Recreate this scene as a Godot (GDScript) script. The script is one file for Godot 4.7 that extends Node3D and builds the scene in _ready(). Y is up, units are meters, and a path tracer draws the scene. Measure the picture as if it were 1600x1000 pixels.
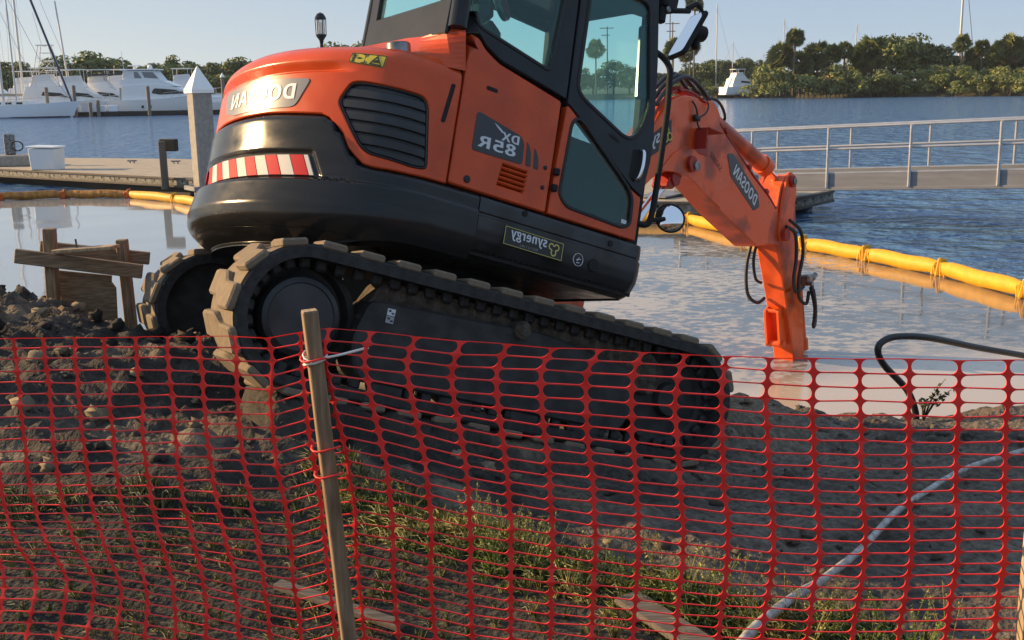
extends Node3D
# A mini excavator on a muddy bank behind an orange safety net; marina, docks and far shore behind.

const EYE := 2.5
const FOCAL := 1720.0            # focal length in units of 1/1600 of the picture width
var rng := RandomNumberGenerator.new()
var taken := {}
var M := {}                      # materials by name
var T := {}                      # textures by name


func _ready() -> void:
	rng.seed = 7
	var cam := Camera3D.new()
	cam.name = "camera"
	cam.fov = 32.418
	cam.near = 0.05
	cam.far = 4000.0
	var a := deg_to_rad(1.0312)
	var pitch := deg_to_rad(11.949)
	var up0 := Vector3(0, cos(pitch), -sin(pitch))
	var fw := Vector3(0, -sin(pitch), -cos(pitch))
	cam.transform = Transform3D(Basis(Vector3.RIGHT * cos(a) - up0 * sin(a), Vector3.RIGHT * sin(a) + up0 * cos(a), -fw), Vector3(0, EYE, 0))
	add_child(cam)
	var world := WorldEnvironment.new()
	world.name = "world"
	var env := Environment.new()
	env.background_mode = Environment.BG_SKY
	env.tonemap_mode = Environment.TONE_MAPPER_LINEAR
	env.tonemap_exposure = 1.7
	env.fog_enabled = true
	env.fog_density = 0.00018
	env.fog_light_color = Color(0.86, 0.90, 0.94)
	env.sdfgi_enabled = true
	env.ssao_enabled = true
	env.ssil_enabled = true
	var sun_dir := Vector3(-sin(deg_to_rad(76)) * cos(deg_to_rad(17)), sin(deg_to_rad(17)), -cos(deg_to_rad(76)) * cos(deg_to_rad(17)))
	env.sky = make_sky(sun_dir)
	env.background_energy_multiplier = 1.0
	world.environment = env
	add_child(world)
	var sun := DirectionalLight3D.new()
	sun.name = "sun"
	sun.light_energy = 1.6
	sun.light_color = Color(1.0, 0.84, 0.62)
	sun.light_angular_distance = 0.5
	sun.shadow_enabled = true
	sun.transform = Transform3D(Basis.looking_at(-sun_dir, Vector3.UP), Vector3(0, 40, 0))
	add_child(sun)
	make_textures()
	make_materials()
	build_water()
	build_land()
	build_far_shore()
	build_marina()
	build_docks()
	build_containment_booms()
	build_bank_things()
	build_excavator()
	build_safety_net()
	build_plants()


func make_sky(sun: Vector3) -> Sky:
	var w := 512
	var h := 256
	var im := Image.create(w, h, false, Image.FORMAT_RGBF)
	for j in h:
		var up := sin(PI * (0.5 - (j + 0.5) / h))
		var flat := sqrt(1.0 - up * up)
		for i in w:
			var t := TAU * ((i + 0.5) / w)
			var d := Vector3(sin(t) * flat, up, -cos(t) * flat)
			var c := maxf(0.0, d.dot(sun))
			var e := maxf(0.0, up)
			var low := exp(-e / 0.075)
			var col := Color(0.212, 0.296, 0.405).lerp(Color(0.215, 0.29, 0.41), e).lerp(Color(0.305, 0.375, 0.43), low)
			col += Color(0.22, 0.13, -0.01) * pow(c, 1.3) * low
			col += Color(0.17, 0.15, 0.09) * pow(c, 1.6) * exp(-e / 0.4)
			col += Color(0.16, 0.13, 0.09) * pow(c, 12.0)
			if up < 0.0:
				col = Color(0.16, 0.17, 0.18)
			im.set_pixel(i, j, col)
	var m := PanoramaSkyMaterial.new()
	m.panorama = ImageTexture.create_from_image(im)
	var s := Sky.new()
	s.sky_material = m
	return s


# ---------------------------------------------------------------- naming

func numbered(called: String) -> String:
	if not taken.has(called):
		taken[called] = 0
		return called
	taken[called] += 1
	return "%s_%03d" % [called, taken[called]]


func tag(o: Node, label: String, category: String, group := "", kind := "") -> Node:
	if label:
		o.set_meta("label", label)
	if category:
		o.set_meta("category", category)
	if group:
		o.set_meta("group", group)
	if kind:
		o.set_meta("kind", kind)
	return o


func thing(called: String, label: String, category: String, xf := Transform3D(), group := "") -> Node3D:
	var o := Node3D.new()
	o.name = numbered(called)
	o.transform = xf
	tag(o, label, category, group)
	add_child(o)
	return o


func part(called: String, st: SurfaceTool, m: Material, parent: Node = self, xf := Transform3D()) -> MeshInstance3D:
	var o := MeshInstance3D.new()
	o.name = numbered(called) if parent == self else called
	o.mesh = st.commit()
	o.material_override = m
	o.transform = xf
	parent.add_child(o, true)
	return o


func shared(called: String, mesh: Mesh, m: Material, parent: Node, xf := Transform3D()) -> MeshInstance3D:
	var o := MeshInstance3D.new()
	o.name = numbered(called) if parent == self else called
	o.mesh = mesh
	o.material_override = m
	o.transform = xf
	parent.add_child(o, true)
	return o


func copy_of(o: Node3D, xf: Transform3D, label := "", group := "") -> Node3D:
	var c: Node3D = o.duplicate()
	c.name = numbered(String(o.name).rstrip("0123456789").rstrip("_"))
	c.transform = xf
	if label:
		c.set_meta("label", label)
	if group:
		c.set_meta("group", group)
	add_child(c)
	return c


# ---------------------------------------------------------------- shapes

func tool() -> SurfaceTool:
	var st := SurfaceTool.new()
	st.begin(Mesh.PRIMITIVE_TRIANGLES)
	return st


func tri(st: SurfaceTool, a: Vector3, b: Vector3, c: Vector3, na: Vector3, nb: Vector3, nc: Vector3) -> void:
	if (b - a).cross(c - a).dot(na + nb + nc) > 0.0:
		st.set_normal(na); st.add_vertex(a)
		st.set_normal(nc); st.add_vertex(c)
		st.set_normal(nb); st.add_vertex(b)
	else:
		st.set_normal(na); st.add_vertex(a)
		st.set_normal(nb); st.add_vertex(b)
		st.set_normal(nc); st.add_vertex(c)


func quad_n(st: SurfaceTool, a: Vector3, b: Vector3, c: Vector3, d: Vector3, na: Vector3, nb: Vector3, nc: Vector3, nd: Vector3) -> void:
	tri(st, a, b, c, na, nb, nc)
	tri(st, a, c, d, na, nc, nd)


func flat_tri(st: SurfaceTool, a: Vector3, b: Vector3, c: Vector3, hint: Vector3) -> void:
	var n := (b - a).cross(c - a).normalized()
	if n.dot(hint) < 0.0:
		n = -n
	tri(st, a, b, c, n, n, n)


func flat_poly(st: SurfaceTool, pts: Array, hint: Vector3) -> void:
	for i in range(1, pts.size() - 1):
		flat_tri(st, pts[0], pts[i], pts[i + 1], hint)


func box(st: SurfaceTool, size: Vector3, xf := Transform3D(), bevel := 0.0) -> void:
	var h := size * 0.5
	var b := minf(bevel, minf(h.x, minf(h.y, h.z)) * 0.9)
	var p := func(s: Vector3, axis: int) -> Vector3:
		var v := s * h
		for k in 3:
			if k != axis:
				v[k] -= s[k] * b
		return xf * v
	for k in 3:
		var i := (k + 1) % 3
		var j := (k + 2) % 3
		for s in [-1.0, 1.0]:
			var q := []
			for e in [[-1, -1], [1, -1], [1, 1], [-1, 1]]:
				var c := Vector3.ZERO
				c[k] = s; c[i] = e[0]; c[j] = e[1]
				q.append(p.call(c, k))
			var n := Vector3.ZERO
			n[k] = s
			flat_poly(st, q, xf.basis * n)
		if b > 0.0:
			for e in [[-1, -1], [1, -1], [1, 1], [-1, 1]]:
				var lo := Vector3.ZERO
				lo[k] = -1; lo[i] = e[0]; lo[j] = e[1]
				var hi := lo
				hi[k] = 1
				var n := Vector3.ZERO
				n[i] = e[0]; n[j] = e[1]
				flat_poly(st, [p.call(lo, i), p.call(hi, i), p.call(hi, j), p.call(lo, j)], xf.basis * n)
	if b > 0.0:
		for x in [-1.0, 1.0]:
			for y in [-1.0, 1.0]:
				for z in [-1.0, 1.0]:
					var s := Vector3(x, y, z)
					flat_poly(st, [p.call(s, 0), p.call(s, 1), p.call(s, 2)], xf.basis * s)


func at(x: float, y: float, z: float) -> Transform3D:
	return Transform3D(Basis(), Vector3(x, y, z))


func beam_xf(a: Vector3, b: Vector3, up := Vector3.UP) -> Transform3D:
	# x along a-b, centred
	var x := (b - a).normalized()
	var z := x.cross(up).normalized()
	return Transform3D(Basis(x, z.cross(x), z), (a + b) * 0.5)


func beam(st: SurfaceTool, a: Vector3, b: Vector3, high: float, wide: float, bevel := 0.003, up := Vector3.UP) -> void:
	box(st, Vector3(a.distance_to(b), high, wide), beam_xf(a, b, up), bevel)


func tube(st: SurfaceTool, pts: Array, r, sides := 8, caps := true) -> void:
	var n := pts.size()
	var side := Vector3.ZERO
	var rings := []
	var norms := []
	for i in n:
		var d: Vector3 = (pts[mini(i + 1, n - 1)] - pts[maxi(i - 1, 0)]).normalized()
		if side == Vector3.ZERO:
			side = d.cross(Vector3.UP if absf(d.y) < 0.9 else Vector3.RIGHT).normalized()
		side = (side - d * side.dot(d)).normalized()
		var other := d.cross(side)
		var rad: float = r[i] if r is Array else r
		var ring := []
		var nr := []
		for k in sides + 1:
			var t := TAU * k / sides
			var v := side * cos(t) + other * sin(t)
			nr.append(v)
			ring.append(pts[i] + v * rad)
		rings.append(ring)
		norms.append(nr)
	for i in n - 1:
		for k in sides:
			quad_n(st, rings[i][k], rings[i][k + 1], rings[i + 1][k + 1], rings[i + 1][k], norms[i][k], norms[i][k + 1], norms[i + 1][k + 1], norms[i + 1][k])
	if caps:
		flat_poly(st, rings[0].slice(0, sides), pts[0] - pts[1])
		flat_poly(st, rings[n - 1].slice(0, sides), pts[n - 1] - pts[n - 2])


func smooth_path(pts: Array, steps := 6) -> Array:
	var c := Curve3D.new()
	for i in pts.size():
		var t: Vector3 = (pts[mini(i + 1, pts.size() - 1)] - pts[maxi(i - 1, 0)]) / 6.0
		c.add_point(pts[i], -t, t)
	var out := []
	for i in pts.size() - 1:
		for k in steps:
			out.append(c.sample(i, float(k) / steps))
	out.append(pts[-1])
	return out


func lathe(st: SurfaceTool, prof: Array, xf := Transform3D(), sides := 20) -> void:
	# prof: Vector2(radius, height) from bottom to top round the y axis
	for i in prof.size() - 1:
		var p: Vector2 = prof[i]
		var q: Vector2 = prof[i + 1]
		var nn := Vector2(q.y - p.y, p.x - q.x).normalized()
		for k in sides:
			var t0 := TAU * k / sides
			var t1 := TAU * (k + 1) / sides
			var c0 := Vector3(cos(t0), 0, sin(t0))
			var c1 := Vector3(cos(t1), 0, sin(t1))
			var n0 := xf.basis * (c0 * nn.x + Vector3.UP * nn.y)
			var n1 := xf.basis * (c1 * nn.x + Vector3.UP * nn.y)
			var a := xf * (c0 * p.x + Vector3.UP * p.y)
			var b := xf * (c1 * p.x + Vector3.UP * p.y)
			var c := xf * (c1 * q.x + Vector3.UP * q.y)
			var d := xf * (c0 * q.x + Vector3.UP * q.y)
			if p.x > 1e-5:
				tri(st, a, b, c if q.x > 1e-5 else d, n0, n1, n1)
			if q.x > 1e-5:
				tri(st, a, c, d, n0, n1, n0)


func disc_xf(centre: Vector3, axis: Vector3) -> Transform3D:
	var y := axis.normalized()
	var x := y.cross(Vector3.RIGHT if absf(y.x) < 0.9 else Vector3.UP).normalized()
	return Transform3D(Basis(x, y, x.cross(y)), centre)


func rod(st: SurfaceTool, a: Vector3, b: Vector3, r: float, sides := 14, bevel := 0.004) -> void:
	var l := a.distance_to(b)
	var e := minf(bevel, minf(r, l) * 0.4)
	lathe(st, [Vector2(0, 0), Vector2(r - e, 0), Vector2(r, e), Vector2(r, l - e), Vector2(r - e, l), Vector2(0, l)], disc_xf(a, b - a), sides)


func area_of(p: PackedVector2Array) -> float:
	var s := 0.0
	for i in p.size():
		s += p[i].cross(p[(i + 1) % p.size()])
	return s * 0.5


func ccw(p: PackedVector2Array) -> PackedVector2Array:
	if area_of(p) < 0.0:
		var q := p.duplicate()
		q.reverse()
		return q
	return p


func inset(p: PackedVector2Array, d: float) -> PackedVector2Array:
	# p counter-clockwise; moves every corner inwards by d
	var out := PackedVector2Array()
	var n := p.size()
	for i in n:
		var e0 := (p[i] - p[(i + n - 1) % n]).normalized()
		var e1 := (p[(i + 1) % n] - p[i]).normalized()
		var n0 := Vector2(-e0.y, e0.x)
		var n1 := Vector2(-e1.y, e1.x)
		out.append(p[i] + (n0 + n1) / maxf(0.35, 1.0 + n0.dot(n1)) * d)
	return out


func rounded(pts: Array, r: float, seg := 4) -> PackedVector2Array:
	var out := PackedVector2Array()
	var n := pts.size()
	for i in n:
		var v: Vector2 = pts[i]
		var a: Vector2 = pts[(i + n - 1) % n]
		var b: Vector2 = pts[(i + 1) % n]
		var ra := minf(r, v.distance_to(a) * 0.45)
		var rb := minf(r, v.distance_to(b) * 0.45)
		var p := v.move_toward(a, ra)
		var q := v.move_toward(b, rb)
		for k in seg + 1:
			var t := float(k) / seg
			out.append(p.lerp(v, t).lerp(v.lerp(q, t), t))
	return out


func prism(st: SurfaceTool, poly: PackedVector2Array, xf: Transform3D, z0: float, z1: float, bevel := 0.0) -> void:
	# poly in local x-y, pushed out from z0 to z1
	var p := ccw(poly)
	var q := inset(p, bevel) if bevel > 0.0 else p
	var ids := Geometry2D.triangulate_polygon(q)
	if ids.is_empty():
		bevel *= 0.2
		q = inset(p, bevel)
		ids = Geometry2D.triangulate_polygon(q)
	if ids.is_empty():
		q = p
		ids = Geometry2D.triangulate_polygon(q)
	for side in [0, 1]:
		var z: float = z1 if side else z0
		var n := xf.basis * (Vector3.BACK if side else Vector3.FORWARD)
		for i in range(0, ids.size(), 3):
			var a := q[ids[i]]
			var b := q[ids[i + 1]]
			var c := q[ids[i + 2]]
			flat_tri(st, xf * Vector3(a.x, a.y, z), xf * Vector3(b.x, b.y, z), xf * Vector3(c.x, c.y, z), n)
	for i in p.size():
		var j := (i + 1) % p.size()
		var e := p[j] - p[i]
		var out := xf.basis * Vector3(e.y, -e.x, 0)
		flat_poly(st, [xf * Vector3(p[i].x, p[i].y, z0 + bevel), xf * Vector3(p[j].x, p[j].y, z0 + bevel), xf * Vector3(p[j].x, p[j].y, z1 - bevel), xf * Vector3(p[i].x, p[i].y, z1 - bevel)], out)
		if bevel > 0.0:
			flat_poly(st, [xf * Vector3(p[i].x, p[i].y, z1 - bevel), xf * Vector3(p[j].x, p[j].y, z1 - bevel), xf * Vector3(q[j].x, q[j].y, z1), xf * Vector3(q[i].x, q[i].y, z1)], out + xf.basis * Vector3.BACK * out.length())
			flat_poly(st, [xf * Vector3(p[i].x, p[i].y, z0 + bevel), xf * Vector3(p[j].x, p[j].y, z0 + bevel), xf * Vector3(q[j].x, q[j].y, z0), xf * Vector3(q[i].x, q[i].y, z0)], out - xf.basis * Vector3.BACK * out.length())


func letters(text: String, font := "Droid Sans", weight := 700) -> Array:
	# flat triangles of a line of lettering: [vertices, indices, width, height] with its lower left corner at 0,0
	var f := SystemFont.new()
	f.font_names = PackedStringArray([font])
	f.font_weight = weight
	var tm := TextMesh.new()
	tm.text = text
	tm.font = f
	tm.font_size = 96
	tm.pixel_size = 0.01
	tm.depth = 0.0
	tm.curve_step = 1.5
	var a := tm.surface_get_arrays(0)
	var v: PackedVector3Array = a[Mesh.ARRAY_VERTEX]
	var lo := v[0]
	var hi := v[0]
	for p in v:
		lo = lo.min(p)
		hi = hi.max(p)
	var idx: PackedInt32Array = a[Mesh.ARRAY_INDEX] if a[Mesh.ARRAY_INDEX] != null else PackedInt32Array(range(v.size()))
	var out := PackedVector2Array()
	for p in v:
		out.append(Vector2(p.x - lo.x, p.y - lo.y))
	return [out, idx, hi.x - lo.x, hi.y - lo.y]


func print_on(st: SurfaceTool, text: String, wide: float, high: float, place: Callable, weight := 700) -> void:
	# place(x, y) -> [point, normal]
	var l := letters(text, "Droid Sans", weight)
	var v: PackedVector2Array = l[0]
	var ids: PackedInt32Array = l[1]
	for i in range(0, ids.size(), 3):
		var q := []
		for k in 3:
			var p := v[ids[i + k]]
			q.append(place.call(p.x / l[2] * wide, p.y / l[3] * high))
		tri(st, q[0][0], q[1][0], q[2][0], q[0][1], q[1][1], q[2][1])


# ---------------------------------------------------------------- materials

func lin(r: float, g: float, b: float) -> Color:
	return Color(r, g, b).linear_to_srgb()


func noise_tex(seed_: int, freq: float, octaves: int, lo: Color, hi: Color, size := 512, kind := FastNoiseLite.TYPE_SIMPLEX_SMOOTH, p0 := 0.0, p1 := 1.0) -> NoiseTexture2D:
	var n := FastNoiseLite.new()
	n.seed = seed_
	n.noise_type = kind
	n.frequency = freq
	n.fractal_octaves = octaves
	var t := NoiseTexture2D.new()
	t.width = size
	t.height = size
	t.seamless = true
	t.noise = n
	var g := Gradient.new()
	g.set_color(0, lo)
	g.set_color(1, hi)
	g.set_offset(0, p0)
	g.set_offset(1, p1)
	t.color_ramp = g
	return t


func normal_tex(seed_: int, freq: float, octaves: int, bump: float, size := 512, kind := FastNoiseLite.TYPE_SIMPLEX_SMOOTH) -> NoiseTexture2D:
	var n := FastNoiseLite.new()
	n.seed = seed_
	n.noise_type = kind
	n.frequency = freq
	n.fractal_octaves = octaves
	var t := NoiseTexture2D.new()
	t.width = size
	t.height = size
	t.seamless = true
	t.as_normal_map = true
	t.bump_strength = bump
	t.noise = n
	return t


func make_textures() -> void:
	T.soft = noise_tex(1, 0.008, 5, Color(0.84, 0.84, 0.84), Color(1, 1, 1))
	T.dirt = noise_tex(2, 0.012, 6, Color(0.66, 0.63, 0.59), Color(1, 1, 1), 512, FastNoiseLite.TYPE_SIMPLEX_SMOOTH, 0.15, 0.7)
	T.mud = noise_tex(3, 0.010, 6, Color(0.25, 0.25, 0.25), Color(1, 1, 1), 512, FastNoiseLite.TYPE_SIMPLEX_SMOOTH, 0.35, 0.7)
	T.grain = noise_tex(4, 0.02, 4, Color(0.55, 0.50, 0.44), Color(1, 1, 1))
	T.rough = noise_tex(5, 0.015, 5, Color(0.45, 0.45, 0.45), Color(1, 1, 1))
	T.grime = noise_tex(15, 0.006, 6, Color(0.70, 0.66, 0.62), Color(1, 1, 1), 512, FastNoiseLite.TYPE_SIMPLEX_SMOOTH, 0.22, 0.5)
	T.scratch = scratch_tex()
	T.soil = noise_tex(6, 0.02, 6, Color(0.5, 0.48, 0.46), Color(1, 1, 1))
	T.soil_n = normal_tex(7, 0.03, 6, 14.0)
	T.fine_n = normal_tex(8, 0.06, 3, 4.0)
	T.ripple_n = normal_tex(9, 0.006, 6, 40.0, 1024)
	T.calm_n = normal_tex(10, 0.008, 3, 3.0, 512)
	T.dent_n = normal_tex(11, 0.004, 2, 1.2)
	T.wrinkle_n = normal_tex(12, 0.02, 3, 12.0)


func scratch_tex() -> ImageTexture:
	# dark plastic with pale rubbed streaks
	var n := 512
	var im := Image.create(n, n, false, Image.FORMAT_RGB8)
	var r := RandomNumberGenerator.new()
	r.seed = 5
	var f := FastNoiseLite.new()
	f.seed = 6
	f.frequency = 0.012
	f.fractal_octaves = 4
	for j in n:
		for i in n:
			# wraps at the edges by blending with the shifted pattern
			var w := float(i) / n
			var g := lerpf(f.get_noise_2d(i, j * 3.0), f.get_noise_2d(i - n, j * 3.0), w)
			var c := 0.50 + 0.10 * g
			im.set_pixel(i, j, Color(c, c, c))
	for k in 70:
		var p := Vector2(r.randf() * n, r.randf() * n)
		var a := r.randf_range(-0.12, 0.12) if k % 5 else r.randf_range(-0.7, 0.7)
		var l := r.randf_range(14, 150)
		var b := r.randf_range(0.56, 0.80)
		for s in int(l):
			p += Vector2(cos(a), sin(a))
			a += r.randf_range(-0.01, 0.01)
			var x := posmod(int(p.x), n)
			var y := posmod(int(p.y), n)
			var m := b * (1.0 - 0.25 * r.randf())
			im.set_pixel(x, y, Color(m, m, m * 0.98))
	return ImageTexture.create_from_image(im)


func ordinal(k: int) -> String:
	var ones := ["first", "second", "third", "fourth", "fifth", "sixth", "seventh", "eighth", "ninth", "tenth", "eleventh", "twelfth", "thirteenth", "fourteenth", "fifteenth", "sixteenth", "seventeenth", "eighteenth", "nineteenth"]
	if k < 19:
		return ones[k]
	var tens := ["twentieth", "thirtieth", "fortieth"]
	var stem := ["twenty-", "thirty-", "forty-"]
	var t := (k + 1) / 10 - 2
	return tens[t] if (k + 1) % 10 == 0 else stem[t] + ones[(k + 1) % 10 - 1]


func mat(color: Color, rough: float, metal := 0.0, tex: Texture2D = null, scale := Vector3.ONE, nrm: Texture2D = null, nscale := 1.0) -> StandardMaterial3D:
	var m := StandardMaterial3D.new()
	m.albedo_color = color
	m.roughness = rough
	m.metallic = metal
	if tex or nrm:
		m.uv1_triplanar = true
		m.uv1_scale = scale
	if tex:
		m.albedo_texture = tex
	if nrm:
		m.normal_enabled = true
		m.normal_texture = nrm
		m.normal_scale = nscale
	return m


func glass(color: Color, alpha: float) -> StandardMaterial3D:
	var m := StandardMaterial3D.new()
	m.albedo_color = Color(color, alpha)
	m.roughness = 0.03
	m.transparency = BaseMaterial3D.TRANSPARENCY_ALPHA
	return m


func make_materials() -> void:
	M.orange = mat(lin(0.71, 0.086, 0.015), 0.42, 0.0, T.soft, Vector3.ONE * 0.7, T.dent_n, 0.15)
	M.orange.roughness_texture = T.rough
	M.orange.clearcoat_enabled = true
	M.orange.metallic_specular = 0.38
	M.orange.clearcoat = 0.2
	M.orange.clearcoat_roughness = 0.15
	M.arm_orange = mat(lin(0.80, 0.105, 0.016), 0.50, 0.0, T.grime, Vector3.ONE * 0.6)
	M.arm_orange.roughness_texture = T.rough
	M.red = mat(lin(0.42, 0.03, 0.015), 0.5, 0.0, T.soft)
	M.black = mat(lin(0.024, 0.025, 0.028), 0.50, 0.0, T.grime, Vector3.ONE * 0.7, T.dent_n, 0.15)
	M.black.roughness_texture = T.rough
	M.scuffed = mat(lin(0.085, 0.086, 0.088), 0.26, 0.0, T.scratch, Vector3(0.55, 0.9, 0.55), T.dent_n, 0.2)
	M.scuffed.roughness_texture = T.rough
	M.scuffed.metallic_specular = 0.40
	M.frame = mat(lin(0.028, 0.030, 0.034), 0.16, 0.0, T.soft)
	M.frame.metallic_specular = 0.35
	M.rubber = mat(lin(0.014, 0.014, 0.015), 0.6)
	M.void = mat(lin(0.008, 0.008, 0.009), 0.8)
	M.decal_dark = mat(lin(0.03, 0.032, 0.036), 0.3)
	M.decal_grey = mat(lin(0.20, 0.21, 0.22), 0.25)
	M.print_white = mat(lin(0.62, 0.64, 0.68), 0.4)
	M.print_yellow = mat(lin(0.60, 0.52, 0.12), 0.4)
	M.print_black = mat(lin(0.02, 0.02, 0.02), 0.5)
	M.warn_yellow = mat(lin(0.62, 0.50, 0.05), 0.4)
	M.chev_red = mat(lin(0.50, 0.015, 0.03), 0.6)
	M.chev_red.metallic_specular = 0.25
	M.chev_white = mat(lin(0.60, 0.58, 0.54), 0.6)
	M.chev_white.metallic_specular = 0.25
	M.chrome = mat(lin(0.75, 0.76, 0.78), 0.12, 1.0)
	M.steel = mat(lin(0.30, 0.30, 0.31), 0.35, 0.8, T.dirt, Vector3.ONE * 2.0)
	M.mirror = mat(lin(0.85, 0.87, 0.9), 0.02, 1.0)
	M.glass = glass(lin(0.52, 0.95, 0.90), 0.02)
	M.glass.roughness = 0.0
	M.glass.refraction_enabled = true
	M.glass.refraction_scale = 0.035
	M.clear = glass(lin(0.3, 0.4, 0.45), 0.1)
	M.clear.metallic_specular = 0.15
	M.seat = mat(lin(0.03, 0.032, 0.038), 0.8)
	M.track_rubber = mat(lin(0.030, 0.029, 0.028), 0.75, 0.0, T.dirt, Vector3.ONE * 2.5, T.fine_n, 0.6)
	M.tread = mat(lin(0.215, 0.165, 0.112), 0.9, 0.0, T.soft, Vector3.ONE * 3.0, T.fine_n, 0.5)
	M.track_frame = mat(lin(0.032, 0.031, 0.031), 0.65, 0.0, T.dirt, Vector3.ONE * 1.2)
	M.caked = mat(lin(0.105, 0.085, 0.064), 0.95, 0.0, T.dirt, Vector3.ONE * 2.0, T.soil_n, 1.0)
	M.wood = mat(lin(0.38, 0.265, 0.16), 0.8, 0.0, T.grain, Vector3(6, 0.5, 6))
	M.wood_x = mat(lin(0.38, 0.275, 0.175), 0.8, 0.0, T.grain, Vector3(0.5, 6, 6))
	M.wood_grey = mat(lin(0.20, 0.18, 0.16), 0.9, 0.0, T.grain, Vector3(0.6, 8, 8))
	M.plywood = mat(lin(0.36, 0.26, 0.16), 0.8, 0.0, T.grain, Vector3(0.7, 7, 7))
	M.pale_wood = mat(lin(0.62, 0.47, 0.30), 0.75, 0.0, T.grain, Vector3(6, 0.5, 6))
	M.tie = mat(lin(0.72, 0.70, 0.66), 0.5)
	M.net = mat(lin(0.88, 0.035, 0.03), 0.5)
	M.net.backlight_enabled = true
	M.net.backlight = Color(0.22, 0.02, 0.015)
	M.pvc = mat(lin(0.50, 0.49, 0.47), 0.5, 0.0, T.dirt, Vector3.ONE * 3.0)
	M.hose = mat(lin(0.016, 0.017, 0.019), 0.5)
	M.concrete = mat(lin(0.36, 0.34, 0.31), 0.9, 0.0, T.soft, Vector3.ONE * 1.6, T.fine_n, 0.4)
	M.deck = mat(lin(0.48, 0.40, 0.30), 0.9, 0.0, T.soft, Vector3.ONE * 0.5)
	M.fascia = mat(lin(0.30, 0.29, 0.25), 0.85, 0.0, T.dirt, Vector3.ONE * 1.2)
	M.float_black = mat(lin(0.02, 0.02, 0.02), 0.8)
	M.alu = mat(lin(0.62, 0.62, 0.63), 0.42, 0.75, T.soft, Vector3.ONE)
	M.alu_side = mat(lin(0.235, 0.245, 0.27), 0.6, 0.1, T.soft, Vector3(0.4, 2.0, 0.4))
	M.white = mat(lin(0.74, 0.74, 0.73), 0.5)
	M.gelcoat = mat(lin(0.86, 0.86, 0.85), 0.25)
	M.tint = mat(lin(0.02, 0.025, 0.03), 0.1)
	M.canvas_blue = mat(lin(0.03, 0.05, 0.10), 0.8)
	M.canvas_tan = mat(lin(0.42, 0.36, 0.27), 0.85)
	M.mast = mat(lin(0.55, 0.55, 0.54), 0.4, 0.3)
	M.boom_yellow = mat(lin(0.82, 0.42, 0.015), 0.6, 0.0, T.soft, Vector3.ONE * 1.5, T.wrinkle_n, 0.25)
	M.boom_brown = mat(lin(0.50, 0.22, 0.03), 0.5, 0.0, T.dirt, Vector3.ONE * 1.0, T.wrinkle_n, 0.5)
	M.boom_red = mat(lin(0.62, 0.13, 0.02), 0.5, 0.0, T.soft, Vector3.ONE * 1.5, T.wrinkle_n, 0.5)
	M.trunk = mat(lin(0.13, 0.10, 0.075), 0.9, 0.0, T.grain, Vector3(1, 0.3, 1))
	M.palm_trunk = mat(lin(0.22, 0.19, 0.15), 0.9, 0.0, T.grain, Vector3(1, 2, 1))
	M.leaf = mat(Color.WHITE, 0.65)
	M.leaf.vertex_color_use_as_albedo = true
	M.leaf.backlight_enabled = true
	M.leaf.backlight = Color(0.55, 0.6, 0.22)
	M.soil = mat(Color.WHITE, 0.95, 0.0, T.soil, Vector3.ONE * 1.6, T.soil_n, 1.1)
	M.soil.vertex_color_use_as_albedo = true
	M.clod = mat(Color.WHITE, 0.95, 0.0, T.soil, Vector3.ONE * 5.0, T.soil_n, 1.0)
	M.clod.vertex_color_use_as_albedo = true
	M.blade = mat(Color.WHITE, 0.6)
	M.blade.vertex_color_use_as_albedo = true
	M.blade.backlight_enabled = true
	M.blade.backlight = Color(0.5, 0.5, 0.15)
	M.far_land = mat(lin(0.09, 0.085, 0.05), 0.95, 0.0, T.soil, Vector3.ONE * 0.1)
	M.peach = mat(lin(0.58, 0.44, 0.30), 0.8)
	M.brick = mat(lin(0.48, 0.22, 0.12), 0.85)
	M.roof = mat(lin(0.30, 0.28, 0.26), 0.8)
	M.pole = mat(lin(0.20, 0.17, 0.14), 0.9)
	M.lamp_glass = glass(lin(0.6, 0.6, 0.6), 0.3)


# ---------------------------------------------------------------- water and land

func sheet(called: String, corners: Array, y: float, m: Material, kind := "structure") -> MeshInstance3D:
	var st := tool()
	var p := PackedVector2Array()
	for c in corners:
		p.append(Vector2(c.x, c.y))
	var ids := Geometry2D.triangulate_polygon(p)
	for i in range(0, ids.size(), 3):
		var q := []
		for k in 3:
			q.append(Vector3(p[ids[i + k]].x, y, p[ids[i + k]].y))
		flat_tri(st, q[0], q[1], q[2], Vector3.UP)
	var o := part(called, st, m)
	tag(o, "", "", "", kind)
	return o


func boom_line() -> Array:
	# the containment booms, from the left edge of the picture to the right
	return [Vector2(-16.0, -26.6), Vector2(-12.5, -27.0), Vector2(-11.0, -27.3), Vector2(-9.3, -27.0), Vector2(-7.8, -25.7), Vector2(-6.75, -24.4), Vector2(-4.2, -22.6), Vector2(-1.5, -21.6), Vector2(1.0, -20.9), Vector2(3.24, -19.9), Vector2(3.87, -18.0), Vector2(4.44, -16.54), Vector2(5.02, -15.4), Vector2(5.58, -14.1), Vector2(5.95, -12.5), Vector2(6.6, -10.5), Vector2(7.6, -8.6)]


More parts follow.
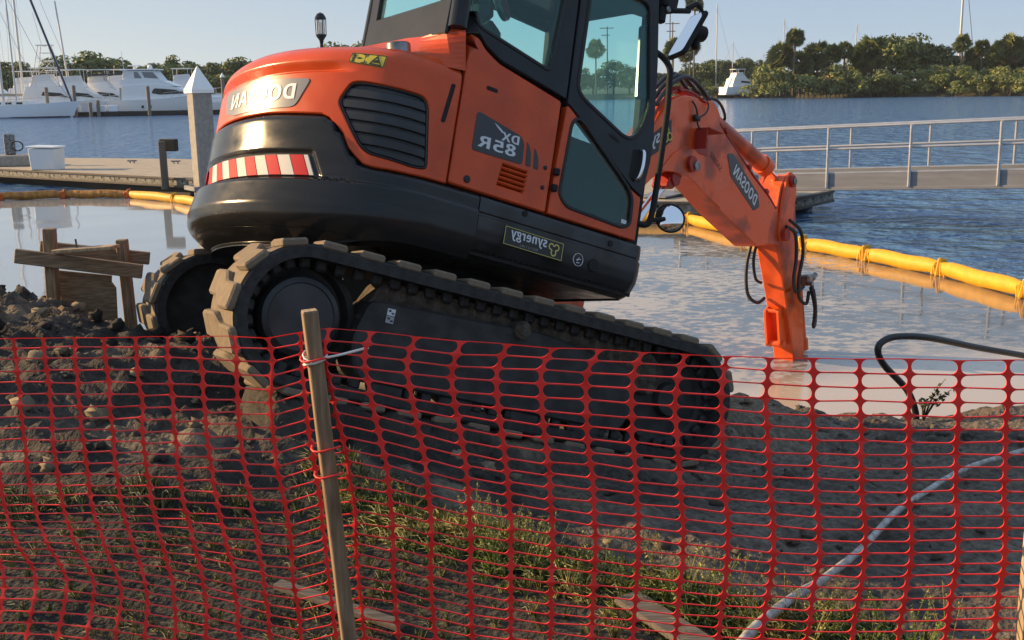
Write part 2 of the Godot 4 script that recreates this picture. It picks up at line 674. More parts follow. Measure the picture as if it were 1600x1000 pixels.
func build_water() -> void:
	var water := mat(lin(0.070, 0.165, 0.33), 0.10, 0.0, null, Vector3(0.10, 0.10, 0.13), T.ripple_n, 1.0)
	water.uv1_world_triplanar = true
	M.water = water
	var st := tool()
	# one sheet to the horizon
	flat_poly(st, [Vector3(-2500, 0, -6), Vector3(2500, 0, -6), Vector3(2500, 0, -3500), Vector3(-2500, 0, -3500)], Vector3.UP)
	tag(part("water", st, water), "", "", "", "structure")
	# the still, silty water inside the containment boom
	var n := 1024
	var im := Image.create(n, n, false, Image.FORMAT_RGB8)
	var ro := Image.create(n, n, false, Image.FORMAT_RGB8)
	var foam := FastNoiseLite.new()
	foam.seed = 21
	foam.frequency = 0.5
	foam.fractal_octaves = 5
	foam.domain_warp_enabled = true
	foam.domain_warp_amplitude = 1.6
	foam.domain_warp_frequency = 0.35
	var speck := FastNoiseLite.new()
	speck.seed = 22
	speck.frequency = 4.0
	speck.fractal_octaves = 5
	speck.fractal_gain = 0.7
	var broad := FastNoiseLite.new()
	broad.seed = 23
	broad.frequency = 0.16
	broad.fractal_octaves = 2
	for j in n:
		for i in n:
			var x := -18.0 + 28.0 * i / n
			var z := -30.0 + 24.0 * j / n
			var silt := silt_at(x, z, broad)
			var sky_pale := smoothstep(-2.5, -5.5, x)  # bright sky reflection on the left, put into the base colour
			var base := Color(0.105, 0.112, 0.118).lerp(Color(0.30, 0.325, 0.345), sky_pale).lerp(Color(0.58, 0.47, 0.35), silt)
			var band := clampf(1.0 - absf(x - 1.2 + (z + 12.0) * 0.10) / 5.5, 0.0, 1.0) * smoothstep(-19.5, -15.0, z) * (1.0 - smoothstep(-9.2, -8.0, z))
			band = maxf(band, 0.55 * clampf(1.0 - absf(z + 10.5) / 3.0, 0, 1) * clampf(1.0 - absf(x + 5.5) / 4.5, 0, 1))
			var f := foam.get_noise_2d(x * 0.55, z * 1.0)
			var s := speck.get_noise_2d(x, z * 1.5)
			var k := smoothstep(0.16 - 0.42 * band, 0.52 - 0.40 * band, f * 0.55 + s * 0.95) * minf(1.0, band * 1.6)
			var col := base.lerp(Color(0.50, 0.475, 0.44), k * 0.8)
			im.set_pixel(i, j, col.linear_to_srgb())
			ro.set_pixel(i, j, Color.from_hsv(0, 0, 0.05 + 0.5 * k + 0.10 * silt))
	var silty := StandardMaterial3D.new()
	silty.albedo_texture = ImageTexture.create_from_image(im)
	silty.roughness = 1.0
	silty.roughness_texture = ImageTexture.create_from_image(ro)
	silty.roughness_texture_channel = BaseMaterial3D.TEXTURE_CHANNEL_RED
	silty.metallic_specular = 0.7
	silty.normal_enabled = true
	silty.normal_texture = T.calm_n
	silty.normal_scale = 0.12
	# the boom line is its outer edge
	var p := PackedVector2Array()
	for q in boom_line():
		p.append(q)
	p.append(Vector2(8.5, -6.1))
	p.append(Vector2(-17, -6.1))
	var ids := Geometry2D.triangulate_polygon(p)
	st = tool()
	for i in range(0, ids.size(), 3):
		var q := [p[ids[i]], p[ids[i + 1]], p[ids[i + 2]]]
		if (q[1] - q[0]).cross(q[2] - q[0]) < 0.0:
			q = [q[0], q[2], q[1]]
		for v in q:
			st.set_normal(Vector3.UP)
			st.set_tangent(Plane(1, 0, 0, 1))
			st.set_uv(Vector2((v.x + 18.0) / 28.0, (v.y + 30.0) / 24.0))
			st.add_vertex(Vector3(v.x, 0.004, v.y))
	tag(part("silty_water", st, silty), "", "", "", "structure")


func silt_at(x: float, z: float, broad: FastNoiseLite) -> float:
	var b := broad.get_noise_2d(x, z) * 0.9
	var right := smoothstep(-9.9, -8.6, z + b * 0.9 + (x - 2.5) * 0.22) * smoothstep(-1.0, 1.5, x)
	var left := 0.75 * smoothstep(-13.5, -10.5, z + b) * (1.0 - smoothstep(-5.5, -3.5, x))
	return clampf(maxf(right, left), 0, 1)


var ground_grid := PackedFloat32Array()
const GX0 := -9.0
const GZ0 := -12.0
const GSTEP := 0.25
const GNX := 73
const GNZ := 50

func ground_keys() -> Array:
	return [Vector3(-8, 1.0, -1), Vector3(-4, 0.95, -1), Vector3(0, 0.87, -1), Vector3(4, 0.85, -1), Vector3(8, 0.9, -1),
		Vector3(-8, 1.0, -3), Vector3(-5, 0.98, -3), Vector3(-3, 0.92, -3), Vector3(-1.5, 0.88, -3.0), Vector3(0, 0.85, -2.9), Vector3(1.2, 0.83, -2.8), Vector3(3, 0.83, -2.6), Vector3(6, 0.85, -2.6),
		Vector3(-2.0, 0.90, -3.8), Vector3(-0.8, 0.87, -4.0), Vector3(-0.2, 0.84, -3.8), Vector3(0.4, 0.82, -3.45), Vector3(0.9, 0.80, -3.1),
		Vector3(0.1, 0.66, -4.5), Vector3(0.6, 0.58, -4.1), Vector3(1.2, 0.52, -3.9), Vector3(1.8, 0.48, -3.7), Vector3(2.6, 0.52, -3.6), Vector3(4.0, 0.55, -3.6), Vector3(6.5, 0.6, -3.6),
		Vector3(-1.6, 1.02, -4.6), Vector3(-0.9, 0.98, -4.8), Vector3(-0.4, 0.78, -5.0), Vector3(0.3, 0.52, -5.3), Vector3(1.0, 0.36, -5.7), Vector3(1.4, 0.42, -5.0), Vector3(2.2, 0.40, -4.8), Vector3(3.6, 0.42, -4.8), Vector3(6, 0.5, -5),
		Vector3(1.7, 0.26, -6.3), Vector3(2.6, 0.28, -6.2), Vector3(4.0, 0.30, -6.2), Vector3(6.5, 0.32, -6.4),
		Vector3(1.55, 0.44, -7.0), Vector3(2.4, 0.20, -7.3), Vector3(3.6, 0.22, -7.4), Vector3(5.0, 0.22, -7.4), Vector3(7.0, 0.25, -7.4),
		Vector3(1.0, -0.12, -8.2), Vector3(2.4, -0.12, -8.1), Vector3(3.6, -0.10, -8.2), Vector3(5.5, -0.10, -8.3), Vector3(8.0, -0.1, -8.4),
		Vector3(0.2, 0.10, -7.3), Vector3(-0.4, 0.02, -8.3), Vector3(-1.0, -0.2, -9.3), Vector3(-1.3, 0.30, -7.6), Vector3(-0.6, 0.45, -6.6),
		Vector3(-2.2, 0.85, -7.0), Vector3(-2.9, 1.27, -6.45), Vector3(-3.6, 1.30, -6.6), Vector3(-2.35, 1.20, -6.25), Vector3(-4.4, 1.28, -6.7), Vector3(-2.0, 1.12, -5.8), Vector3(-2.6, 1.12, -5.4), Vector3(-4.5, 1.12, -5.6), Vector3(-3.6, 1.10, -7.4), Vector3(-5.2, 1.06, -7.6), Vector3(-7.5, 1.05, -6.0),
		Vector3(-2.4, 0.50, -8.2), Vector3(-3.6, 0.60, -8.8), Vector3(-5.5, 0.60, -9.2), Vector3(-8.0, 0.7, -9.0),
		Vector3(-2.0, -0.25, -9.6), Vector3(-3.6, -0.25, -10.3), Vector3(-5.5, -0.25, -10.8), Vector3(-8.5, -0.25, -10.9),
		Vector3(0, -0.4, -11), Vector3(4, -0.4, -11), Vector3(8, -0.4, -11), Vector3(2, -0.3, -9.3), Vector3(5, -0.3, -9.5)]


func make_ground_grid() -> void:
	var keys := ground_keys()
	ground_grid.resize(GNX * GNZ)
	for j in GNZ:
		for i in GNX:
			var p := Vector2(GX0 + i * GSTEP, GZ0 + j * GSTEP)
			var sum := 0.0
			var wsum := 0.0
			for k in keys:
				var d2 := p.distance_squared_to(Vector2(k.x, k.z))
				var w := 1.0 / pow(d2 + 0.05, 1.9)
				sum += w * k.y
				wsum += w
			ground_grid[j * GNX + i] = sum / wsum


func ground_low(x: float, z: float) -> float:
	var u := clampf((x - GX0) / GSTEP, 0.0, GNX - 1.001)
	var v := clampf((z - GZ0) / GSTEP, 0.0, GNZ - 1.001)
	var i := int(u)
	var j := int(v)
	var fu := u - i
	var fv := v - j
	fu = fu * fu * (3.0 - 2.0 * fu)
	fv = fv * fv * (3.0 - 2.0 * fv)
	var a := lerpf(ground_grid[j * GNX + i], ground_grid[j * GNX + i + 1], fu)
	var b := lerpf(ground_grid[(j + 1) * GNX + i], ground_grid[(j + 1) * GNX + i + 1], fu)
	return lerpf(a, b, fv)


var clump := FastNoiseLite.new()
var lumps := FastNoiseLite.new()
var ruts := FastNoiseLite.new()
var under_inv := Transform3D()

func ridge_side(x: float, z: float) -> float:
	# > 0 on the grassy strip near the fence, < 0 in the dug ground beyond it
	var edge := minf(-2.95, -4.32 + 0.66 * maxf(0.0, x + 0.68))
	return z - edge


func ground_height(x: float, z: float) -> float:
	var h := ground_low(x, z)
	var dug := clampf(-ridge_side(x, z) * 3.0, 0.0, 1.0)
	var rough := lerpf(0.35, 1.0, dug)
	var left := clampf((-x + 0.2) * 0.7, 0.0, 1.0)
	var amp := rough * lerpf(0.62, 1.25, left)
	if h > -0.15:
		h += clump.get_noise_2d(x, z) * 0.075 * amp
		var l := lumps.get_noise_2d(x, z)
		h += (absf(l) - 0.25) * 0.085 * amp
		h += ruts.get_noise_2d(x, z) * 0.030 * amp
	# pressed flat under the tracks
	var p := under_inv * Vector3(x, h, z)
	if absf(p.x) < 1.55 and absf(absf(p.z) - 0.926) < 0.34:
		var floor_y := 0.015 if absf(p.x) < 1.15 else 0.015 + pow((absf(p.x) - 1.15) / 0.35, 2.0) * 0.25
		var k := 1.0 - smoothstep(0.20, 0.34, absf(absf(p.z) - 0.926))
		if p.y > floor_y:
			h -= (p.y - floor_y) * k
		elif absf(p.x) < 1.2:
			h += minf(0.12, (floor_y - p.y)) * k
	return h


func build_land() -> void:
	make_ground_grid()
	clump.seed = 31
	clump.frequency = 1.1
	clump.fractal_octaves = 3
	lumps.seed = 32
	lumps.frequency = 3.2
	lumps.fractal_octaves = 3
	ruts.seed = 33
	ruts.frequency = 9.0
	ruts.fractal_octaves = 3
	var under := Transform3D(Basis(Vector3.UP, 0.4521) * Basis(Vector3.BACK, -0.3253) * Basis(Vector3.RIGHT, -0.1531), Vector3(-0.6254, 0.5978, -6.4187))
	under_inv = under.affine_inverse()
	var tone := FastNoiseLite.new()
	tone.seed = 34
	tone.frequency = 0.9
	tone.fractal_octaves = 4
	var x0 := -8.8
	var z0 := -11.6
	var step := 0.045
	var nx := 376
	var nz := 222
	var v := PackedVector3Array()
	var c := PackedColorArray()
	var ids := PackedInt32Array()
	for j in nz + 1:
		for i in nx + 1:
			var x := x0 + i * step
			var z := z0 + j * step
			v.append(Vector3(x, ground_height(x, z), z))
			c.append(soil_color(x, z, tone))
	for j in nz:
		for i in nx:
			var a := j * (nx + 1) + i
			ids.append_array([a, a + 1, a + nx + 2, a, a + nx + 2, a + nx + 1])
	var nrm := PackedVector3Array()
	nrm.resize(v.size())
	for j in nz + 1:
		for i in nx + 1:
			var l := v[j * (nx + 1) + maxi(i - 1, 0)]
			var r := v[j * (nx + 1) + mini(i + 1, nx)]
			var u := v[maxi(j - 1, 0) * (nx + 1) + i]
			var d := v[mini(j + 1, nz) * (nx + 1) + i]
			nrm[j * (nx + 1) + i] = (d - u).cross(r - l).normalized()
	var arr := []
	arr.resize(Mesh.ARRAY_MAX)
	arr[Mesh.ARRAY_VERTEX] = v
	arr[Mesh.ARRAY_NORMAL] = nrm
	arr[Mesh.ARRAY_COLOR] = c
	arr[Mesh.ARRAY_INDEX] = ids
	var am := ArrayMesh.new()
	am.add_surface_from_arrays(Mesh.PRIMITIVE_TRIANGLES, arr)
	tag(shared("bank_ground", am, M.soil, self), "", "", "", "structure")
	# the land goes on behind the camera and to both sides
	var st := tool()
	var gm := mat(lin(0.10, 0.095, 0.05), 0.95, 0.0, T.soil, Vector3.ONE * 0.3)
	flat_poly(st, [Vector3(-900, 0.80, -1.7), Vector3(900, 0.80, -1.7), Vector3(900, 0.80, 900), Vector3(-900, 0.80, 900)], Vector3.UP)
	for s in [-1.0, 1.0]:
		var e: float = s * 7.9
		flat_poly(st, [Vector3(e, 0.78, -1.7), Vector3(s * 900, 0.80, -1.7), Vector3(s * 900, 0.70, -6.5), Vector3(e, 0.45 if s > 0 else 0.75, -6.5)], Vector3.UP)
		flat_poly(st, [Vector3(e, 0.45 if s > 0 else 0.75, -6.5), Vector3(s * 900, 0.70, -6.5), Vector3(s * 900, -0.6, -10), Vector3(e, -0.6, -10)], Vector3.UP)
	tag(part("land", st, gm), "", "", "", "structure")
	build_clods(tone)


func soil_color(x: float, z: float, tone: FastNoiseLite) -> Color:
	var t := tone.get_noise_2d(x, z)
	var f := tone.get_noise_2d(x * 4.0 + 50.0, z * 4.0)
	var dark := Color(0.034, 0.028, 0.022)
	var grey := Color(0.155, 0.130, 0.105).lerp(Color(0.255, 0.215, 0.172), smoothstep(0.0, 1.4, x))
	var sand := Color(0.33, 0.265, 0.18)
	var right := smoothstep(-0.2, 1.2, x)
	var c := dark.lerp(grey, clampf(0.30 + t * 0.8 + right * 0.5, 0, 1))
	c = c.lerp(sand, clampf((t + f * 0.55 - 0.16) * 2.2, 0, 1) * lerpf(0.8, 0.35, right))
	# wet edge
	c = c.lerp(Color(0.05, 0.042, 0.035), 0.7 * smoothstep(-7.3, -7.8, z) * (1.0 if x > 0 else 0.0))
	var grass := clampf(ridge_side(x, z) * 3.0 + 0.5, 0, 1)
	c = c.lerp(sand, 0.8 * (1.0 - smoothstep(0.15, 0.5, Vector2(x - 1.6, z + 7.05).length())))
	var left_shade := 1.0 - smoothstep(-1.0, -0.4, x)  # shade over the left of the strip, put into the soil colour
	return c.lerp(Color(0.045, 0.040, 0.026).lerp(Color(0.022, 0.020, 0.015), left_shade), grass * 0.8)


func lump_mesh(seed_: int) -> ArrayMesh:
	var r := RandomNumberGenerator.new()
	r.seed = seed_
	var n := FastNoiseLite.new()
	n.seed = seed_
	n.frequency = 0.9
	n.fractal_octaves = 2
	var st := tool()
	var rows := 6
	var cols := 9
	var p := func(i: int, j: int) -> Vector3:
		var a := PI * i / rows
		var b := TAU * (j % cols) / cols
		var d := Vector3(sin(a) * cos(b), cos(a), sin(a) * sin(b))
		return d * (0.72 + 0.75 * n.get_noise_3dv(d * 1.9)) * Vector3(1.0, 0.62, 0.85)
	for i in rows:
		for j in cols:
			var q := [p.call(i, j), p.call(i, j + 1), p.call(i + 1, j + 1), p.call(i + 1, j)]
			quad_n(st, q[0], q[1], q[2], q[3], q[0].normalized(), q[1].normalized(), q[2].normalized(), q[3].normalized())
	return st.commit()


func scatter(called: String, mesh: Mesh, m: Material, xfs: Array, cols: Array, parent: Node = self) -> MultiMeshInstance3D:
	var mm := MultiMesh.new()
	mm.transform_format = MultiMesh.TRANSFORM_3D
	mm.use_colors = true
	mm.mesh = mesh
	mm.instance_count = xfs.size()
	for i in xfs.size():
		mm.set_instance_transform(i, xfs[i])
		mm.set_instance_color(i, cols[i])
	var o := MultiMeshInstance3D.new()
	o.name = numbered(called) if parent == self else called
	o.multimesh = mm
	o.material_override = m
	parent.add_child(o, true)
	return o


func build_clods(tone: FastNoiseLite) -> void:
	for kind in 3:
		var xfs := []
		var cols := []
		for k in 1700:
			var x := rng.randf_range(-4.8, 4.2)
			var z := rng.randf_range(-9.0, -3.0)
			if rng.randf() > (1.0 if x < 0.2 else 0.55):
				continue
			if ridge_side(x, z) > -0.05 and rng.randf() > 0.06:
				continue
			var t := tone.get_noise_2d(x * 1.6 + 9.0, z * 1.6)
			if t < -0.1 and rng.randf() > 0.35:
				continue
			var y := ground_height(x, z)
			if y < 0.03:
				continue
			var p := under_inv * Vector3(x, y, z)
			if absf(p.x) < 1.5 and absf(absf(p.z) - 0.926) < 0.24:
				continue
			var s := 0.009 + 0.055 * pow(rng.randf(), 4.0)
			if x < -1.4 and z < -4.8:
				s *= 1.35
			var b := Basis.from_euler(Vector3(rng.randf_range(-0.5, 0.5), rng.randf() * TAU, rng.randf_range(-0.5, 0.5))).scaled(Vector3.ONE * s)
			xfs.append(Transform3D(b, Vector3(x, y + s * 0.05, z)))
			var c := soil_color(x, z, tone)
			if x < 0.4 and rng.randf() < 0.24:
				c = c.lerp(Color(0.42, 0.34, 0.23), 0.95)
			cols.append(c * rng.randf_range(0.75, 1.25))
		var o := scatter("soil_clods", lump_mesh(40 + kind), M.clod, xfs, cols)
		tag(o, ["dark crumbly soil clods strewn over the dug bank", "clods of muck and sand lying round the tracks", "small earth lumps scattered along the mud"][kind], "soil", "loose soil on the bank", "stuff")


# ---------------------------------------------------------------- far shore

func along(px: float, depth: float) -> float:
	# x at that depth for a place measured across the picture
	return (px - 800.0) / FOCAL * depth


func build_far_shore() -> void:
	var st := tool()
	# low shore, left to right: x, z of the water's edge
	var shore := [Vector2(-1500, -300), Vector2(-260, -178), Vector2(-100, -172), Vector2(-60, -170), Vector2(-20, -185), Vector2(20, -200), Vector2(36, -196), Vector2(50, -176), Vector2(72, -157), Vector2(120, -150), Vector2(300, -170), Vector2(1500, -300)]
	for i in shore.size() - 1:
		var a: Vector2 = shore[i]
		var b: Vector2 = shore[i + 1]
		var pr := [[0.0, -0.3], [-1.2, 0.35], [-4.0, 0.8], [-40.0, 1.2], [-1800.0, 1.6]]
		for k in 4:
			flat_poly(st, [Vector3(a.x, pr[k][1], a.y + pr[k][0]), Vector3(b.x, pr[k][1], b.y + pr[k][0]), Vector3(b.x, pr[k + 1][1], b.y + pr[k + 1][0]), Vector3(a.x, pr[k + 1][1], a.y + pr[k + 1][0])], Vector3.UP)
	tag(part("far_shore", st, M.far_land), "", "", "", "structure")
	build_trees()
	build_shore_buildings()
	build_shore_masts()


func leaf_quad(st: SurfaceTool, c: Vector3, n: Vector3, size: float, spin: float, col: Color, long := 1.6) -> void:
	var u := n.cross(Vector3.UP if absf(n.y) < 0.9 else Vector3.RIGHT).normalized().rotated(n, spin)
	var v := n.cross(u)
	var a := c - u * size * 0.5 * long
	var b := c + v * size * 0.42
	var d := c + u * size * 0.5 * long
	var e := c - v * size * 0.42
	st.set_color(col)
	tri(st, a, b, d, n, n, n)
	tri(st, a, d, e, n, n, n)


func foliage(lobes: Array, count: int, size: float, dark: Color, light: Color, seed_: int) -> ArrayMesh:
	# lobes: [centre, radii]
	var r := RandomNumberGenerator.new()
	r.seed = seed_
	var st := tool()
	for l in lobes:
		var c: Vector3 = l[0]
		var rad: Vector3 = l[1]
		var tone := r.randf()
		for k in count:
			var d := Vector3(r.randfn(), r.randfn(), r.randfn()).normalized()
			if d.y < -0.55:
				d.y = -d.y
			var q := c + d * rad * (0.55 + 0.55 * pow(r.randf(), 0.6))
			var n := (d + Vector3(r.randfn(), r.randfn(), r.randfn()) * 0.55).normalized()
			var col := dark.lerp(light, clampf(tone * 0.6 + r.randf() * 0.55, 0, 1))
			leaf_quad(st, q, n, size * r.randf_range(0.6, 1.3), r.randf() * TAU, col)
	return st.commit()


func oak_mesh(seed_: int, dark: Color, light: Color) -> ArrayMesh:
	# unit tree: crown about 1 wide and 0.75 high, foot at 0
	var r := RandomNumberGenerator.new()
	r.seed = seed_
	var lobes := []
	for k in 13:
		var a := r.randf() * TAU
		var d := 0.36 * sqrt(r.randf())
		var y := 0.20 + 0.60 * r.randf() * (1.0 - d * 0.9)
		var s := r.randf_range(0.10, 0.20)
		lobes.append([Vector3(cos(a) * d, y, sin(a) * d * 0.8), Vector3(s * 1.15, s * 0.8, s)])
	return foliage(lobes, 120, 0.045, dark, light, seed_)


func trunk_mesh(h: float, r0: float, limbs: int, seed_: int) -> ArrayMesh:
	var r := RandomNumberGenerator.new()
	r.seed = seed_
	var st := tool()
	tube(st, [Vector3(0, -0.03, 0), Vector3(0.01, h * 0.5, 0), Vector3(0.0, h, 0.01)], [r0, r0 * 0.75, r0 * 0.5], 7)
	for k in limbs:
		var a := r.randf() * TAU
		var y := h * r.randf_range(0.5, 0.95)
		var e := Vector3(cos(a) * 0.28, y + r.randf_range(0.15, 0.32), sin(a) * 0.28)
		tube(st, [Vector3(0, y, 0), Vector3(0, y, 0).lerp(e, 0.5) + Vector3(0, 0.03, 0), e], [r0 * 0.45, r0 * 0.3, r0 * 0.12], 5)
	return st.commit()


func palm_crown(seed_: int, fronds: int, length: float, col0: Color, col1: Color) -> ArrayMesh:
	var r := RandomNumberGenerator.new()
	r.seed = seed_
	var st := tool()
	for k in fronds:
		var a := r.randf() * TAU
		var e := lerpf(1.35, -0.95, pow(float(k) / fronds, 0.9)) + r.randf_range(-0.2, 0.2)
		var dir := Vector3(cos(a) * cos(e), sin(e), sin(a) * cos(e))
		var l := length * r.randf_range(0.8, 1.1)
		var tip := dir * l * 0.45
		var col := col0.lerp(col1, r.randf()) if e > -0.78 else Color(0.16, 0.115, 0.06)
		st.set_color(col)
		tube(st, [Vector3.ZERO, tip], [0.018, 0.008], 3, false)
		var side := dir.cross(Vector3.UP).normalized()
		side = side.rotated(dir, r.randf_range(-1.2, 1.2))
		var nrm := side.cross(dir).normalized()
		for f in 9:
			var t := lerpf(-1.25, 1.25, f / 8.0)
			var d2 := (dir * cos(t) + side * sin(t) - nrm * 0.10).normalized()
			var root := tip
			var end := root + d2 * l * 0.52 + Vector3(0, -0.10 * l * absf(sin(t)) - 0.05 * l, 0)
			var w := d2.cross(nrm).normalized() * l * 0.085
			st.set_color(col * r.randf_range(0.8, 1.2))
			tri(st, root - w * 0.4, root + w * 0.4, root.lerp(end, 0.5) + w, nrm, nrm, nrm)
			tri(st, root - w * 0.4, root.lerp(end, 0.5) + w, end, nrm, nrm, nrm)
			tri(st, root - w * 0.4, end, root.lerp(end, 0.5) - w, nrm, nrm, nrm)
	return st.commit()


var crowns := {}

func tree(kind: String, label: String, category: String, px: float, top: float, depth: float, wide: float, group: String, v := 0) -> void:
	# px: place across the picture; top: height of the tip in metres; wide: crown width in metres
	var y0 := 0.75
	var root := thing(kind, label, category, at(along(px, depth), y0, -depth), group)
	root.rotation.y = rng.randf() * TAU
	var h := top - y0
	if kind.ends_with("palm"):
		var st := tool()
		var bend := rng.randf_range(-0.25, 0.25)
		var ch := h - wide * 0.42
		tube(st, smooth_path([Vector3(0, -0.3, 0), Vector3(bend * 0.4, ch * 0.4, 0), Vector3(bend, ch * 0.8, 0), Vector3(bend, ch, 0)], 3), 0.16 if kind != "fan_palm" else 0.13, 7)
		part("trunk", st, M.palm_trunk, root)
		shared("crown", crowns["palm%d" % (v % 3)], M.leaf, root, Transform3D(Basis().scaled(Vector3.ONE * wide * 0.5), Vector3(bend, ch, 0)))
		return
	shared("trunk", crowns.trunk, M.trunk, root, Transform3D(Basis().scaled(Vector3(wide, h / 0.86, wide)), Vector3.ZERO))
	shared("crown", crowns["%s%d" % ["oak" if kind == "shore_oak" else "pale", v % 4]], M.leaf, root, Transform3D(Basis().scaled(Vector3(wide, h / 0.86, wide)), Vector3.ZERO))


func shrub(label: String, px: float, top: float, depth: float, wide: float, v: int, group: String) -> void:
	var root := thing("mangrove_shrub", label, "shrub", at(along(px, depth), 0.1, -depth), group)
	root.rotation.y = rng.randf() * TAU
	shared("foliage", crowns["bush%d" % (v % 4)], M.leaf, root, Transform3D(Basis().scaled(Vector3(wide, top, wide * 0.8)), Vector3.ZERO))
	shared("stem", crowns.stem, M.trunk, root, Transform3D(Basis().scaled(Vector3(wide, top, wide)), Vector3.ZERO))


func build_trees() -> void:
	for k in 4:
		crowns["oak%d" % k] = oak_mesh(100 + k, Color(0.045, 0.065, 0.022), Color(0.14, 0.175, 0.055))
		crowns["pale%d" % k] = oak_mesh(110 + k, Color(0.06, 0.085, 0.025), Color(0.21, 0.225, 0.06))
		var r := RandomNumberGenerator.new()
		r.seed = 120 + k
		var lobes := []
		for i in 10:
			var s := r.randf_range(0.13, 0.24)
			lobes.append([Vector3(r.randf_range(-0.4, 0.4), r.randf_range(0.18, 0.80), r.randf_range(-0.3, 0.3)), Vector3(s, s * 0.95, s)])
		crowns["bush%d" % k] = foliage(lobes, 110, 0.06, Color(0.065, 0.09, 0.028), Color(0.25, 0.27, 0.085), 130 + k)
	for k in 3:
		crowns["palm%d" % k] = palm_crown(140 + k, 76, 1.0, Color(0.05, 0.075, 0.025), Color(0.16, 0.18, 0.06))
	crowns.trunk = trunk_mesh(0.42, 0.022, 7, 150)
	var st := tool()
	for k in 6:
		tube(st, [Vector3(-0.25 + 0.1 * k, 0, 0.05 * (k % 3 - 1)), Vector3(-0.3 + 0.12 * k, 0.6, 0.1 * (k % 2))], [0.012, 0.006], 4)
	crowns.stem = st.commit()
	# the wood behind the marina: px, tip in the picture, crown width in m
	var looks := ["broad dark oak", "rounded grey-green oak", "tall ragged oak", "low spreading oak"]
	var leftw := [[-30, 84, 15], [8, 86, 13], [34, 92, 11], [62, 94, 10], [84, 101, 10], [118, 96, 12], [148, 80, 15], [176, 78, 15], [206, 88, 14], [236, 92, 13], [262, 95, 12], [284, 83, 8], [306, 96, 12], [332, 88, 10], [356, 94, 12], [380, 86, 13], [404, 90, 13], [430, 92, 14], [470, 92, 15], [515, 90, 15], [556, 62, 13], [590, 80, 15]]
	for i in leftw.size():
		var q: Array = leftw[i]
		var depth := 182.0 + 9.0 * (i % 3)
		var horizon: float = 152.0 - q[0] * 0.018
		tree("shore_oak", "%s in the wood behind the marina, %s" % [looks[i % 4], ["above the sailboat hull", "between two sailboat masts", "over the fishing boat tower", "behind the white yachts", "behind the concrete pile", "beside the excavator hood", "past the lantern lamp"][mini(i * 7 / leftw.size(), 6)]], "tree", q[0], EYE + (horizon - q[1]) / FOCAL * depth, depth, q[2], "oaks behind the marina", i)
	for i in 12:
		var px := 325.0 + 24.0 * i + rng.randf_range(-6, 6)
		tree("pale_tree", "%s small green tree from the left at the wood's edge right of the yachts" % ordinal(i), "tree", px, EYE + (151 - 117 - rng.randf() * 10) / FOCAL * 172.0, 172.0 + rng.randf() * 4, rng.randf_range(5, 8), "small trees at the wood's edge", i)
	# seen past and through the cab
	var behind := 0
	for q in [[700, 104, 12], [760, 100, 13], [822, 96, 12], [868, 98, 11], [902, 100, 10], [930, 108, 10], [962, 88, 9], [986, 100, 10], [1010, 106, 10], [1040, 112, 9], [1072, 108, 8], [1096, 96, 9], [1104, 112, 8]]:
		var depth := 205.0 + rng.randf() * 8
		behind += 1
		tree("shore_oak", "%s dark bushy tree from the left on the far bank behind the cab" % ordinal(behind - 1), "tree", q[0], EYE + (133 - q[1]) / FOCAL * depth, depth, q[2], "trees behind the cab", int(q[0]))
	for q in [[935, 62, 200, 4.0], [1052, 62, 192, 4.2], [1078, 58, 190, 4.0], [1084, -4, 186, 3.6], [1072, 74, 196, 3.4]]:
		tree("fan_palm", {935: "slim palm seen through the door window", 1052: "shaggy palm in front of the utility pole beside the cab", 1078: "shaggy palm showing under the right edge of the wing mirror", 1084: "tallest slender palm, its small crown above the wing mirror", 1072: "lower palm hidden behind the wing mirror"}[q[0]], "palm", q[0], EYE + (131.0 - q[1]) / FOCAL * q[2], q[2], q[3], "palms behind the cab", int(q[0]))
	# right bank
	var palms := [[1236, 46, 3.4], [1217, 66, 5.2], [1246, 80, 4.6], [1272, 65, 5.4], [1295, 69, 3.6], [1314, 66, 3.2], [1355, 56, 6.6], [1449, 70, 5.6], [1492, 55, 3.4], [1523, 62, 3.0], [1505, 75, 2.6], [1548, 64, 4.4], [1566, 54, 5.2], [1596, 60, 5.0], [1340, 66, 4.6], [1375, 60, 4.8]]
	var pl := ["tallest palm of the left clump, standing clear of the trees", "full shaggy palm under the tallest one", "short full palm in the left clump", "big dark palm left of the orange building", "left of the two slim palms over the orange building", "right of the two slim palms over the orange building", "large fan palm at the left end of the oak group", "bushy palm at the right end of the oak group", "palm in front of the tall white mast", "lone small palm right of the tall white mast", "tiny palm beside the peach building", "palm rising from the bright green trees", "yellow-green palm among the bright trees", "tall palm in the right-hand trees", "fan palm leaning against the oak group", "palm crown poking out of the oak group"]
	for i in palms.size():
		var q: Array = palms[i]
		var depth := 172.0 + 2.0 * (i % 4)
		tree("cabbage_palm", pl[i], "palm", q[0], EYE + (131.0 - (q[0] - 1000) * 0.018 - q[1]) / FOCAL * depth, depth, q[2], "palms on the right bank", i)
	var oaks := [[1206, 92, 6], [1258, 88, 8], [1345, 78, 8], [1388, 50, 10], [1408, 47, 10], [1432, 54, 9], [1456, 62, 8], [1538, 70, 10], [1512, 92, 9], [1560, 78, 9], [1584, 43, 10], [1606, 48, 11], [1630, 52, 12], [1660, 56, 12]]
	var ol := ["dark round tree at the left end of the right bank", "dense dark tree under the left palms", "dark tree left of the oak group", "left crown of the big oak group", "highest crown of the big oak group", "middle crown of the big oak group", "right crown of the big oak group", "bright green round tree left of the right-hand palms", "low dark tree below the peach building", "green tree under the right-hand palms", "tall olive tree at the picture's right edge", "olive tree behind the rightmost palms", "olive tree cut by the right edge of the picture", "rightmost tree of the right bank"]
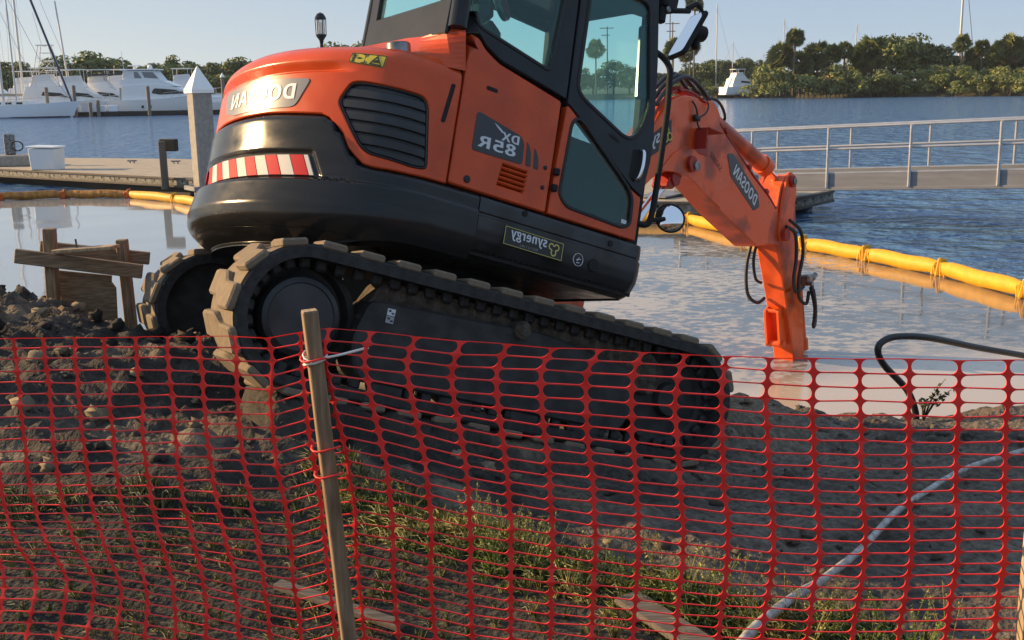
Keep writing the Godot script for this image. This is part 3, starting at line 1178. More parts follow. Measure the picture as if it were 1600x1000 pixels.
	for i in oaks.size():
		var q: Array = oaks[i]
		var depth := 176.0 + 3.0 * (i % 3)
		tree("pale_tree" if i in [7, 9, 3] else "shore_oak", ol[i], "tree", q[0], EYE + (131.0 - (q[0] - 1000) * 0.018 - q[1]) / FOCAL * depth, depth, q[2], "trees on the right bank", i)
	for i in 7:
		tree("shore_oak", "%s distant hazy tree from the left, behind the white cabin cruiser" % ordinal(i), "tree", 1112 + 12 * i, EYE + (130.0 - 92.0 + rng.randf() * 6) / FOCAL * 260.0, 260.0, 9.0, "distant trees", i)
	for i in 34:
		var px := 1046.0 + 17.2 * i
		var depth := lerpf(193.0, 155.6, clampf((px - 1110) / 480.0, 0, 1)) + (i % 2) * 3.0
		var top := (2.7 if i % 2 else 2.0) + rng.randf() * 1.1
		if px > 1180:
			top += 0.8
		shrub("%s mangrove shrub from the left along the far water's edge" % ordinal(i), px, top, depth, rng.randf_range(4.2, 5.8), i, "mangrove shrubs along the far bank")
	for i in 16:
		var px := 1190.0 + 27.0 * i
		shrub("%s dark shrub from the left in the row behind the mangroves" % ordinal(i), px, 3.6 + rng.randf() * 1.8, 170.0, rng.randf_range(5, 7.5), i + 1, "shrubs behind the mangroves")


func wall_box(called: String, root: Node, size: Vector3, pos: Vector3, m: Material) -> MeshInstance3D:
	var st := tool()
	box(st, size, at(pos.x, pos.y, pos.z), 0.03)
	return part(called, st, m, root)


func build_shore_buildings() -> void:
	var d := 196.0
	var b := thing("brick_building", "low orange-brown building half hidden behind slim palms", "building", at(along(1314, d), 0.8, -d))
	wall_box("wall", b, Vector3(5.6, 4.0, 5), Vector3(0, 2.0, 0), M.brick)
	var r := wall_box("roof", b, Vector3(6.0, 0.3, 5.4), Vector3(0, 4.15, 0), M.roof)
	wall_box("window", b, Vector3(0.9, 1.0, 0.1), Vector3(-1.3, 2.9, 2.52), M.tint)
	wall_box("window", b, Vector3(0.9, 1.0, 0.1), Vector3(1.2, 2.9, 2.52), M.tint)
	d = 190.0
	b = thing("peach_building", "peach coloured building with a flat roof behind the tall mast", "building", at(along(1487, d), 0.8, -d))
	wall_box("wall", b, Vector3(5.4, 5.2, 6), Vector3(-0.2, 2.6, 0), M.peach)
	r = wall_box("roof", b, Vector3(6.8, 0.25, 6.6), Vector3(0.2, 5.35, 0), M.roof)
	wall_box("window", b, Vector3(0.8, 1.2, 0.1), Vector3(1.5, 3.8, 3.02), M.tint)
	wall_box("window", b, Vector3(0.8, 1.2, 0.1), Vector3(-1.6, 3.8, 3.02), M.tint)
	d = 230.0
	b = thing("marina_shed", "pale shed far back between cab and right bank", "building", at(along(1060, d), 0.8, -d))
	wall_box("wall", b, Vector3(9, 3.0, 5), Vector3(0, 1.5, 0), M.white)
	wall_box("roof", b, Vector3(9.6, 0.3, 5.6), Vector3(0, 3.1, 0), M.roof)
	# utility poles
	for q in [[1051, 40, 200.0, "wooden utility pole with crossarms between cab and wing mirror"], [952, 45, 215.0, "utility pole with crossarms seen through the door window"], [1047, 12, 240.0, "taller thin pole just left of the utility pole"]]:
		var dep: float = q[2]
		var top: float = (132.0 - q[1]) / FOCAL * dep + 1.7
		var p := thing("utility_pole", q[3], "pole", at(along(q[0], dep), 0.8, -dep), "utility poles")
		var st := tool()
		tube(st, [Vector3(0, 0, 0), Vector3(0, top, 0)], [0.16, 0.10], 8)
		part("shaft", st, M.pole, p)
		if q[1] > 20:
			for k in 2:
				st = tool()
				box(st, Vector3(2.6 if k == 0 else 1.6, 0.14, 0.14), at(-0.1 if k == 0 else -0.3, top - 0.3 - 1.3 * k, 0.15), 0.02)
				part("crossarm", st, M.pole, p)


func build_shore_masts() -> void:
	# sailboats lying behind the right bank: px, top of the mast, depth, mast radius
	for q in [[1118, 9, 205, 0.11, "tall thin mast, left of the right bank"], [1143, 64, 210, 0.09, "short mast behind the white boat"], [1190, 80, 230, 0.08, "mast stub above the mangroves left of the palms"], [1220, 30, 210, 0.09, "dark mast standing behind the tallest palm"], [1330, 38, 215, 0.10, "white mast left of the oak group"], [1488, -60, 200, 0.24, "tall thick white mast in front of the peach building"]]:
		var d: float = q[2]
		var top: float = EYE + (128.0 - (q[0] - 1000) * 0.018 - q[1]) / FOCAL * d
		var b := thing("moored_sailboat", "sailboat with a %s" % q[4], "sailboat", at(along(q[0], d), 0.0, -d), "sailboats behind the right bank")
		var st := tool()
		tube(st, [Vector3(0, 1.2, 0), Vector3(0, top, 0)], [q[3], q[3] * 0.8], 8)
		part("mast", st, M.mast, b)
		st = tool()
		hull_shape(st, 9.0, 2.8, 1.1, 0.4)
		part("hull", st, M.gelcoat, b)
		st = tool()
		tube(st, [Vector3(0, 2.2, 0), Vector3(3.6, 2.3, 0)], 0.08, 6)
		part("boom", st, M.mast, b)
		st = tool()
		if q[1] < 0:
			tube(st, [Vector3(0.4, top - 0.4, 0), Vector3(0.8, top * 0.75, 0), Vector3(3.2, 2.2, 0)], 0.06, 5)
		else:
			tube(st, [Vector3(0, top - 0.3, 0), Vector3(-4.0, 1.2, 0)], 0.015, 4)
			tube(st, [Vector3(0, top - 0.3, 0), Vector3(4.0, 1.2, 0)], 0.015, 4)
		part("stay", st, M.steel, b)
	var d := 186.0
	var y := thing("motor_yacht", "white cabin cruiser half hidden behind the mangroves of the right bank", "boat", at(along(1158, d), 0.9, -d), "")
	y.rotation.y = 0.5
	yacht(y, 8.0, 2.8, 1.6)


func hull_shape(st: SurfaceTool, l: float, beam_: float, free: float, rake: float) -> void:
	# bow towards +x, waterline at 0
	var n := 14
	var ring := func(i: int) -> Array:
		var t := float(i) / n
		var w := beam_ * 0.5 * (1.0 - pow(maxf(0.0, (t - 0.45) / 0.55), 2.2)) * (0.86 + 0.14 * minf(1.0, t * 4.0))
		var sheer := free * (1.0 + 0.35 * t * t)
		var x := (t - 0.5) * l
		return [Vector3(x - rake * 0.2, -0.25, w * 0.75), Vector3(x, 0.15, w * 0.9), Vector3(x + rake * t, sheer, w), Vector3(x + rake * t, sheer, -w), Vector3(x, 0.15, -w * 0.9), Vector3(x - rake * 0.2, -0.25, -w * 0.75)]
	for i in n:
		var a: Array = ring.call(i)
		var b: Array = ring.call(i + 1)
		for k in 5:
			var hint: Vector3 = Vector3.UP if k == 2 else (Vector3(0.2, 0.1, 1) if k < 2 else Vector3(0.2, 0.1, -1))
			flat_poly(st, [a[k], b[k], b[k + 1], a[k + 1]], hint)
	flat_poly(st, ring.call(0), Vector3.LEFT)


func yacht(y: Node3D, l: float, beam_: float, free: float) -> void:
	var st := tool()
	hull_shape(st, l, beam_, free * 0.62, l * 0.08)
	part("hull", st, M.gelcoat, y)
	var f := free * 0.62
	st = tool()
	prism(st, rounded([Vector2(-0.36 * l, f), Vector2(0.34 * l, f), Vector2(0.12 * l, f + free * 0.55), Vector2(0.02 * l, f + free * 0.85), Vector2(-0.30 * l, f + free * 0.85)], 0.1), Transform3D(), -beam_ * 0.36, beam_ * 0.36, 0.05)
	part("deckhouse", st, M.gelcoat, y)
	st = tool()
	for z in [-1.0, 1.0]:
		st = tool()
		prism(st, rounded([Vector2(-0.14 * l, f + free * 0.42), Vector2(0.14 * l, f + free * 0.30), Vector2(0.06 * l, f + free * 0.52), Vector2(-0.12 * l, f + free * 0.60)], 0.06), xf_z(z * beam_ * 0.36), -0.02, 0.02)
		part("window", st, M.tint, y)
	st = tool()
	prism(st, rounded([Vector2(-0.26 * l, f + free * 0.85), Vector2(0.03 * l, f + free * 0.85), Vector2(-0.02 * l, f + free * 1.15), Vector2(-0.24 * l, f + free * 1.05)], 0.06), Transform3D(), -beam_ * 0.32, beam_ * 0.32, 0.03)
	part("flybridge", st, M.gelcoat, y)
	st = tool()
	box(st, Vector3(0.26 * l, 0.10, beam_ * 0.62), at(-0.12 * l, f + free * 1.75, 0), 0.04)
	for x in [-0.23, -0.02]:
		for z in [-0.28, 0.28]:
			tube(st, [Vector3(x * l, f + free * 1.0, z * beam_), Vector3(x * l, f + free * 1.75, z * beam_)], 0.03, 5)
	part("hardtop", st, M.gelcoat, y)
	st = tool()
	prism(st, PackedVector2Array([Vector2(-0.24 * l, f + free * 1.0), Vector2(-0.03 * l, f + free * 1.1), Vector2(-0.05 * l, f + free * 1.45), Vector2(-0.22 * l, f + free * 1.4)]), Transform3D(), -beam_ * 0.27, beam_ * 0.27, 0.03)
	part("canvas_enclosure", st, M.white, y)
	st = tool()
	for z in [-0.42, 0.42]:
		var pts := []
		for k in 5:
			var t := k / 4.0
			pts.append(Vector3(lerpf(0.1, 0.54, t) * l, f * (1.0 + 0.3 * t) + 0.65, z * beam_ * (1.0 - 0.9 * t * t)))
			tube(st, [pts[-1], pts[-1] - Vector3(0.02, 0.65, 0)], 0.018, 4)
		tube(st, pts, 0.022, 5)
	part("rail", st, M.mast, y)


func build_marina() -> void:
	var d := 132.0
	# floating dock under the boats
	var st := tool()
	box(st, Vector3(34, 0.5, 2.2), at(along(215, 131), 0.28, -130.6), 0.05)
	tag(part("marina_dock", st, M.float_black), "low dark floating dock in front of the white yachts", "dock")
	for q in [[12, 141, "pale"], [95, 139, "brown"], [137, 137, "brown"], [160, 163, "short"], [172, 160, "short"], [250, 140, "brown"], [365, 129, "white capped"], [2, 140, "pale"]]:
		var top: float = EYE + (151.0 - q[1]) / FOCAL * 129.0
		var p := thing("mooring_pile", "%s mooring pile at the marina %s" % [q[2], {12: "behind the sailboat bow deck", 95: "left of the fishing boat", 137: "between the white cabins", 160: "at the dock, left one of the low pair", 172: "at the dock, right one of the low pair", 250: "behind the big yacht", 365: "beside the excavator's tail", 2: "at the picture's left edge"}[q[0]]], "pile", at(along(q[0], 129), -0.5, -129), "mooring piles of the marina")
		st = tool()
		tube(st, [Vector3.ZERO, Vector3(0, top + 0.5, 0)], 0.2, 10)
		part("shaft", st, M.pole if q[2] != "pale" else M.concrete, p)
		if q[2] == "white capped":
			st = tool()
			lathe(st, [Vector2(0.28, 0), Vector2(0.28, 0.1), Vector2(0, 0.55)], at(0, top + 0.5, 0), 10)
			part("cap", st, M.gelcoat, p)
	# dock boxes
	for q in [[138, 166], [178, 167], [196, 168]]:
		st = tool()
		box(st, Vector3(1.0, 0.75, 0.7), at(along(q[0], 129.8), 0.9, -129.8), 0.06)
		tag(part("white_dock_box", st, M.gelcoat), "small white storage box on the marina dock %s" % {138: "below the fishing boat", 178: "below the white cruiser", 196: "left of the big yacht"}[q[0]], "dock box", "dock boxes of the marina")
	sailboat(along(42, 128), -128.0, 13.5, "long white sailboat with its dark furled foresail at the picture's left edge", [[28, 30.0, 0.16], [48, 14.0, 0.11]], true)
	sailboat(along(70, 137), -138.0, 12.0, "second sailboat behind the long white one, with a pale mast", [[60, 26.0, 0.15]], false)
	sportfisher(along(110, 134), -134.5)
	var y := thing("motor_yacht", "white flybridge cruiser with rounded dark windows left of the blue-topped one", "boat", at(along(152, 135), 0.0, -135.5), "white motor yachts")
	y.rotation.y = 0.15
	yacht(y, 9.5, 3.6, 2.3)
	y = thing("motor_yacht", "white cruiser under a dark blue bimini top", "boat", at(along(188, 138), 0.0, -139.0), "white motor yachts")
	y.rotation.y = 0.1
	yacht(y, 10.0, 3.6, 2.3)
	st = tool()
	box(st, Vector3(4.6, 0.12, 3.0), at(-0.5, 4.9, 0), 0.05)
	part("bimini_top", st, M.canvas_blue, y)
	for q in [[82, 146, 10.5, "white cruiser half hidden behind the fishing boat"], [128, 143, 9.0, "white cruiser squeezed between fishing boat and flybridge cruiser"], [222, 145, 10.0, "white cruiser behind the stern of the largest yacht"], [18, 147, 10.0, "white cruiser behind the long sailboat's mast"], [318, 146, 9.0, "white cruiser behind the bow of the largest yacht"]]:
		y = thing("motor_yacht", q[3], "boat", at(along(q[0], q[1]), 0.0, -q[1]), "white motor yachts")
		y.rotation.y = rng.randf_range(-0.3, 0.5)
		yacht(y, q[2], 3.7, 2.35)
	big_yacht(along(272, 133), -133.5)
	y = thing("white_sloop", "white bow of a small boat showing past the concrete pile", "boat", at(along(352, 131), 0.0, -132.0))
	y.rotation.y = 0.9
	st = tool()
	hull_shape(st, 6.5, 2.4, 1.2, 0.8)
	part("hull", st, M.gelcoat, y)
	st = tool()
	box(st, Vector3(2.0, 0.9, 1.5), at(-0.6, 1.7, 0), 0.2)
	part("cabin", st, M.gelcoat, y)


func sailboat(x: float, z: float, l: float, label: String, masts: Array, dark_jib: bool) -> void:
	var b := thing("sailboat", label, "sailboat", at(x, 0, z), "sailboats of the marina")
	var st := tool()
	hull_shape(st, l, 3.6, 1.35, 0.9)
	part("hull", st, M.gelcoat, b)
	st = tool()
	box(st, Vector3(l * 0.98, 0.12, 3.2), at(-0.15, 0.12, 0), 0.02)
	part("boot_stripe", st, M.canvas_blue, b)
	st = tool()
	prism(st, rounded([Vector2(-0.25 * l, 1.35), Vector2(0.22 * l, 1.5), Vector2(0.14 * l, 1.95), Vector2(-0.22 * l, 1.95)], 0.12), Transform3D(), -1.1, 1.1, 0.06)
	part("cabin", st, M.white, b)
	st = tool()
	for k in 4:
		box(st, Vector3(0.7, 0.22, 2.26), at(-0.18 * l + k * 0.09 * l, 1.68, 0), 0.02)
	part("port_light", st, M.tint, b)
	for q in masts:
		var px := along(q[0], -z) - x
		st = tool()
		tube(st, [Vector3(px, 1.4, 0), Vector3(px, q[1], 0)], [q[2], q[2] * 0.7], 8)
		part("mast", st, M.mast, b)
		st = tool()
		tube(st, [Vector3(px, 2.6, 0), Vector3(px - 0.30 * l, 2.7, 0)], 0.16, 8)
		part("boom", st, M.canvas_tan, b)
		st = tool()
		for s in [-1.5, 1.5]:
			tube(st, [Vector3(px, q[1] * 0.95, 0), Vector3(px, 1.4, s)], 0.014, 4)
		tube(st, [Vector3(px, q[1] * 0.98, 0), Vector3(-0.48 * l, 1.5, 0)], 0.014, 4)
		part("shroud", st, M.steel, b)
		st = tool()
		tube(st, [Vector3(px, q[1] * 0.97, 0), Vector3(px + (0.46 * l - px) * 0.5, q[1] * 0.5, 0), Vector3(0.5 * l, 1.7, 0)], [0.05, 0.14, 0.12] if dark_jib and q[2] > 0.15 else 0.02, 6)
		part("furled_jib" if dark_jib else "forestay", st, M.canvas_blue if dark_jib else M.steel, b)
		if q[2] < 0.15:
			break
	st = tool()
	for s in [-1.0, 1.0]:
		var pts := []
		for k in 9:
			var t := k / 8.0
			var w := 1.7 * (1.0 - pow(maxf(0.0, (t - 0.45) / 0.55), 2.2)) + 0.05
			pts.append(Vector3((t - 0.5) * l * 0.96 + 0.4 * t, 1.35 * (1.0 + 0.35 * t * t) + 0.65, s * w))
			tube(st, [pts[-1], pts[-1] - Vector3(0, 0.65, 0)], 0.018, 4)
		tube(st, pts, 0.016, 4)
	part("rail", st, M.mast, b)


func sportfisher(x: float, z: float) -> void:
	var b := thing("fishing_boat", "white sport fishing boat with a tall tubular tower", "boat", at(x, 0, z))
	b.rotation.y = 0.12
	yacht(b, 11.0, 3.8, 2.4)
	var st := tool()
	var foot := 3.6
	for s in [-1.0, 1.0]:
		tube(st, [Vector3(-2.6, foot, s * 1.3), Vector3(-1.6, 8.2, s * 0.6)], 0.045, 5)
		tube(st, [Vector3(0.6, foot, s * 1.3), Vector3(-0.4, 8.2, s * 0.6)], 0.045, 5)
		for y in [5.2, 6.4, 7.4]:
			tube(st, [Vector3(-2.3 + (y - foot) * 0.2, y, s * (1.25 - (y - foot) * 0.14)), Vector3(0.4 - (y - foot) * 0.2, y, s * (1.25 - (y - foot) * 0.14))], 0.03, 5)
		tube(st, [Vector3(-2.3, 5.0, s * 1.2), Vector3(0.0, 7.0, s * 0.8)], 0.03, 5)
		tube(st, [Vector3(0.4, 5.0, s * 1.2), Vector3(-1.9, 7.0, s * 0.8)], 0.03, 5)
	for y in [5.2, 6.4, 7.4, 8.2]:
		tube(st, [Vector3(-1.0, y, -1.2 + (y - foot) * 0.13), Vector3(-1.0, y, 1.2 - (y - foot) * 0.13)], 0.03, 5)
	part("tower", st, M.mast, b)
	st = tool()
	box(st, Vector3(1.8, 0.12, 1.5), at(-1.0, 8.3, 0), 0.04)
	box(st, Vector3(0.9, 0.1, 1.2), at(-0.6, 6.5, 0), 0.04)
	part("tower_top", st, M.gelcoat, b)
	st = tool()
	tube(st, [Vector3(1.0, 3.6, -1.4), Vector3(0.1, 13.5, -2.2)], [0.13, 0.09], 6)
	tube(st, [Vector3(-1.2, 8.4, 0.5), Vector3(-1.8, 12.0, 0.6)], 0.025, 5)
	tube(st, [Vector3(-2.0, 3.6, 1.4), Vector3(-5.5, 14.0, 3.0)], 0.03, 5)
	part("outrigger", st, M.mast, b)


func big_yacht(x: float, z: float) -> void:
	var b := thing("motor_yacht", "largest white motor yacht, with a long dark side window and an enclosed flybridge", "boat", at(x, 0, z), "white motor yachts")
	var st := tool()
	hull_shape(st, 12.5, 4.0, 1.75, 1.1)
	part("hull", st, M.gelcoat, b)
	st = tool()
	prism(st, rounded([Vector2(-4.6, 1.5), Vector2(4.6, 2.2), Vector2(1.9, 3.2), Vector2(-0.4, 3.6), Vector2(-4.4, 3.5)], 0.15), Transform3D(), -1.55, 1.55, 0.08)
	part("deckhouse", st, M.gelcoat, b)
	st = tool()
	for s in [-1.0, 1.0]:
		st = tool()
		prism(st, rounded([Vector2(-1.0, 2.55), Vector2(0.0, 2.35), Vector2(3.1, 2.45), Vector2(1.8, 2.9), Vector2(-0.6, 3.1)], 0.2), xf_z(1.55 * s), -0.03, 0.03)
		part("window", st, M.tint, b)
		for k in 2:
			st = tool()
			box(st, Vector3(0.28, 0.3, 0.06), at(-2.0 + 0.9 * k, 1.0, 1.93 * s), 0.03)
			part("port_light", st, M.tint, b)
	st = tool()
	box(st, Vector3(1.5, 1.6, 2.9), at(-4.0, 2.5, 0), 0.1)
	part("aft_enclosure", st, M.canvas_tan, b)
	st = tool()
	prism(st, rounded([Vector2(-4.6, 3.5), Vector2(2.0, 3.3), Vector2(0.4, 3.95), Vector2(-1.4, 4.3), Vector2(-4.5, 4.1)], 0.12), Transform3D(), -1.45, 1.45, 0.06)
	part("flybridge", st, M.gelcoat, b)
	st = tool()
	prism(st, PackedVector2Array([Vector2(-4.3, 4.05), Vector2(0.2, 4.0), Vector2(-0.6, 5.1), Vector2(-4.2, 5.15)]), Transform3D(), -1.3, 1.3, 0.03)
	part("enclosure_panel", st, M.white, b)
	st = tool()
	for s in [-1.0, 1.0]:
		prism(st, PackedVector2Array([Vector2(-2.9, 4.3), Vector2(-2.0, 4.25), Vector2(-2.5, 5.0), Vector2(-2.9, 5.0)]), xf_z(1.3 * s), -0.02, 0.02)
		prism(st, PackedVector2Array([Vector2(-1.7, 4.3), Vector2(-0.1, 4.2), Vector2(-0.7, 4.95), Vector2(-2.0, 4.98)]), xf_z(1.3 * s), -0.02, 0.02)
	part("clear_panel", st, M.decal_grey, b)
	st = tool()
	box(st, Vector3(4.4, 0.14, 2.9), at(-2.4, 5.25, 0), 0.05)
	lathe(st, [Vector2(0.3, 0), Vector2(0.32, 0.2), Vector2(0.2, 0.5), Vector2(0, 0.58)], at(-1.4, 5.3, 0), 12)
	box(st, Vector3(1.5, 0.12, 0.3), at(-3.2, 5.75, 0), 0.04)
	box(st, Vector3(0.3, 0.5, 0.3), at(-3.2, 5.5, 0), 0.04)
	tube(st, [Vector3(-4.2, 5.3, 0.9), Vector3(-4.3, 7.4, 0.9)], 0.025, 5)
	part("hardtop", st, M.gelcoat, b)
	st = tool()
	for s in [-1.0, 1.0]:
		var pts := []
		for k in 8:
			var t := k / 7.0
			pts.append(Vector3(lerpf(0.5, 7.0, t), 1.95 + 1.0 * t * 0.5 + 0.6, s * 1.8 * (1.0 - 0.95 * t * t)))
			tube(st, [pts[-1], pts[-1] - Vector3(0, 0.6, 0)], 0.02, 4)
		tube(st, pts, 0.022, 5)
	part("rail", st, M.mast, b)


# ---------------------------------------------------------------- docks

func slab(st: SurfaceTool, corners: Array, y0: float, y1: float) -> void:
	var p := PackedVector2Array()
	for c in corners:
		p.append(Vector2(c.x, -c.y))
	prism(st, p, Transform3D(Basis(Vector3.RIGHT, Vector3.FORWARD, Vector3.UP), Vector3.ZERO), y0, y1, 0.012)


func dock(called: String, label: String, corners: Array, high: float, faces: Array) -> Node3D:
	# corners: outline of the deck; faces: which sides show a fascia
	var d := thing(called, label, "dock")
	var st := tool()
	slab(st, corners, high - 0.06, high)
	part("deck", st, M.deck, d)
	st = tool()
	var mid := Vector2.ZERO
	for c in corners:
		mid += c / corners.size()
	var inner := corners.map(func(c): return c + (mid - c).normalized() * 0.35)
	slab(st, inner, -0.3, high - 0.07)
	part("float", st, M.float_black, d)
	for f in faces:
		var a: Vector2 = corners[f]
		var b: Vector2 = corners[(f + 1) % corners.size()]
		var l := a.distance_to(b)
		var n := ceili(l / 3.0)
		var side := Vector2(b.y - a.y, a.x - b.x).normalized()
		if side.dot(a - mid) < 0.0:
			side = -side
		for k in n:
			var p := a.lerp(b, (k + 0.004) / n) + side * 0.02
			var q := a.lerp(b, (k + 0.996) / n) + side * 0.02
			st = tool()
			beam(st, Vector3(p.x, high - 0.105, p.y), Vector3(q.x, high - 0.105, q.y), 0.20, 0.07, 0.006)
			var fb := part("fascia_board", st, M.fascia, d)
			st = tool()
			var m := maxi(3, int(l / n / 0.36))
			for j in m:
				var c := p.lerp(q, (j + 0.5) / m) + side * 0.034
				rod(st, Vector3(c.x, high - 0.10, c.y), Vector3(c.x + side.x * 0.006, high - 0.10, c.y + side.y * 0.006), 0.028, 8, 0.001)
			tag(part("bolt_holes", st, M.void, fb), "", "", "", "stuff")
		for k in 2:
			var p := a + side * 0.06
			var q := b + side * 0.06
			st = tool()
			beam(st, Vector3(p.x, high - 0.03 - 0.19 * k, p.y), Vector3(q.x, high - 0.03 - 0.19 * k, q.y), 0.05, 0.05, 0.006)
			part("waler", st, M.wood_grey, d)
	return d


func build_docks() -> void:
	dock("floating_dock", "long pale floating dock carrying the white box and the post with a black board", [Vector2(-24.0, -38.9), Vector2(-15.1, -32.5), Vector2(-7.9, -27.3), Vector2(-5.6, -25.6), Vector2(-3.0, -30.0), Vector2(-10.5, -35.4), Vector2(-17.9, -38.4), Vector2(-24.0, -42.0)], 0.45, [0, 1, 2])
	dock("floating_dock", "concrete floating dock beyond the boom, under the end of the gangway", [Vector2(-2.6, -21.9), Vector2(2.6, -20.75), Vector2(4.75, -20.1), Vector2(6.5, -22.3), Vector2(3.6, -26.0), Vector2(-3.0, -27.0)], 0.36, [0, 1, 2])
	# concrete pile with a pyramid cap
	var p := thing("concrete_pile", "tall square concrete pile with a white pyramid cap beside the excavator's tail", "pile", Transform3D(Basis(Vector3.UP, 0.62), Vector3(-7.0, -0.8, -25.5)))
	var st := tool()
	box(st, Vector3(0.44, 3.32, 0.44), at(0, 1.66, 0), 0.035)
	part("shaft", st, M.concrete, p)
	st = tool()
	var q := [Vector3(-0.26, 3.29, -0.26), Vector3(0.26, 3.29, -0.26), Vector3(0.26, 3.29, 0.26), Vector3(-0.26, 3.29, 0.26)]
	for k in 4:
		var a: Vector3 = q[k]
		var b: Vector3 = q[(k + 1) % 4]
		var up := Vector3(0, 0.08, 0)
		flat_poly(st, [a, b, b + up, a + up], (a + b) * Vector3(1, 0, 1))
		flat_tri(st, a + up, b + up, Vector3(0, 3.90, 0), (a + b) * Vector3(1, 0, 1) + Vector3.UP * 0.3)
	flat_poly(st, q, Vector3.DOWN)
	part("cap", st, M.gelcoat, p)
	st = tool()
	for s in [-1.0, 1.0]:
		box(st, Vector3(0.80, 0.10, 0.08), at(0, 1.16, s * 0.30), 0.01)
		box(st, Vector3(0.08, 0.10, 0.52), at(s * 0.36, 1.16, 0), 0.01)
	box(st, Vector3(0.9, 0.06, 0.35), at(0.1, 1.10, 0.50), 0.01)
	part("pile_guide", st, M.alu_side, p)
	# white storage box, pedestal, post with its board
	var b := thing("storage_box", "white dock storage box with a slightly open lid on the left dock", "dock box", Transform3D(Basis(Vector3.UP, -0.12), Vector3(-13.05, 0.452, -31.4)))
	st = tool()
	prism(st, PackedVector2Array([Vector2(-0.34, 0), Vector2(0.36, 0), Vector2(0.40, 0.58), Vector2(-0.38, 0.60)]), Transform3D(), -0.3, 0.3, 0.02)
	part("body", st, M.white, b)
	st = tool()
	box(st, Vector3(0.84, 0.05, 0.68), Transform3D(Basis(Vector3.BACK, -0.03), Vector3(0.01, 0.635, 0)), 0.02)
	part("lid", st, M.gelcoat, b)
	b = thing("power_pedestal", "grey power pedestal on a concrete block with a coiled cable at the picture's left edge", "pedestal", at(-14.9, 0.452, -33.4))
	st = tool()
	box(st, Vector3(1.5, 0.32, 0.9), at(0, 0.16, 0), 0.03)
	part("base", st, M.concrete, b)
	st = tool()
	box(st, Vector3(0.26, 0.62, 0.24), at(-0.05, 0.63, 0), 0.03)
	part("cabinet", st, M.steel, b)
	st = tool()
	var loop := []
	for k in 15:
		loop.append(Vector3(0.22 + 0.17 * cos(TAU * k / 14.0), 0.58 + 0.14 * sin(TAU * k / 14.0), 0.1))
	tube(st, loop, 0.02, 6, false)
	part("cable", st, M.hose, b)
	b = thing("sign_post", "short grey post with a black board on the edge of the left dock", "sign post", at(-8.5, 0.25, -27.5))
	st = tool()
	box(st, Vector3(0.15, 1.18, 0.15), at(-0.05, 0.50, 0.02), 0.012)
	part("post", st, M.wood_grey, b)
	st = tool()
	box(st, Vector3(0.46, 0.30, 0.16), Transform3D(Basis(Vector3.UP, -0.3), Vector3(0.06, 0.99, -0.16)), 0.02)
	part("board", st, M.float_black, b)
	for k in [[-4.6, -30.9], [-11.4, -33.6], [-9.9, -33.0]]:
		st = tool()
		tube(st, [Vector3(-0.14, 0.07, 0), Vector3(0.14, 0.07, 0)], 0.022, 8)
		for s in [-0.06, 0.06]:
			tube(st, [Vector3(s, 0, 0), Vector3(s, 0.07, 0)], 0.02, 6)
		tag(part("mooring_cleat", st, M.steel, self, at(k[0], 0.452, k[1])), "small metal mooring cleat on the left dock %s" % ("behind the concrete pile" if k[0] > -6 else ("left of the sign post" if k[0] < -11 else "behind the sign post")), "cleat", "cleats of the left dock")
	# lantern on its pole
	b = thing("lantern_lamp", "black lantern lamp on a thin pole rising behind the excavator's hood", "street lamp", at(-3.92, 0.36, -24.0))
	st = tool()
	lathe(st, [Vector2(0.12, 0), Vector2(0.12, 0.12), Vector2(0.06, 0.2), Vector2(0.045, 2.9), Vector2(0.035, 3.12)], Transform3D(), 12)
	part("pole", st, M.frame, b)
	st = tool()
	lathe(st, [Vector2(0.03, 3.08), Vector2(0.05, 3.18), Vector2(0.115, 3.27), Vector2(0.115, 3.30), Vector2(0.0, 3.30)], Transform3D(), 10)
	lathe(st, [Vector2(0.0, 3.60), Vector2(0.12, 3.60), Vector2(0.12, 3.64), Vector2(0.07, 3.72), Vector2(0.0, 3.75)], Transform3D(), 10)
	for k in 6:
		var t := TAU * k / 6.0
		tube(st, [Vector3(cos(t) * 0.105, 3.29, sin(t) * 0.105), Vector3(cos(t) * 0.112, 3.61, sin(t) * 0.112)], 0.010, 5)
	part("lantern_frame", st, M.frame, b)
	st = tool()
	lathe(st, [Vector2(0.09, 3.30), Vector2(0.095, 3.60)], Transform3D(), 12)
	part("lamp_glass", st, M.lamp_glass, b)
	st = tool()
	rod(st, Vector3(0, 3.30, 0), Vector3(0, 3.54, 0), 0.035, 10)
	part("bulb", st, M.gelcoat, b)
	# gangway
	var g := thing("gangway", "grey aluminium gangway with railings running to the right edge of the picture", "gangway")
	var a0 := Vector3(3.2, 0.46, -21.4)
	var a1 := Vector3(15.0, 1.13, -13.4)
	var side := Vector3(0.563, 0, -0.827) * 1.2
	for s in 2:
		var o := side * s
		st = tool()
		beam(st, a0 + o + Vector3(0, 0.16, 0), a1 + o + Vector3(0, 0.16, 0), 0.28, 0.06, 0.008)
		beam(st, a0 + o + Vector3(0, 0.02, 0), a1 + o + Vector3(0, 0.02, 0), 0.06, 0.10, 0.008)
		part("side_girder", st, M.alu_side, g)
		for y in [0.30, 0.72, 1.10]:
			st = tool()
			var u := Vector3(0, y, 0)
			if y > 0.5:
				tube(st, [a0 + o + u, a1 + o + u], 0.024, 10)
			else:
				beam(st, a0 + o + u, a1 + o + u, 0.03, 0.07, 0.006)
			part("handrail" if y > 1 else ("mid_rail" if y > 0.5 else "toe_rail"), st, M.alu, g)
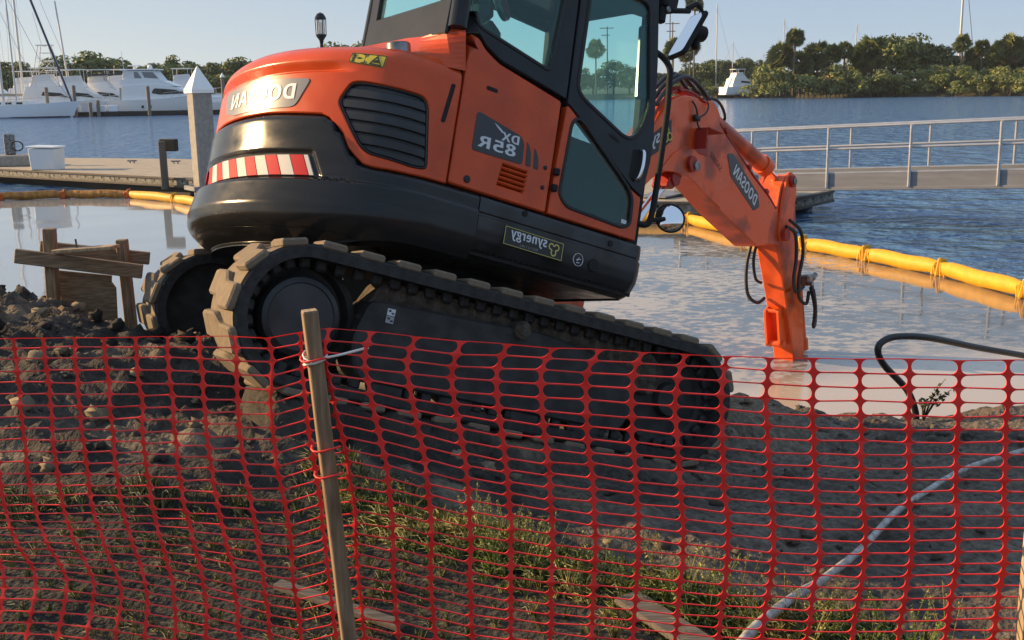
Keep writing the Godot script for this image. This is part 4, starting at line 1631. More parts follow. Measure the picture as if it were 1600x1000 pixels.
		for k in 10:
			var p0 := a0.lerp(a1, (0.16 + 1.42 * k) / 14.27) + o + side.normalized() * (0.052 if s else -0.052)
			st = tool()
			beam(st, p0 + Vector3(0, 0.04, 0), p0 + Vector3(0, 1.09, 0), 0.045, 0.045, 0.006, Vector3.RIGHT)
			part("rail_post", st, M.alu, g)
	st = tool()
	for k in 48:
		var c := a0.lerp(a1, (k + 0.5) / 48.0) + side * 0.5 + Vector3(0, 0.10, 0)
		beam(st, c - side * 0.48, c + side * 0.48, 0.03, 0.20, 0.004)
	tag(part("deck_planks", st, M.alu_side, g), "", "", "", "stuff")
	st = tool()
	beam(st, a0 + Vector3(-0.5, -0.06, 0.35), a0 + side + Vector3(-0.5, -0.06, 0.35), 0.03, 0.6, 0.004)
	part("transition_plate", st, M.alu_side, g)


func float_tube(st: SurfaceTool, pts: Array, rad: Array) -> void:
	# flat-sided float: upright oval with a narrow top
	var d: Vector3 = (pts[-1] - pts[0]).normalized()
	var w := d.cross(Vector3.UP)
	var prof := [Vector2(-0.035, 0.115), Vector2(-0.058, 0.095), Vector2(-0.068, 0.05), Vector2(-0.072, -0.03), Vector2(-0.05, -0.10), Vector2(0.05, -0.10), Vector2(0.072, -0.03), Vector2(0.068, 0.05), Vector2(0.058, 0.095), Vector2(0.035, 0.115), Vector2(0.0, 0.122)]
	var n := prof.size()
	for i in pts.size() - 1:
		for k in n:
			var q := []
			for e in [[i, k], [i + 1, k], [i + 1, (k + 1) % n], [i, (k + 1) % n]]:
				var pr: Vector2 = prof[e[1]] * (rad[e[0]] / 0.12)
				var wob := 0.006 * sin(e[0] * 1.9 + e[1] * 1.3 + pts[0].x * 3.0)
				q.append([pts[e[0]] + w * (pr.x + wob) + Vector3(0, pr.y + wob * 0.5, 0), (w * pr.x * 1.6 + Vector3(0, pr.y, 0)).normalized()])
			quad_n(st, q[0][0], q[1][0], q[2][0], q[3][0], q[0][1], q[1][1], q[2][1], q[3][1])
	for e in [0, pts.size() - 1]:
		var cap := []
		for pr in prof:
			cap.append(pts[e] + w * pr.x * (rad[e] / 0.12) + Vector3(0, pr.y * (rad[e] / 0.12), 0))
		flat_poly(st, cap, -d if e == 0 else d)


func build_containment_booms() -> void:
	var line := boom_line()
	var left := thing("containment_boom", "weathered brown and orange floating boom lying across the water in front of the left dock", "floating boom")
	var right := thing("containment_boom", "bright yellow floating containment boom curving round the excavator's arm to the right edge", "floating boom")
	for i in line.size() - 1:
		var a := Vector3(line[i].x, 0, line[i].y)
		var b := Vector3(line[i + 1].x, 0, line[i + 1].y)
		var west := i < 5
		var root: Node3D = left if west else right
		var parts := 2 if a.distance_to(b) > 2.9 else 1
		for k in parts:
			var p := a.lerp(b, float(k) / parts)
			var q := a.lerp(b, float(k + 1) / parts)
			var st := tool()
			var pts := []
			var rad := []
			for j in 9:
				var t := j / 8.0
				pts.append(p.lerp(q, 0.03 + 0.94 * t) + Vector3(0, 0.10 + 0.008 * sin(t * 9.0 + i), 0))
				rad.append(0.105 * (0.8 if j == 0 or j == 8 else (0.97 if j == 1 or j == 7 else 1.0)))
			float_tube(st, pts, rad)
			part("float_section", st, (M.boom_brown if i < 3 else M.boom_yellow) if west else M.boom_yellow, root)
			# skirt gathered at the joint between two floats
			st = tool()
			var d := (q - p).normalized()
			var w := d.cross(Vector3.UP)
			for j in 5:
				var c := q + d * (j - 2) * 0.05
				var h := 0.215 - 0.02 * absf(j - 2) + (0.03 if j == 2 else 0.0)
				box(st, Vector3(0.055, h, 0.15 - 0.015 * absf(j - 2)), Transform3D(Basis(d, Vector3.UP, w).rotated(d, 0.25 * sin(j * 2.3 + i)), c + Vector3(0, h * 0.45, 0)), 0.02)
			part("boom_joint", st, M.boom_red if i in [0, 1, 2] else M.boom_yellow, root)
			st = tool()
			var low := Vector3(0, -0.25, 0)
			beam(st, p + low, q + low, 0.4, 0.012, 0.002)
			part("skirt", st, M.boom_yellow, root)


# ---------------------------------------------------------------- things on the bank

func on_ground(x: float, z: float, up := 0.0) -> Vector3:
	return Vector3(x, ground_height(x, z) + up, z)


func build_bank_things() -> void:
	# timber batter board on the left
	var f := thing("timber_frame", "rough timber frame of two posts, a crossbeam and a plywood sheet on the mud mound", "timber frame", at(-2.7, 1.1, -6.85))
	var o := Vector3(2.7, -1.1, 6.85)
	var st := tool()
	beam(st, Vector3(-2.90, 0.85, -6.82) + o, Vector3(-2.865, 1.69, -6.82) + o, 0.068, 0.068, 0.005, Vector3.RIGHT)
	part("post", st, M.wood, f)
	st = tool()
	beam(st, Vector3(-2.47, 0.85, -7.0) + o, Vector3(-2.485, 1.59, -7.0) + o, 0.065, 0.065, 0.005, Vector3.RIGHT)
	part("post", st, M.wood, f)
	st = tool()
	beam(st, Vector3(-3.06, 1.535, -6.74) + o, Vector3(-2.33, 1.40, -6.88) + o, 0.088, 0.042, 0.004)
	part("crossbeam", st, M.wood_x, f)
	st = tool()
	beam(st, Vector3(-2.98, 1.56, -6.93) + o, Vector3(-2.34, 1.455, -7.07) + o, 0.08, 0.04, 0.004)
	part("back_beam", st, M.wood_x, f)
	st = tool()
	beam(st, Vector3(-2.82, 1.555, -6.78) + o, Vector3(-2.42, 1.585, -6.70) + o, 0.022, 0.10, 0.003)
	part("loose_plank", st, M.pale_wood, f)
	st = tool()
	prism(st, PackedVector2Array([Vector2(-2.88, 0.95), Vector2(-2.54, 0.95), Vector2(-2.525, 1.29), Vector2(-2.55, 1.33), Vector2(-2.545, 1.37), Vector2(-2.88, 1.41)]), Transform3D(Basis(), o + Vector3(0, 0, -6.93)), -0.01, 0.01, 0.002)
	part("plywood_sheet", st, M.plywood, f)
	st = tool()
	rod(st, Vector3(-2.68, 1.57, -6.76) + o, Vector3(-2.685, 1.63, -6.76) + o, 0.006, 6, 0.001)
	rod(st, Vector3(-2.68, 1.57, -6.76) + o, Vector3(-2.62, 1.575, -6.74) + o, 0.004, 6, 0.001)
	part("nail", st, M.steel, f)
	st = tool()
	beam(st, Vector3(-3.02, 1.05, -6.3), Vector3(-3.12, 1.95, -6.2), 0.03, 0.03, 0.004, Vector3.RIGHT)
	tag(part("steel_bar", st, M.canvas_blue), "dark leaning steel bar at the left edge of the picture", "bar")
	# white plastic pipe across the dug ground
	st = tool()
	var pts := []
	for q in [Vector2(0.55, -2.75), Vector2(0.72, -3.05), Vector2(0.95, -3.45), Vector2(1.20, -3.97), Vector2(1.50, -4.45), Vector2(1.84, -5.02), Vector2(2.15, -5.45), Vector2(2.5, -5.86), Vector2(2.83, -6.12), Vector2(3.2, -6.3), Vector2(3.7, -6.45)]:
		pts.append(on_ground(q.x, q.y, 0.11 if q.y > -3.8 else (0.05 if q.y > -4.4 else 0.02)))
	for k in 3:
		for i in range(1, pts.size() - 1):
			pts[i].y = (pts[i - 1].y + pts[i].y + pts[i + 1].y) / 3.0
	for i in pts.size():
		pts[i].y = maxf(pts[i].y, ground_height(pts[i].x, pts[i].z) + (0.10 if pts[i].z > -3.9 else 0.008))
	tube(st, smooth_path(pts, 6), 0.0165, 10)
	tag(part("plastic_pipe", st, M.pvc), "thin greyish white plastic pipe running up across the dug ground on the right", "pipe")
	# black hose looping out of the water's edge
	st = tool()
	tube(st, smooth_path([Vector3(2.88, 0.10, -7.55), Vector3(2.86, 0.20, -7.53), Vector3(2.78, 0.36, -7.50), Vector3(2.56, 0.58, -7.36), Vector3(2.50, 0.70, -7.32), Vector3(2.56, 0.755, -7.36), Vector3(2.70, 0.76, -7.44), Vector3(2.98, 0.70, -7.62), Vector3(3.5, 0.52, -8.05), Vector3(4.1, 0.33, -8.5), Vector3(4.9, 0.05, -9.2), Vector3(5.6, -0.2, -9.8)], 6), 0.024, 12)
	tag(part("black_hose", st, M.hose), "thick black hose arching from the bank into the water on the right", "hose")
	# planks trodden into the grass
	for q in [[0.36, -3.36, 0.62, -2.92, 0.10, "grey board lying in the grass at the bottom centre right"], [-0.80, -3.42, -0.36, -3.16, 0.045, "grey board in the grass just right of the stake's foot"]]:
		st = tool()
		beam(st, on_ground(q[0], q[1], 0.035), on_ground(q[2], q[3], 0.035), 0.022, q[4], 0.003)
		tag(part("old_board", st, M.wood_grey), q[5], "board", "boards in the grass")
	# little weed at the hose
	st = tool()
	rng.seed = 77
	var base := on_ground(2.90, -7.48)
	for k in 9:
		var e := base + Vector3(rng.randf_range(-0.05, 0.22), rng.randf_range(0.10, 0.36), rng.randf_range(-0.06, 0.06))
		var m := base.lerp(e, 0.5) + Vector3(0, 0.05, 0)
		st.set_color(Color(0.05, 0.04, 0.025))
		tube(st, [base, m, e], [0.006, 0.004, 0.002], 4)
		for j in 8:
			var n := Vector3(rng.randfn(), rng.randfn(), rng.randfn()).normalized()
			leaf_quad(st, m.lerp(e, rng.randf()) + n * 0.02, n, 0.028, rng.randf() * TAU, Color(0.035, 0.045, 0.02) * rng.randf_range(0.6, 1.4))
	tag(part("weed_sprig", st, M.blade), "small dark weed sprouting where the black hose meets the bank", "weed")


# ---------------------------------------------------------------- safety net

func net_keys() -> Array:
	# columns of the net: [number, depth, then for rows 0 2 5 10 15 20 25 30 the place across and down the picture]
	return [
		[-13, 2.98, -160, 530, -158, 560, -152, 616, -144, 705, -132, 790, -112, 846, -92, 900, -100, 990],
		[-9, 2.88, 22, 528, 25, 561, 31, 616, 40, 705, 53, 789, 73, 848, 103, 906, 90, 993],
		[-5, 2.78, 211, 527, 213, 558, 220, 617, 226, 708, 239, 792, 256, 860, 273, 934, 272, 1018],
		[-3, 2.73, 313, 526, 314, 560, 319, 622, 328, 716, 344, 806, 362, 884, 372, 960, 376, 1040],
		[-1, 2.67, 418, 526, 426, 566, 422, 630, 434, 727, 451, 821, 459, 906, 469, 987, 478, 1065],
		[0, 2.655, 468, 520, 470, 556, 474, 618, 488, 716, 502, 810, 512, 896, 522, 978, 530, 1058],
		[1, 2.63, 514, 513, 507, 550, 516, 607, 540, 705, 554, 800, 558, 885, 566, 965, 574, 1045],
		[4, 2.56, 722, 533, 707, 571, 711, 632, 728, 730, 735, 821, 735, 913, 738, 994, 742, 1070],
		[8, 2.48, 1006, 550, 989, 586, 986, 652, 993, 751, 998, 843, 993, 938, 988, 1012, 984, 1085],
		[12, 2.43, 1270, 560, 1270, 604, 1271, 669, 1275, 768, 1281, 865, 1266, 953, 1256, 1035, 1250, 1110],
		[16, 2.40, 1575, 563, 1575, 608, 1572, 672, 1569, 768, 1570, 862, 1558, 950, 1548, 1035, 1540, 1110],
		[20, 2.37, 1885, 566, 1885, 611, 1882, 675, 1878, 771, 1878, 865, 1866, 953, 1856, 1038, 1848, 1113]]


func net_point(px: float, py: float, depth: float) -> Vector3:
	var a := deg_to_rad(1.0312)
	var pitch := deg_to_rad(11.949)
	var up0 := Vector3(0, cos(pitch), -sin(pitch))
	var rt := Vector3.RIGHT * cos(a) - up0 * sin(a)
	var up := Vector3.RIGHT * sin(a) + up0 * cos(a)
	var v := rt * (px - 800.0) / FOCAL + up * (500.0 - py) / FOCAL + Vector3(0, -sin(pitch), -cos(pitch))
	return Vector3(0, EYE, 0) + v * (depth / -v.z)


func cubic(keys: Array, vals: Array, t: float) -> Vector3:
	var i := 0
	while i < keys.size() - 2 and t > keys[i + 1]:
		i += 1
	var f: float = (t - keys[i]) / (keys[i + 1] - keys[i])
	var a: Vector3 = vals[maxi(i - 1, 0)]
	var d: Vector3 = vals[mini(i + 2, keys.size() - 1)]
	var ka: float = keys[maxi(i - 1, 0)]
	var kd: float = keys[mini(i + 2, keys.size() - 1)]
	var span: float = keys[i + 1] - keys[i]
	var m0: Vector3 = (vals[i + 1] - a) / maxf(keys[i + 1] - ka, 0.001) * span
	var m1: Vector3 = (d - vals[i]) / maxf(kd - keys[i], 0.001) * span
	var f2 := f * f
	var f3 := f2 * f
	return vals[i] * (2 * f3 - 3 * f2 + 1) + m0 * (f3 - 2 * f2 + f) + vals[i + 1] * (-2 * f3 + 3 * f2) + m1 * (f3 - f2)


func build_safety_net() -> void:
	var stake := thing("wooden_stake", "brown wooden stake holding up the orange net, left of centre, with a pale top", "stake", at(-0.445, 0.75, -2.64))
	var st := tool()
	var xf := Transform3D(Basis(Vector3.BACK, 0.052) * Basis(Vector3.UP, 0.35), Vector3(-0.047, 1.22, 0.0))
	xf.origin = Vector3(-0.495, 1.973, -2.64) - Vector3(-0.445, 0.75, -2.64)
	xf.basis = Basis(Vector3.BACK, 0.062) * Basis(Vector3.UP, 0.35)
	box(st, Vector3(0.037, 1.40, 0.037), xf * at(0, -0.70, 0), 0.0025)
	part("shaft", st, M.wood, stake)
	st = tool()
	box(st, Vector3(0.034, 0.002, 0.034), xf * at(0, 0.001, 0), 0.0)  # top face in a paler wood colour than the shaft
	part("pale_top", st, M.pale_wood, stake)
	st = tool()
	var s2 := Transform3D(Basis(Vector3.UP, 0.2), Vector3(1.232, 0.7, -2.42))
	box(st, Vector3(0.07, 0.90, 0.03), at(0, 0.44, 0), 0.002)
	tag(part("pale_stake", st, M.pale_wood, self, s2), "pale new wooden stake at the right edge of the picture", "stake")
	# the net
	var keys := net_keys()
	var rows := [0.0, 2.0, 5.0, 10.0, 15.0, 20.0, 25.0, 30.0]
	var cols := []
	var curves := []
	for k in keys:
		cols.append(float(k[0]))
		var pts := []
		for r in 8:
			pts.append(net_point(k[2 + r * 2], k[3 + r * 2], k[1] + 0.004 * rows[r] - 0.006 * maxf(0.0, rows[r] - 15.0) * clampf(-(k[0] + 1.0) / 6.0, 0.0, 1.0)))
		curves.append(pts)
	var wave := FastNoiseLite.new()
	wave.seed = 51
	wave.frequency = 0.35
	var col_cache := {}
	var spot := func(u: float, v: float) -> Vector3:
		if not col_cache.has(v):
			var list := []
			for c in curves:
				list.append(cubic(rows, c, v))
			col_cache[v] = list
		return cubic(cols, col_cache[v], u)
	# nodes of the mesh, each a little out of place
	const U0 := -12
	const U1 := 19
	const V1 := 37
	var at_ := {}
	for v in range(0, V1 + 1):
		for u in range(U0, U1 + 1):
			var p: Vector3 = spot.call(float(u), minf(float(v), 30.0))
			if v > 30:
				p += (p - spot.call(float(u), 28.0)) * (v - 30) * 0.5
			p += Vector3(wave.get_noise_2d(u * 3.1, v * 0.9), wave.get_noise_2d(u * 2.0 + 40.0, v * 2.3), wave.get_noise_2d(u * 1.3, v * 1.1 + 70.0) * 2.2) * 0.005
			if u == 0:
				p.z -= 0.012
			at_[Vector2i(u, v)] = p
	st = tool()
	var thick := 0.0014
	for v in V1:
		for u in range(U0, U1):
			var a: Vector3 = at_[Vector2i(u, v)]
			var b: Vector3 = at_[Vector2i(u + 1, v)]
			var c: Vector3 = at_[Vector2i(u + 1, v + 1)]
			var d: Vector3 = at_[Vector2i(u, v + 1)]
			var sag0 := 0.0075 * wave.get_noise_2d(u * 9.0, v * 7.0)
			var sag1 := 0.0075 * wave.get_noise_2d(u * 9.0, (v + 1) * 7.0)
			var bend := 0.010 * clampf((u + 0.5) / 3.0, -1.0, 1.0) * exp(-absf(u) * 0.22)
			var shape0 := bend * smoothstep(3.0, 7.0, v) * (1.0 - 0.5 * smoothstep(16.0, 24.0, v))
			var shape1 := bend * smoothstep(3.0, 7.0, v + 1) * (1.0 - 0.5 * smoothstep(16.0, 24.0, v + 1))
			var n := (b - a).cross(d - a).normalized()
			if n.z < 0.0:
				n = -n
			var at_uv := func(x: float, y: float) -> Vector3:
				var p := a.lerp(b, x).lerp(d.lerp(c, x), y)
				p.y += lerpf(sag0, sag1, y) * sin(PI * x) * 4.0 * x * (1.0 - x) + lerpf(shape0, shape1, y) * sin(TAU * x)
				return p
			# outline of the slot, stretched half circles at both ends
			var hole := []
			var frame := []
			var hx := 0.464 + 0.012 * wave.get_noise_2d(u * 5.0, v * 5.0)
			var hy := 0.458
			var e := 0.128
			for side in [1.0, -1.0]:
				for k in 9:
					var t: float = (-90.0 + 22.5 * k) * side
					var ct := cos(deg_to_rad(t))
					var sn := sin(deg_to_rad(t))
					hole.append(Vector2(0.5 + side * (hx - e + e * ct), 0.5 + hy * sn))
					var q := Vector2(0.5, 0.5 * tan(deg_to_rad(t))) if absf(t) < 45.1 else Vector2(lerpf(hx - e, 0.5, (90.0 - absf(t)) / 45.0), 0.5 * signf(t))
					frame.append(Vector2(0.5 + side * q.x, 0.5 + q.y))
			for k in 18:
				var l := (k + 1) % 18
				var h0: Vector3 = at_uv.call(hole[k].x, hole[k].y)
				var h1: Vector3 = at_uv.call(hole[l].x, hole[l].y)
				var f0: Vector3 = at_uv.call(frame[k].x, frame[k].y)
				var f1: Vector3 = at_uv.call(frame[l].x, frame[l].y)
				var w := n * thick
				flat_poly(st, [h0 + w, h1 + w, f1 + w, f0 + w], n)
				flat_poly(st, [h0 - w, h1 - w, f1 - w, f0 - w], -n)
				var mid: Vector3 = at_uv.call(0.5, 0.5)
				flat_poly(st, [h0 + w, h1 + w, h1 - w, h0 - w], mid - h0)
	var net := part("safety_net", st, M.net)
	tag(net, "bright orange-red plastic safety netting with slotted holes stretched across the foreground", "safety net")
	# strands wound round the stake, and the cord that ties it
	st = tool()
	for v in [2.0, 8.6, 10.6]:
		var p: Vector3 = spot.call(0.0, v)
		var ring := []
		for k in 9:
			var t := lerpf(-0.2, PI + 0.2, k / 8.0)
			ring.append(Vector3(-0.495 + (1.973 - p.y) * 0.062, p.y, -2.64) + Vector3(cos(t) * 0.036, 0.004 * sin(t * 2.0), sin(t) * 0.034))
		tube(st, ring, 0.0028, 6)
	part("net_strand", st, M.net, net)
	st = tool()
	var y0 := 1.855
	var centre := Vector3(-0.495 + (1.973 - y0) * 0.062, y0, -2.64)
	for k in 3:
		var ring := []
		for j in 13:
			var t := TAU * j / 12.0 + 0.4
			ring.append(centre + Vector3(cos(t) * 0.029, 0.006 * k - 0.006 + 0.010 * cos(t + k), sin(t) * 0.029))
		tube(st, ring, 0.0026, 6, false)
	tube(st, smooth_path([centre + Vector3(0.026, 0.004, 0.016), centre + Vector3(0.06, 0.010, 0.02), centre + Vector3(0.135, 0.026, 0.01)], 4), [0.003, 0.003, 0.003, 0.003, 0.003, 0.0035, 0.0035, 0.0035, 0.004], 6)
	tag(part("cord_tie", st, M.tie), "white cord tied round the brown stake with one loose end", "cord")


# ---------------------------------------------------------------- grass

func tuft(seed_: int, blades: int, high: float, spread: float, seedy: bool) -> ArrayMesh:
	var r := RandomNumberGenerator.new()
	r.seed = seed_
	var st := tool()
	for k in blades:
		var a := r.randf() * TAU
		var l := high * r.randf_range(0.45, 1.0)
		var lean_ := r.randf_range(0.15, 0.9) * spread
		var root := Vector3(cos(a), 0, sin(a)) * 0.012 * r.randf()
		var mid := root + Vector3(cos(a) * lean_ * l * 0.45, l * 0.62, sin(a) * lean_ * l * 0.45)
		var tip := mid + Vector3(cos(a) * lean_ * l * 0.6, l * r.randf_range(-0.05, 0.34), sin(a) * lean_ * l * 0.6)
		var w := Vector3(-sin(a), 0, cos(a)) * r.randf_range(0.0016, 0.0034)
		var n := (Vector3(cos(a), 0.5, sin(a))).normalized()
		st.set_color(Color.WHITE * r.randf_range(0.7, 1.2))
		quad_n(st, root - w, root + w, mid + w, mid - w, n, n, n, n)
		tri(st, mid - w, mid + w, tip, n, n, n)
		if seedy and k < 4:
			var e := root + Vector3(cos(a) * 0.06, high * r.randf_range(1.2, 1.9), sin(a) * 0.06)
			st.set_color(Color(1.3, 1.2, 0.9))
			tube(st, [root, root.lerp(e, 0.6) + Vector3(0, 0.01, 0), e], [0.0012, 0.0010, 0.0008], 3, false)
			for j in 9:
				var t := r.randf_range(0.6, 1.0)
				var d := Vector3(r.randfn(), r.randfn() + 0.6, r.randfn()).normalized()
				leaf_quad(st, root.lerp(e, t) + d * 0.008, d, 0.007, r.randf() * TAU, Color(1.4, 1.25, 0.85))
	return st.commit()


func build_plants() -> void:
	rng.seed = 99
	var sets := [[], [], [], []]
	var tints := [[], [], [], []]
	for k in 26000:
		var x := rng.randf_range(-3.6, 2.2)
		var z := rng.randf_range(-4.7, -2.45)
		var s := ridge_side(x, z)
		if s < -0.30 or (x < -0.9 and s < 0.15):
			continue
		var thick := 0.85
		if s < 0.0:
			thick = 0.8 * (1.0 + s / 0.30)
		elif s > 0.35:
			thick = 0.40
		if x < -0.75:
			thick *= 0.30
		elif s > 0.45:
			thick *= 0.45
		thick *= 0.35 + 1.1 * clampf(clump.get_noise_2d(x * 1.3 + 20.0, z * 1.3) + 0.45, 0, 1)
		if rng.randf() > thick:
			continue
		var size := rng.randf_range(0.6, 1.15) * (1.15 if absf(s) < 0.3 else 0.8)
		var kind := rng.randi_range(0, 2)
		if absf(s) < 0.35 and x > -0.2 and rng.randf() < 0.07:
			kind = 3
		var b := Basis(Vector3.UP, rng.randf() * TAU).scaled(Vector3.ONE * size)
		sets[kind].append(Transform3D(b, on_ground(x, z, -0.006)))
		var dry := clampf(rng.randf() * 0.8 + clump.get_noise_2d(x * 2.0, z * 2.0 + 9.0), 0, 1)
		tints[kind].append(Color(0.10, 0.15, 0.030).lerp(Color(0.32, 0.28, 0.11), dry * 0.9) * rng.randf_range(0.7, 1.25) * (0.55 if x < -0.75 or s > 0.5 else 1.0))  # shade on the left and nearer the net darkens the tint itself
	for k in 4:
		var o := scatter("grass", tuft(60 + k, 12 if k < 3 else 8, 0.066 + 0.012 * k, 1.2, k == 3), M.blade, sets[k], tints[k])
		tag(o, ["short matted grass along the lit edge of the bank", "green and dry grass on the strip behind the net", "thin grass tufts at the foot of the net", "tall seeding weeds on the edge above the dug ground"][k], "grass", "grass on the bank", "stuff")


# ---------------------------------------------------------------- excavator
# The house is drawn on the outline of its plan: s runs from the front of the cab side round the tail, y is height, o is how far outside.

const TAIL := 1.3957
const HALF := 1.0591
const CORNER := 0.4048
const FRONT := 0.75


func plan(s: float) -> Array:
	var zc := HALF - CORNER
	var d := TAIL - CORNER
	var xc := -sqrt(d * d - zc * zc)
	var phi := atan2(zc, -xc)
	var l1 := FRONT - xc
	var l2 := CORNER * (PI / 2 - phi)
	var l3 := TAIL * phi
	if s > l1 + l2 + l3:
		var q := plan(2.0 * (l1 + l2 + l3) - s)
		return [Vector2(q[0].x, -q[0].y), Vector2(q[1].x, -q[1].y)]
	if s < l1:
		return [Vector2(FRONT - s, HALF), Vector2(0, 1)]
	if s < l1 + l2:
		var t := PI / 2 + (s - l1) / CORNER
		return [Vector2(xc, zc) + Vector2(cos(t), sin(t)) * CORNER, Vector2(cos(t), sin(t))]
	var u := PI - phi + (s - l1 - l2) / TAIL
	return [Vector2(cos(u), sin(u)) * TAIL, Vector2(cos(u), sin(u))]


const ROUND := 5.6894            # length of the whole outline


func lean(s: float, y: float) -> float:
	# the cab leans in; the hood closes over its top with a step
	var o := 0.0
	if s < 1.56 and y > 1.8:
		o -= (y - 1.8) * 0.035
	if s > 1.39 and s < ROUND - 1.39:
		var f := smoothstep(1.95, 2.15, s) * (1.0 - smoothstep(ROUND - 2.15, ROUND - 1.95, s))
		o -= f * 0.030 * smoothstep(1.652, 1.662, y) * clampf(1.0 - (y - 1.662) / 0.048, 0.0, 1.0)
		if y > 1.70:
			var k := clampf((y - 1.70) / 0.115, 0.0, 1.0)
			o -= 0.11 * (1.0 - sqrt(maxf(0.0, 1.0 - k * k)))
	return o


func hull(s: float, y: float, o: float) -> Vector3:
	var q := plan(s)
	var f: float = o + lean(s, y)
	return Vector3(q[0].x + q[1].x * f, y, q[0].y + q[1].y * f)


func hull_n(s: float, y: float) -> Vector3:
	var e := 0.004
	var ds := hull(s + e, y, 0) - hull(s - e, y, 0)
	var dy := hull(s, y + e, 0) - hull(s, y - e, 0)
	var n := ds.cross(dy).normalized()
	var q := plan(s)
	return n if n.dot(Vector3(q[1].x, 0, q[1].y)) > -0.2 else -n


func skin(st: SurfaceTool, poly: PackedVector2Array, o0: float, o1: float, bevel := 0.004, holes: Array = [], cell := 0.07, tall := 0.0, back := false) -> void:
	var p := ccw(poly)
	var face := inset(p, bevel)
	var cuts := []
	for h in holes:
		cuts.append([ccw(h), inset(ccw(h), -bevel)])
	var lo := face[0]
	var hi := face[0]
	for v in face:
		lo = lo.min(v)
		hi = hi.max(v)
	var nx := maxi(1, ceili((hi.x - lo.x) / cell))
	var ny := maxi(1, ceili((hi.y - lo.y) / (tall if tall > 0.0 else cell)))
	for i in nx:
		for j in ny:
			var a := lo + (hi - lo) * Vector2(float(i) / nx, float(j) / ny)
			var b := lo + (hi - lo) * Vector2(float(i + 1) / nx, float(j + 1) / ny)
			var pieces: Array = Geometry2D.intersect_polygons(PackedVector2Array([a, Vector2(b.x, a.y), b, Vector2(a.x, b.y)]), face)
			for c in cuts:
				var left := []
				for q in pieces:
					left.append_array(Geometry2D.clip_polygons(q, c[1]))
				pieces = left
			for q in pieces:
				var ids := Geometry2D.triangulate_polygon(q)
				for k in range(0, ids.size(), 3):
					var u: Vector2 = q[ids[k]]
					var v: Vector2 = q[ids[k + 1]]
					var w: Vector2 = q[ids[k + 2]]
					tri(st, hull(u.x, u.y, o1), hull(v.x, v.y, o1), hull(w.x, w.y, o1), hull_n(u.x, u.y), hull_n(v.x, v.y), hull_n(w.x, w.y))
					if back:
						tri(st, hull(u.x, u.y, o0), hull(v.x, v.y, o0), hull(w.x, w.y, o0), -hull_n(u.x, u.y), -hull_n(v.x, v.y), -hull_n(w.x, w.y))
	rim(st, p, face, o0, o1, bevel, 1.0)
	for c in cuts:
		rim(st, c[0], c[1], o0, o1, bevel, -1.0)


func rim(st: SurfaceTool, p: PackedVector2Array, face: PackedVector2Array, o0: float, o1: float, bevel: float, way: float) -> void:
	for i in p.size():
		var j := (i + 1) % p.size()
		var steps := maxi(1, ceili(p[i].distance_to(p[j]) / 0.06))
		var e := (p[j] - p[i]).normalized()
		var out := Vector2(e.y, -e.x) * way
		for k in steps:
			var a := p[i].lerp(p[j], float(k) / steps)
			var b := p[i].lerp(p[j], float(k + 1) / steps)
			var fa := face[i].lerp(face[j], float(k) / steps)
			var fb := face[i].lerp(face[j], float(k + 1) / steps)
			var hint := hull(a.x + out.x * 0.01, a.y + out.y * 0.01, o1) - hull(a.x, a.y, o1)
			var n := hull_n(a.x, a.y)
			flat_poly(st, [hull(a.x, a.y, o0), hull(b.x, b.y, o0), hull(b.x, b.y, o1 - bevel), hull(a.x, a.y, o1 - bevel)], hint)
			flat_poly(st, [hull(a.x, a.y, o1 - bevel), hull(b.x, b.y, o1 - bevel), hull(fb.x, fb.y, o1), hull(fa.x, fa.y, o1)], hint.normalized() + n)


func poly(pts: Array, r := 0.02, seg := 4) -> PackedVector2Array:
	return rounded(pts, r, seg)


func skin_part(called: String, pts: PackedVector2Array, o0: float, o1: float, m: Material, parent: Node, bevel := 0.004, holes: Array = [], cell := 0.07) -> MeshInstance3D:
	var st := tool()
	skin(st, pts, o0, o1, bevel, holes, cell, 0.0, m == M.glass)
	return part(called, st, m, parent)


func on_hull(s0: float, y0: float, o: float, slope := 0.0) -> Callable:
	# lettering reads from right to left here, as in the photograph
	return func(x: float, y: float) -> Array:
		return [hull(s0 + x, y0 + y + x * slope, o), hull_n(s0 + x, y0 + y)]


func loft(st: SurfaceTool, s0: float, s1: float, ns: int, rows: Callable, nr: int) -> void:
	# rows(s, t) -> Vector2(y, o)
	var g := []
	for i in ns + 1:
		var s := lerpf(s0, s1, float(i) / ns)
		var col := []
		for j in nr + 1:
			var q: Vector2 = rows.call(s, float(j) / nr)
			col.append(hull(s, q.x, q.y))
		g.append(col)
	var n := []
	for i in ns + 1:
		var col := []
		for j in nr + 1:
			var ds: Vector3 = g[mini(i + 1, ns)][j] - g[maxi(i - 1, 0)][j]
			var dt: Vector3 = g[i][mini(j + 1, nr)] - g[i][maxi(j - 1, 0)]
			var v := ds.cross(dt).normalized()
			var q := plan(lerpf(s0, s1, float(i) / ns))
			col.append(v if v.dot(Vector3(q[1].x, 0, q[1].y)) + v.y * 0.001 > -0.6 else -v)
		n.append(col)
	for i in ns:
		for j in nr:
			quad_n(st, g[i][j], g[i + 1][j], g[i + 1][j + 1], g[i][j + 1], n[i][j], n[i + 1][j], n[i + 1][j + 1], n[i][j + 1])


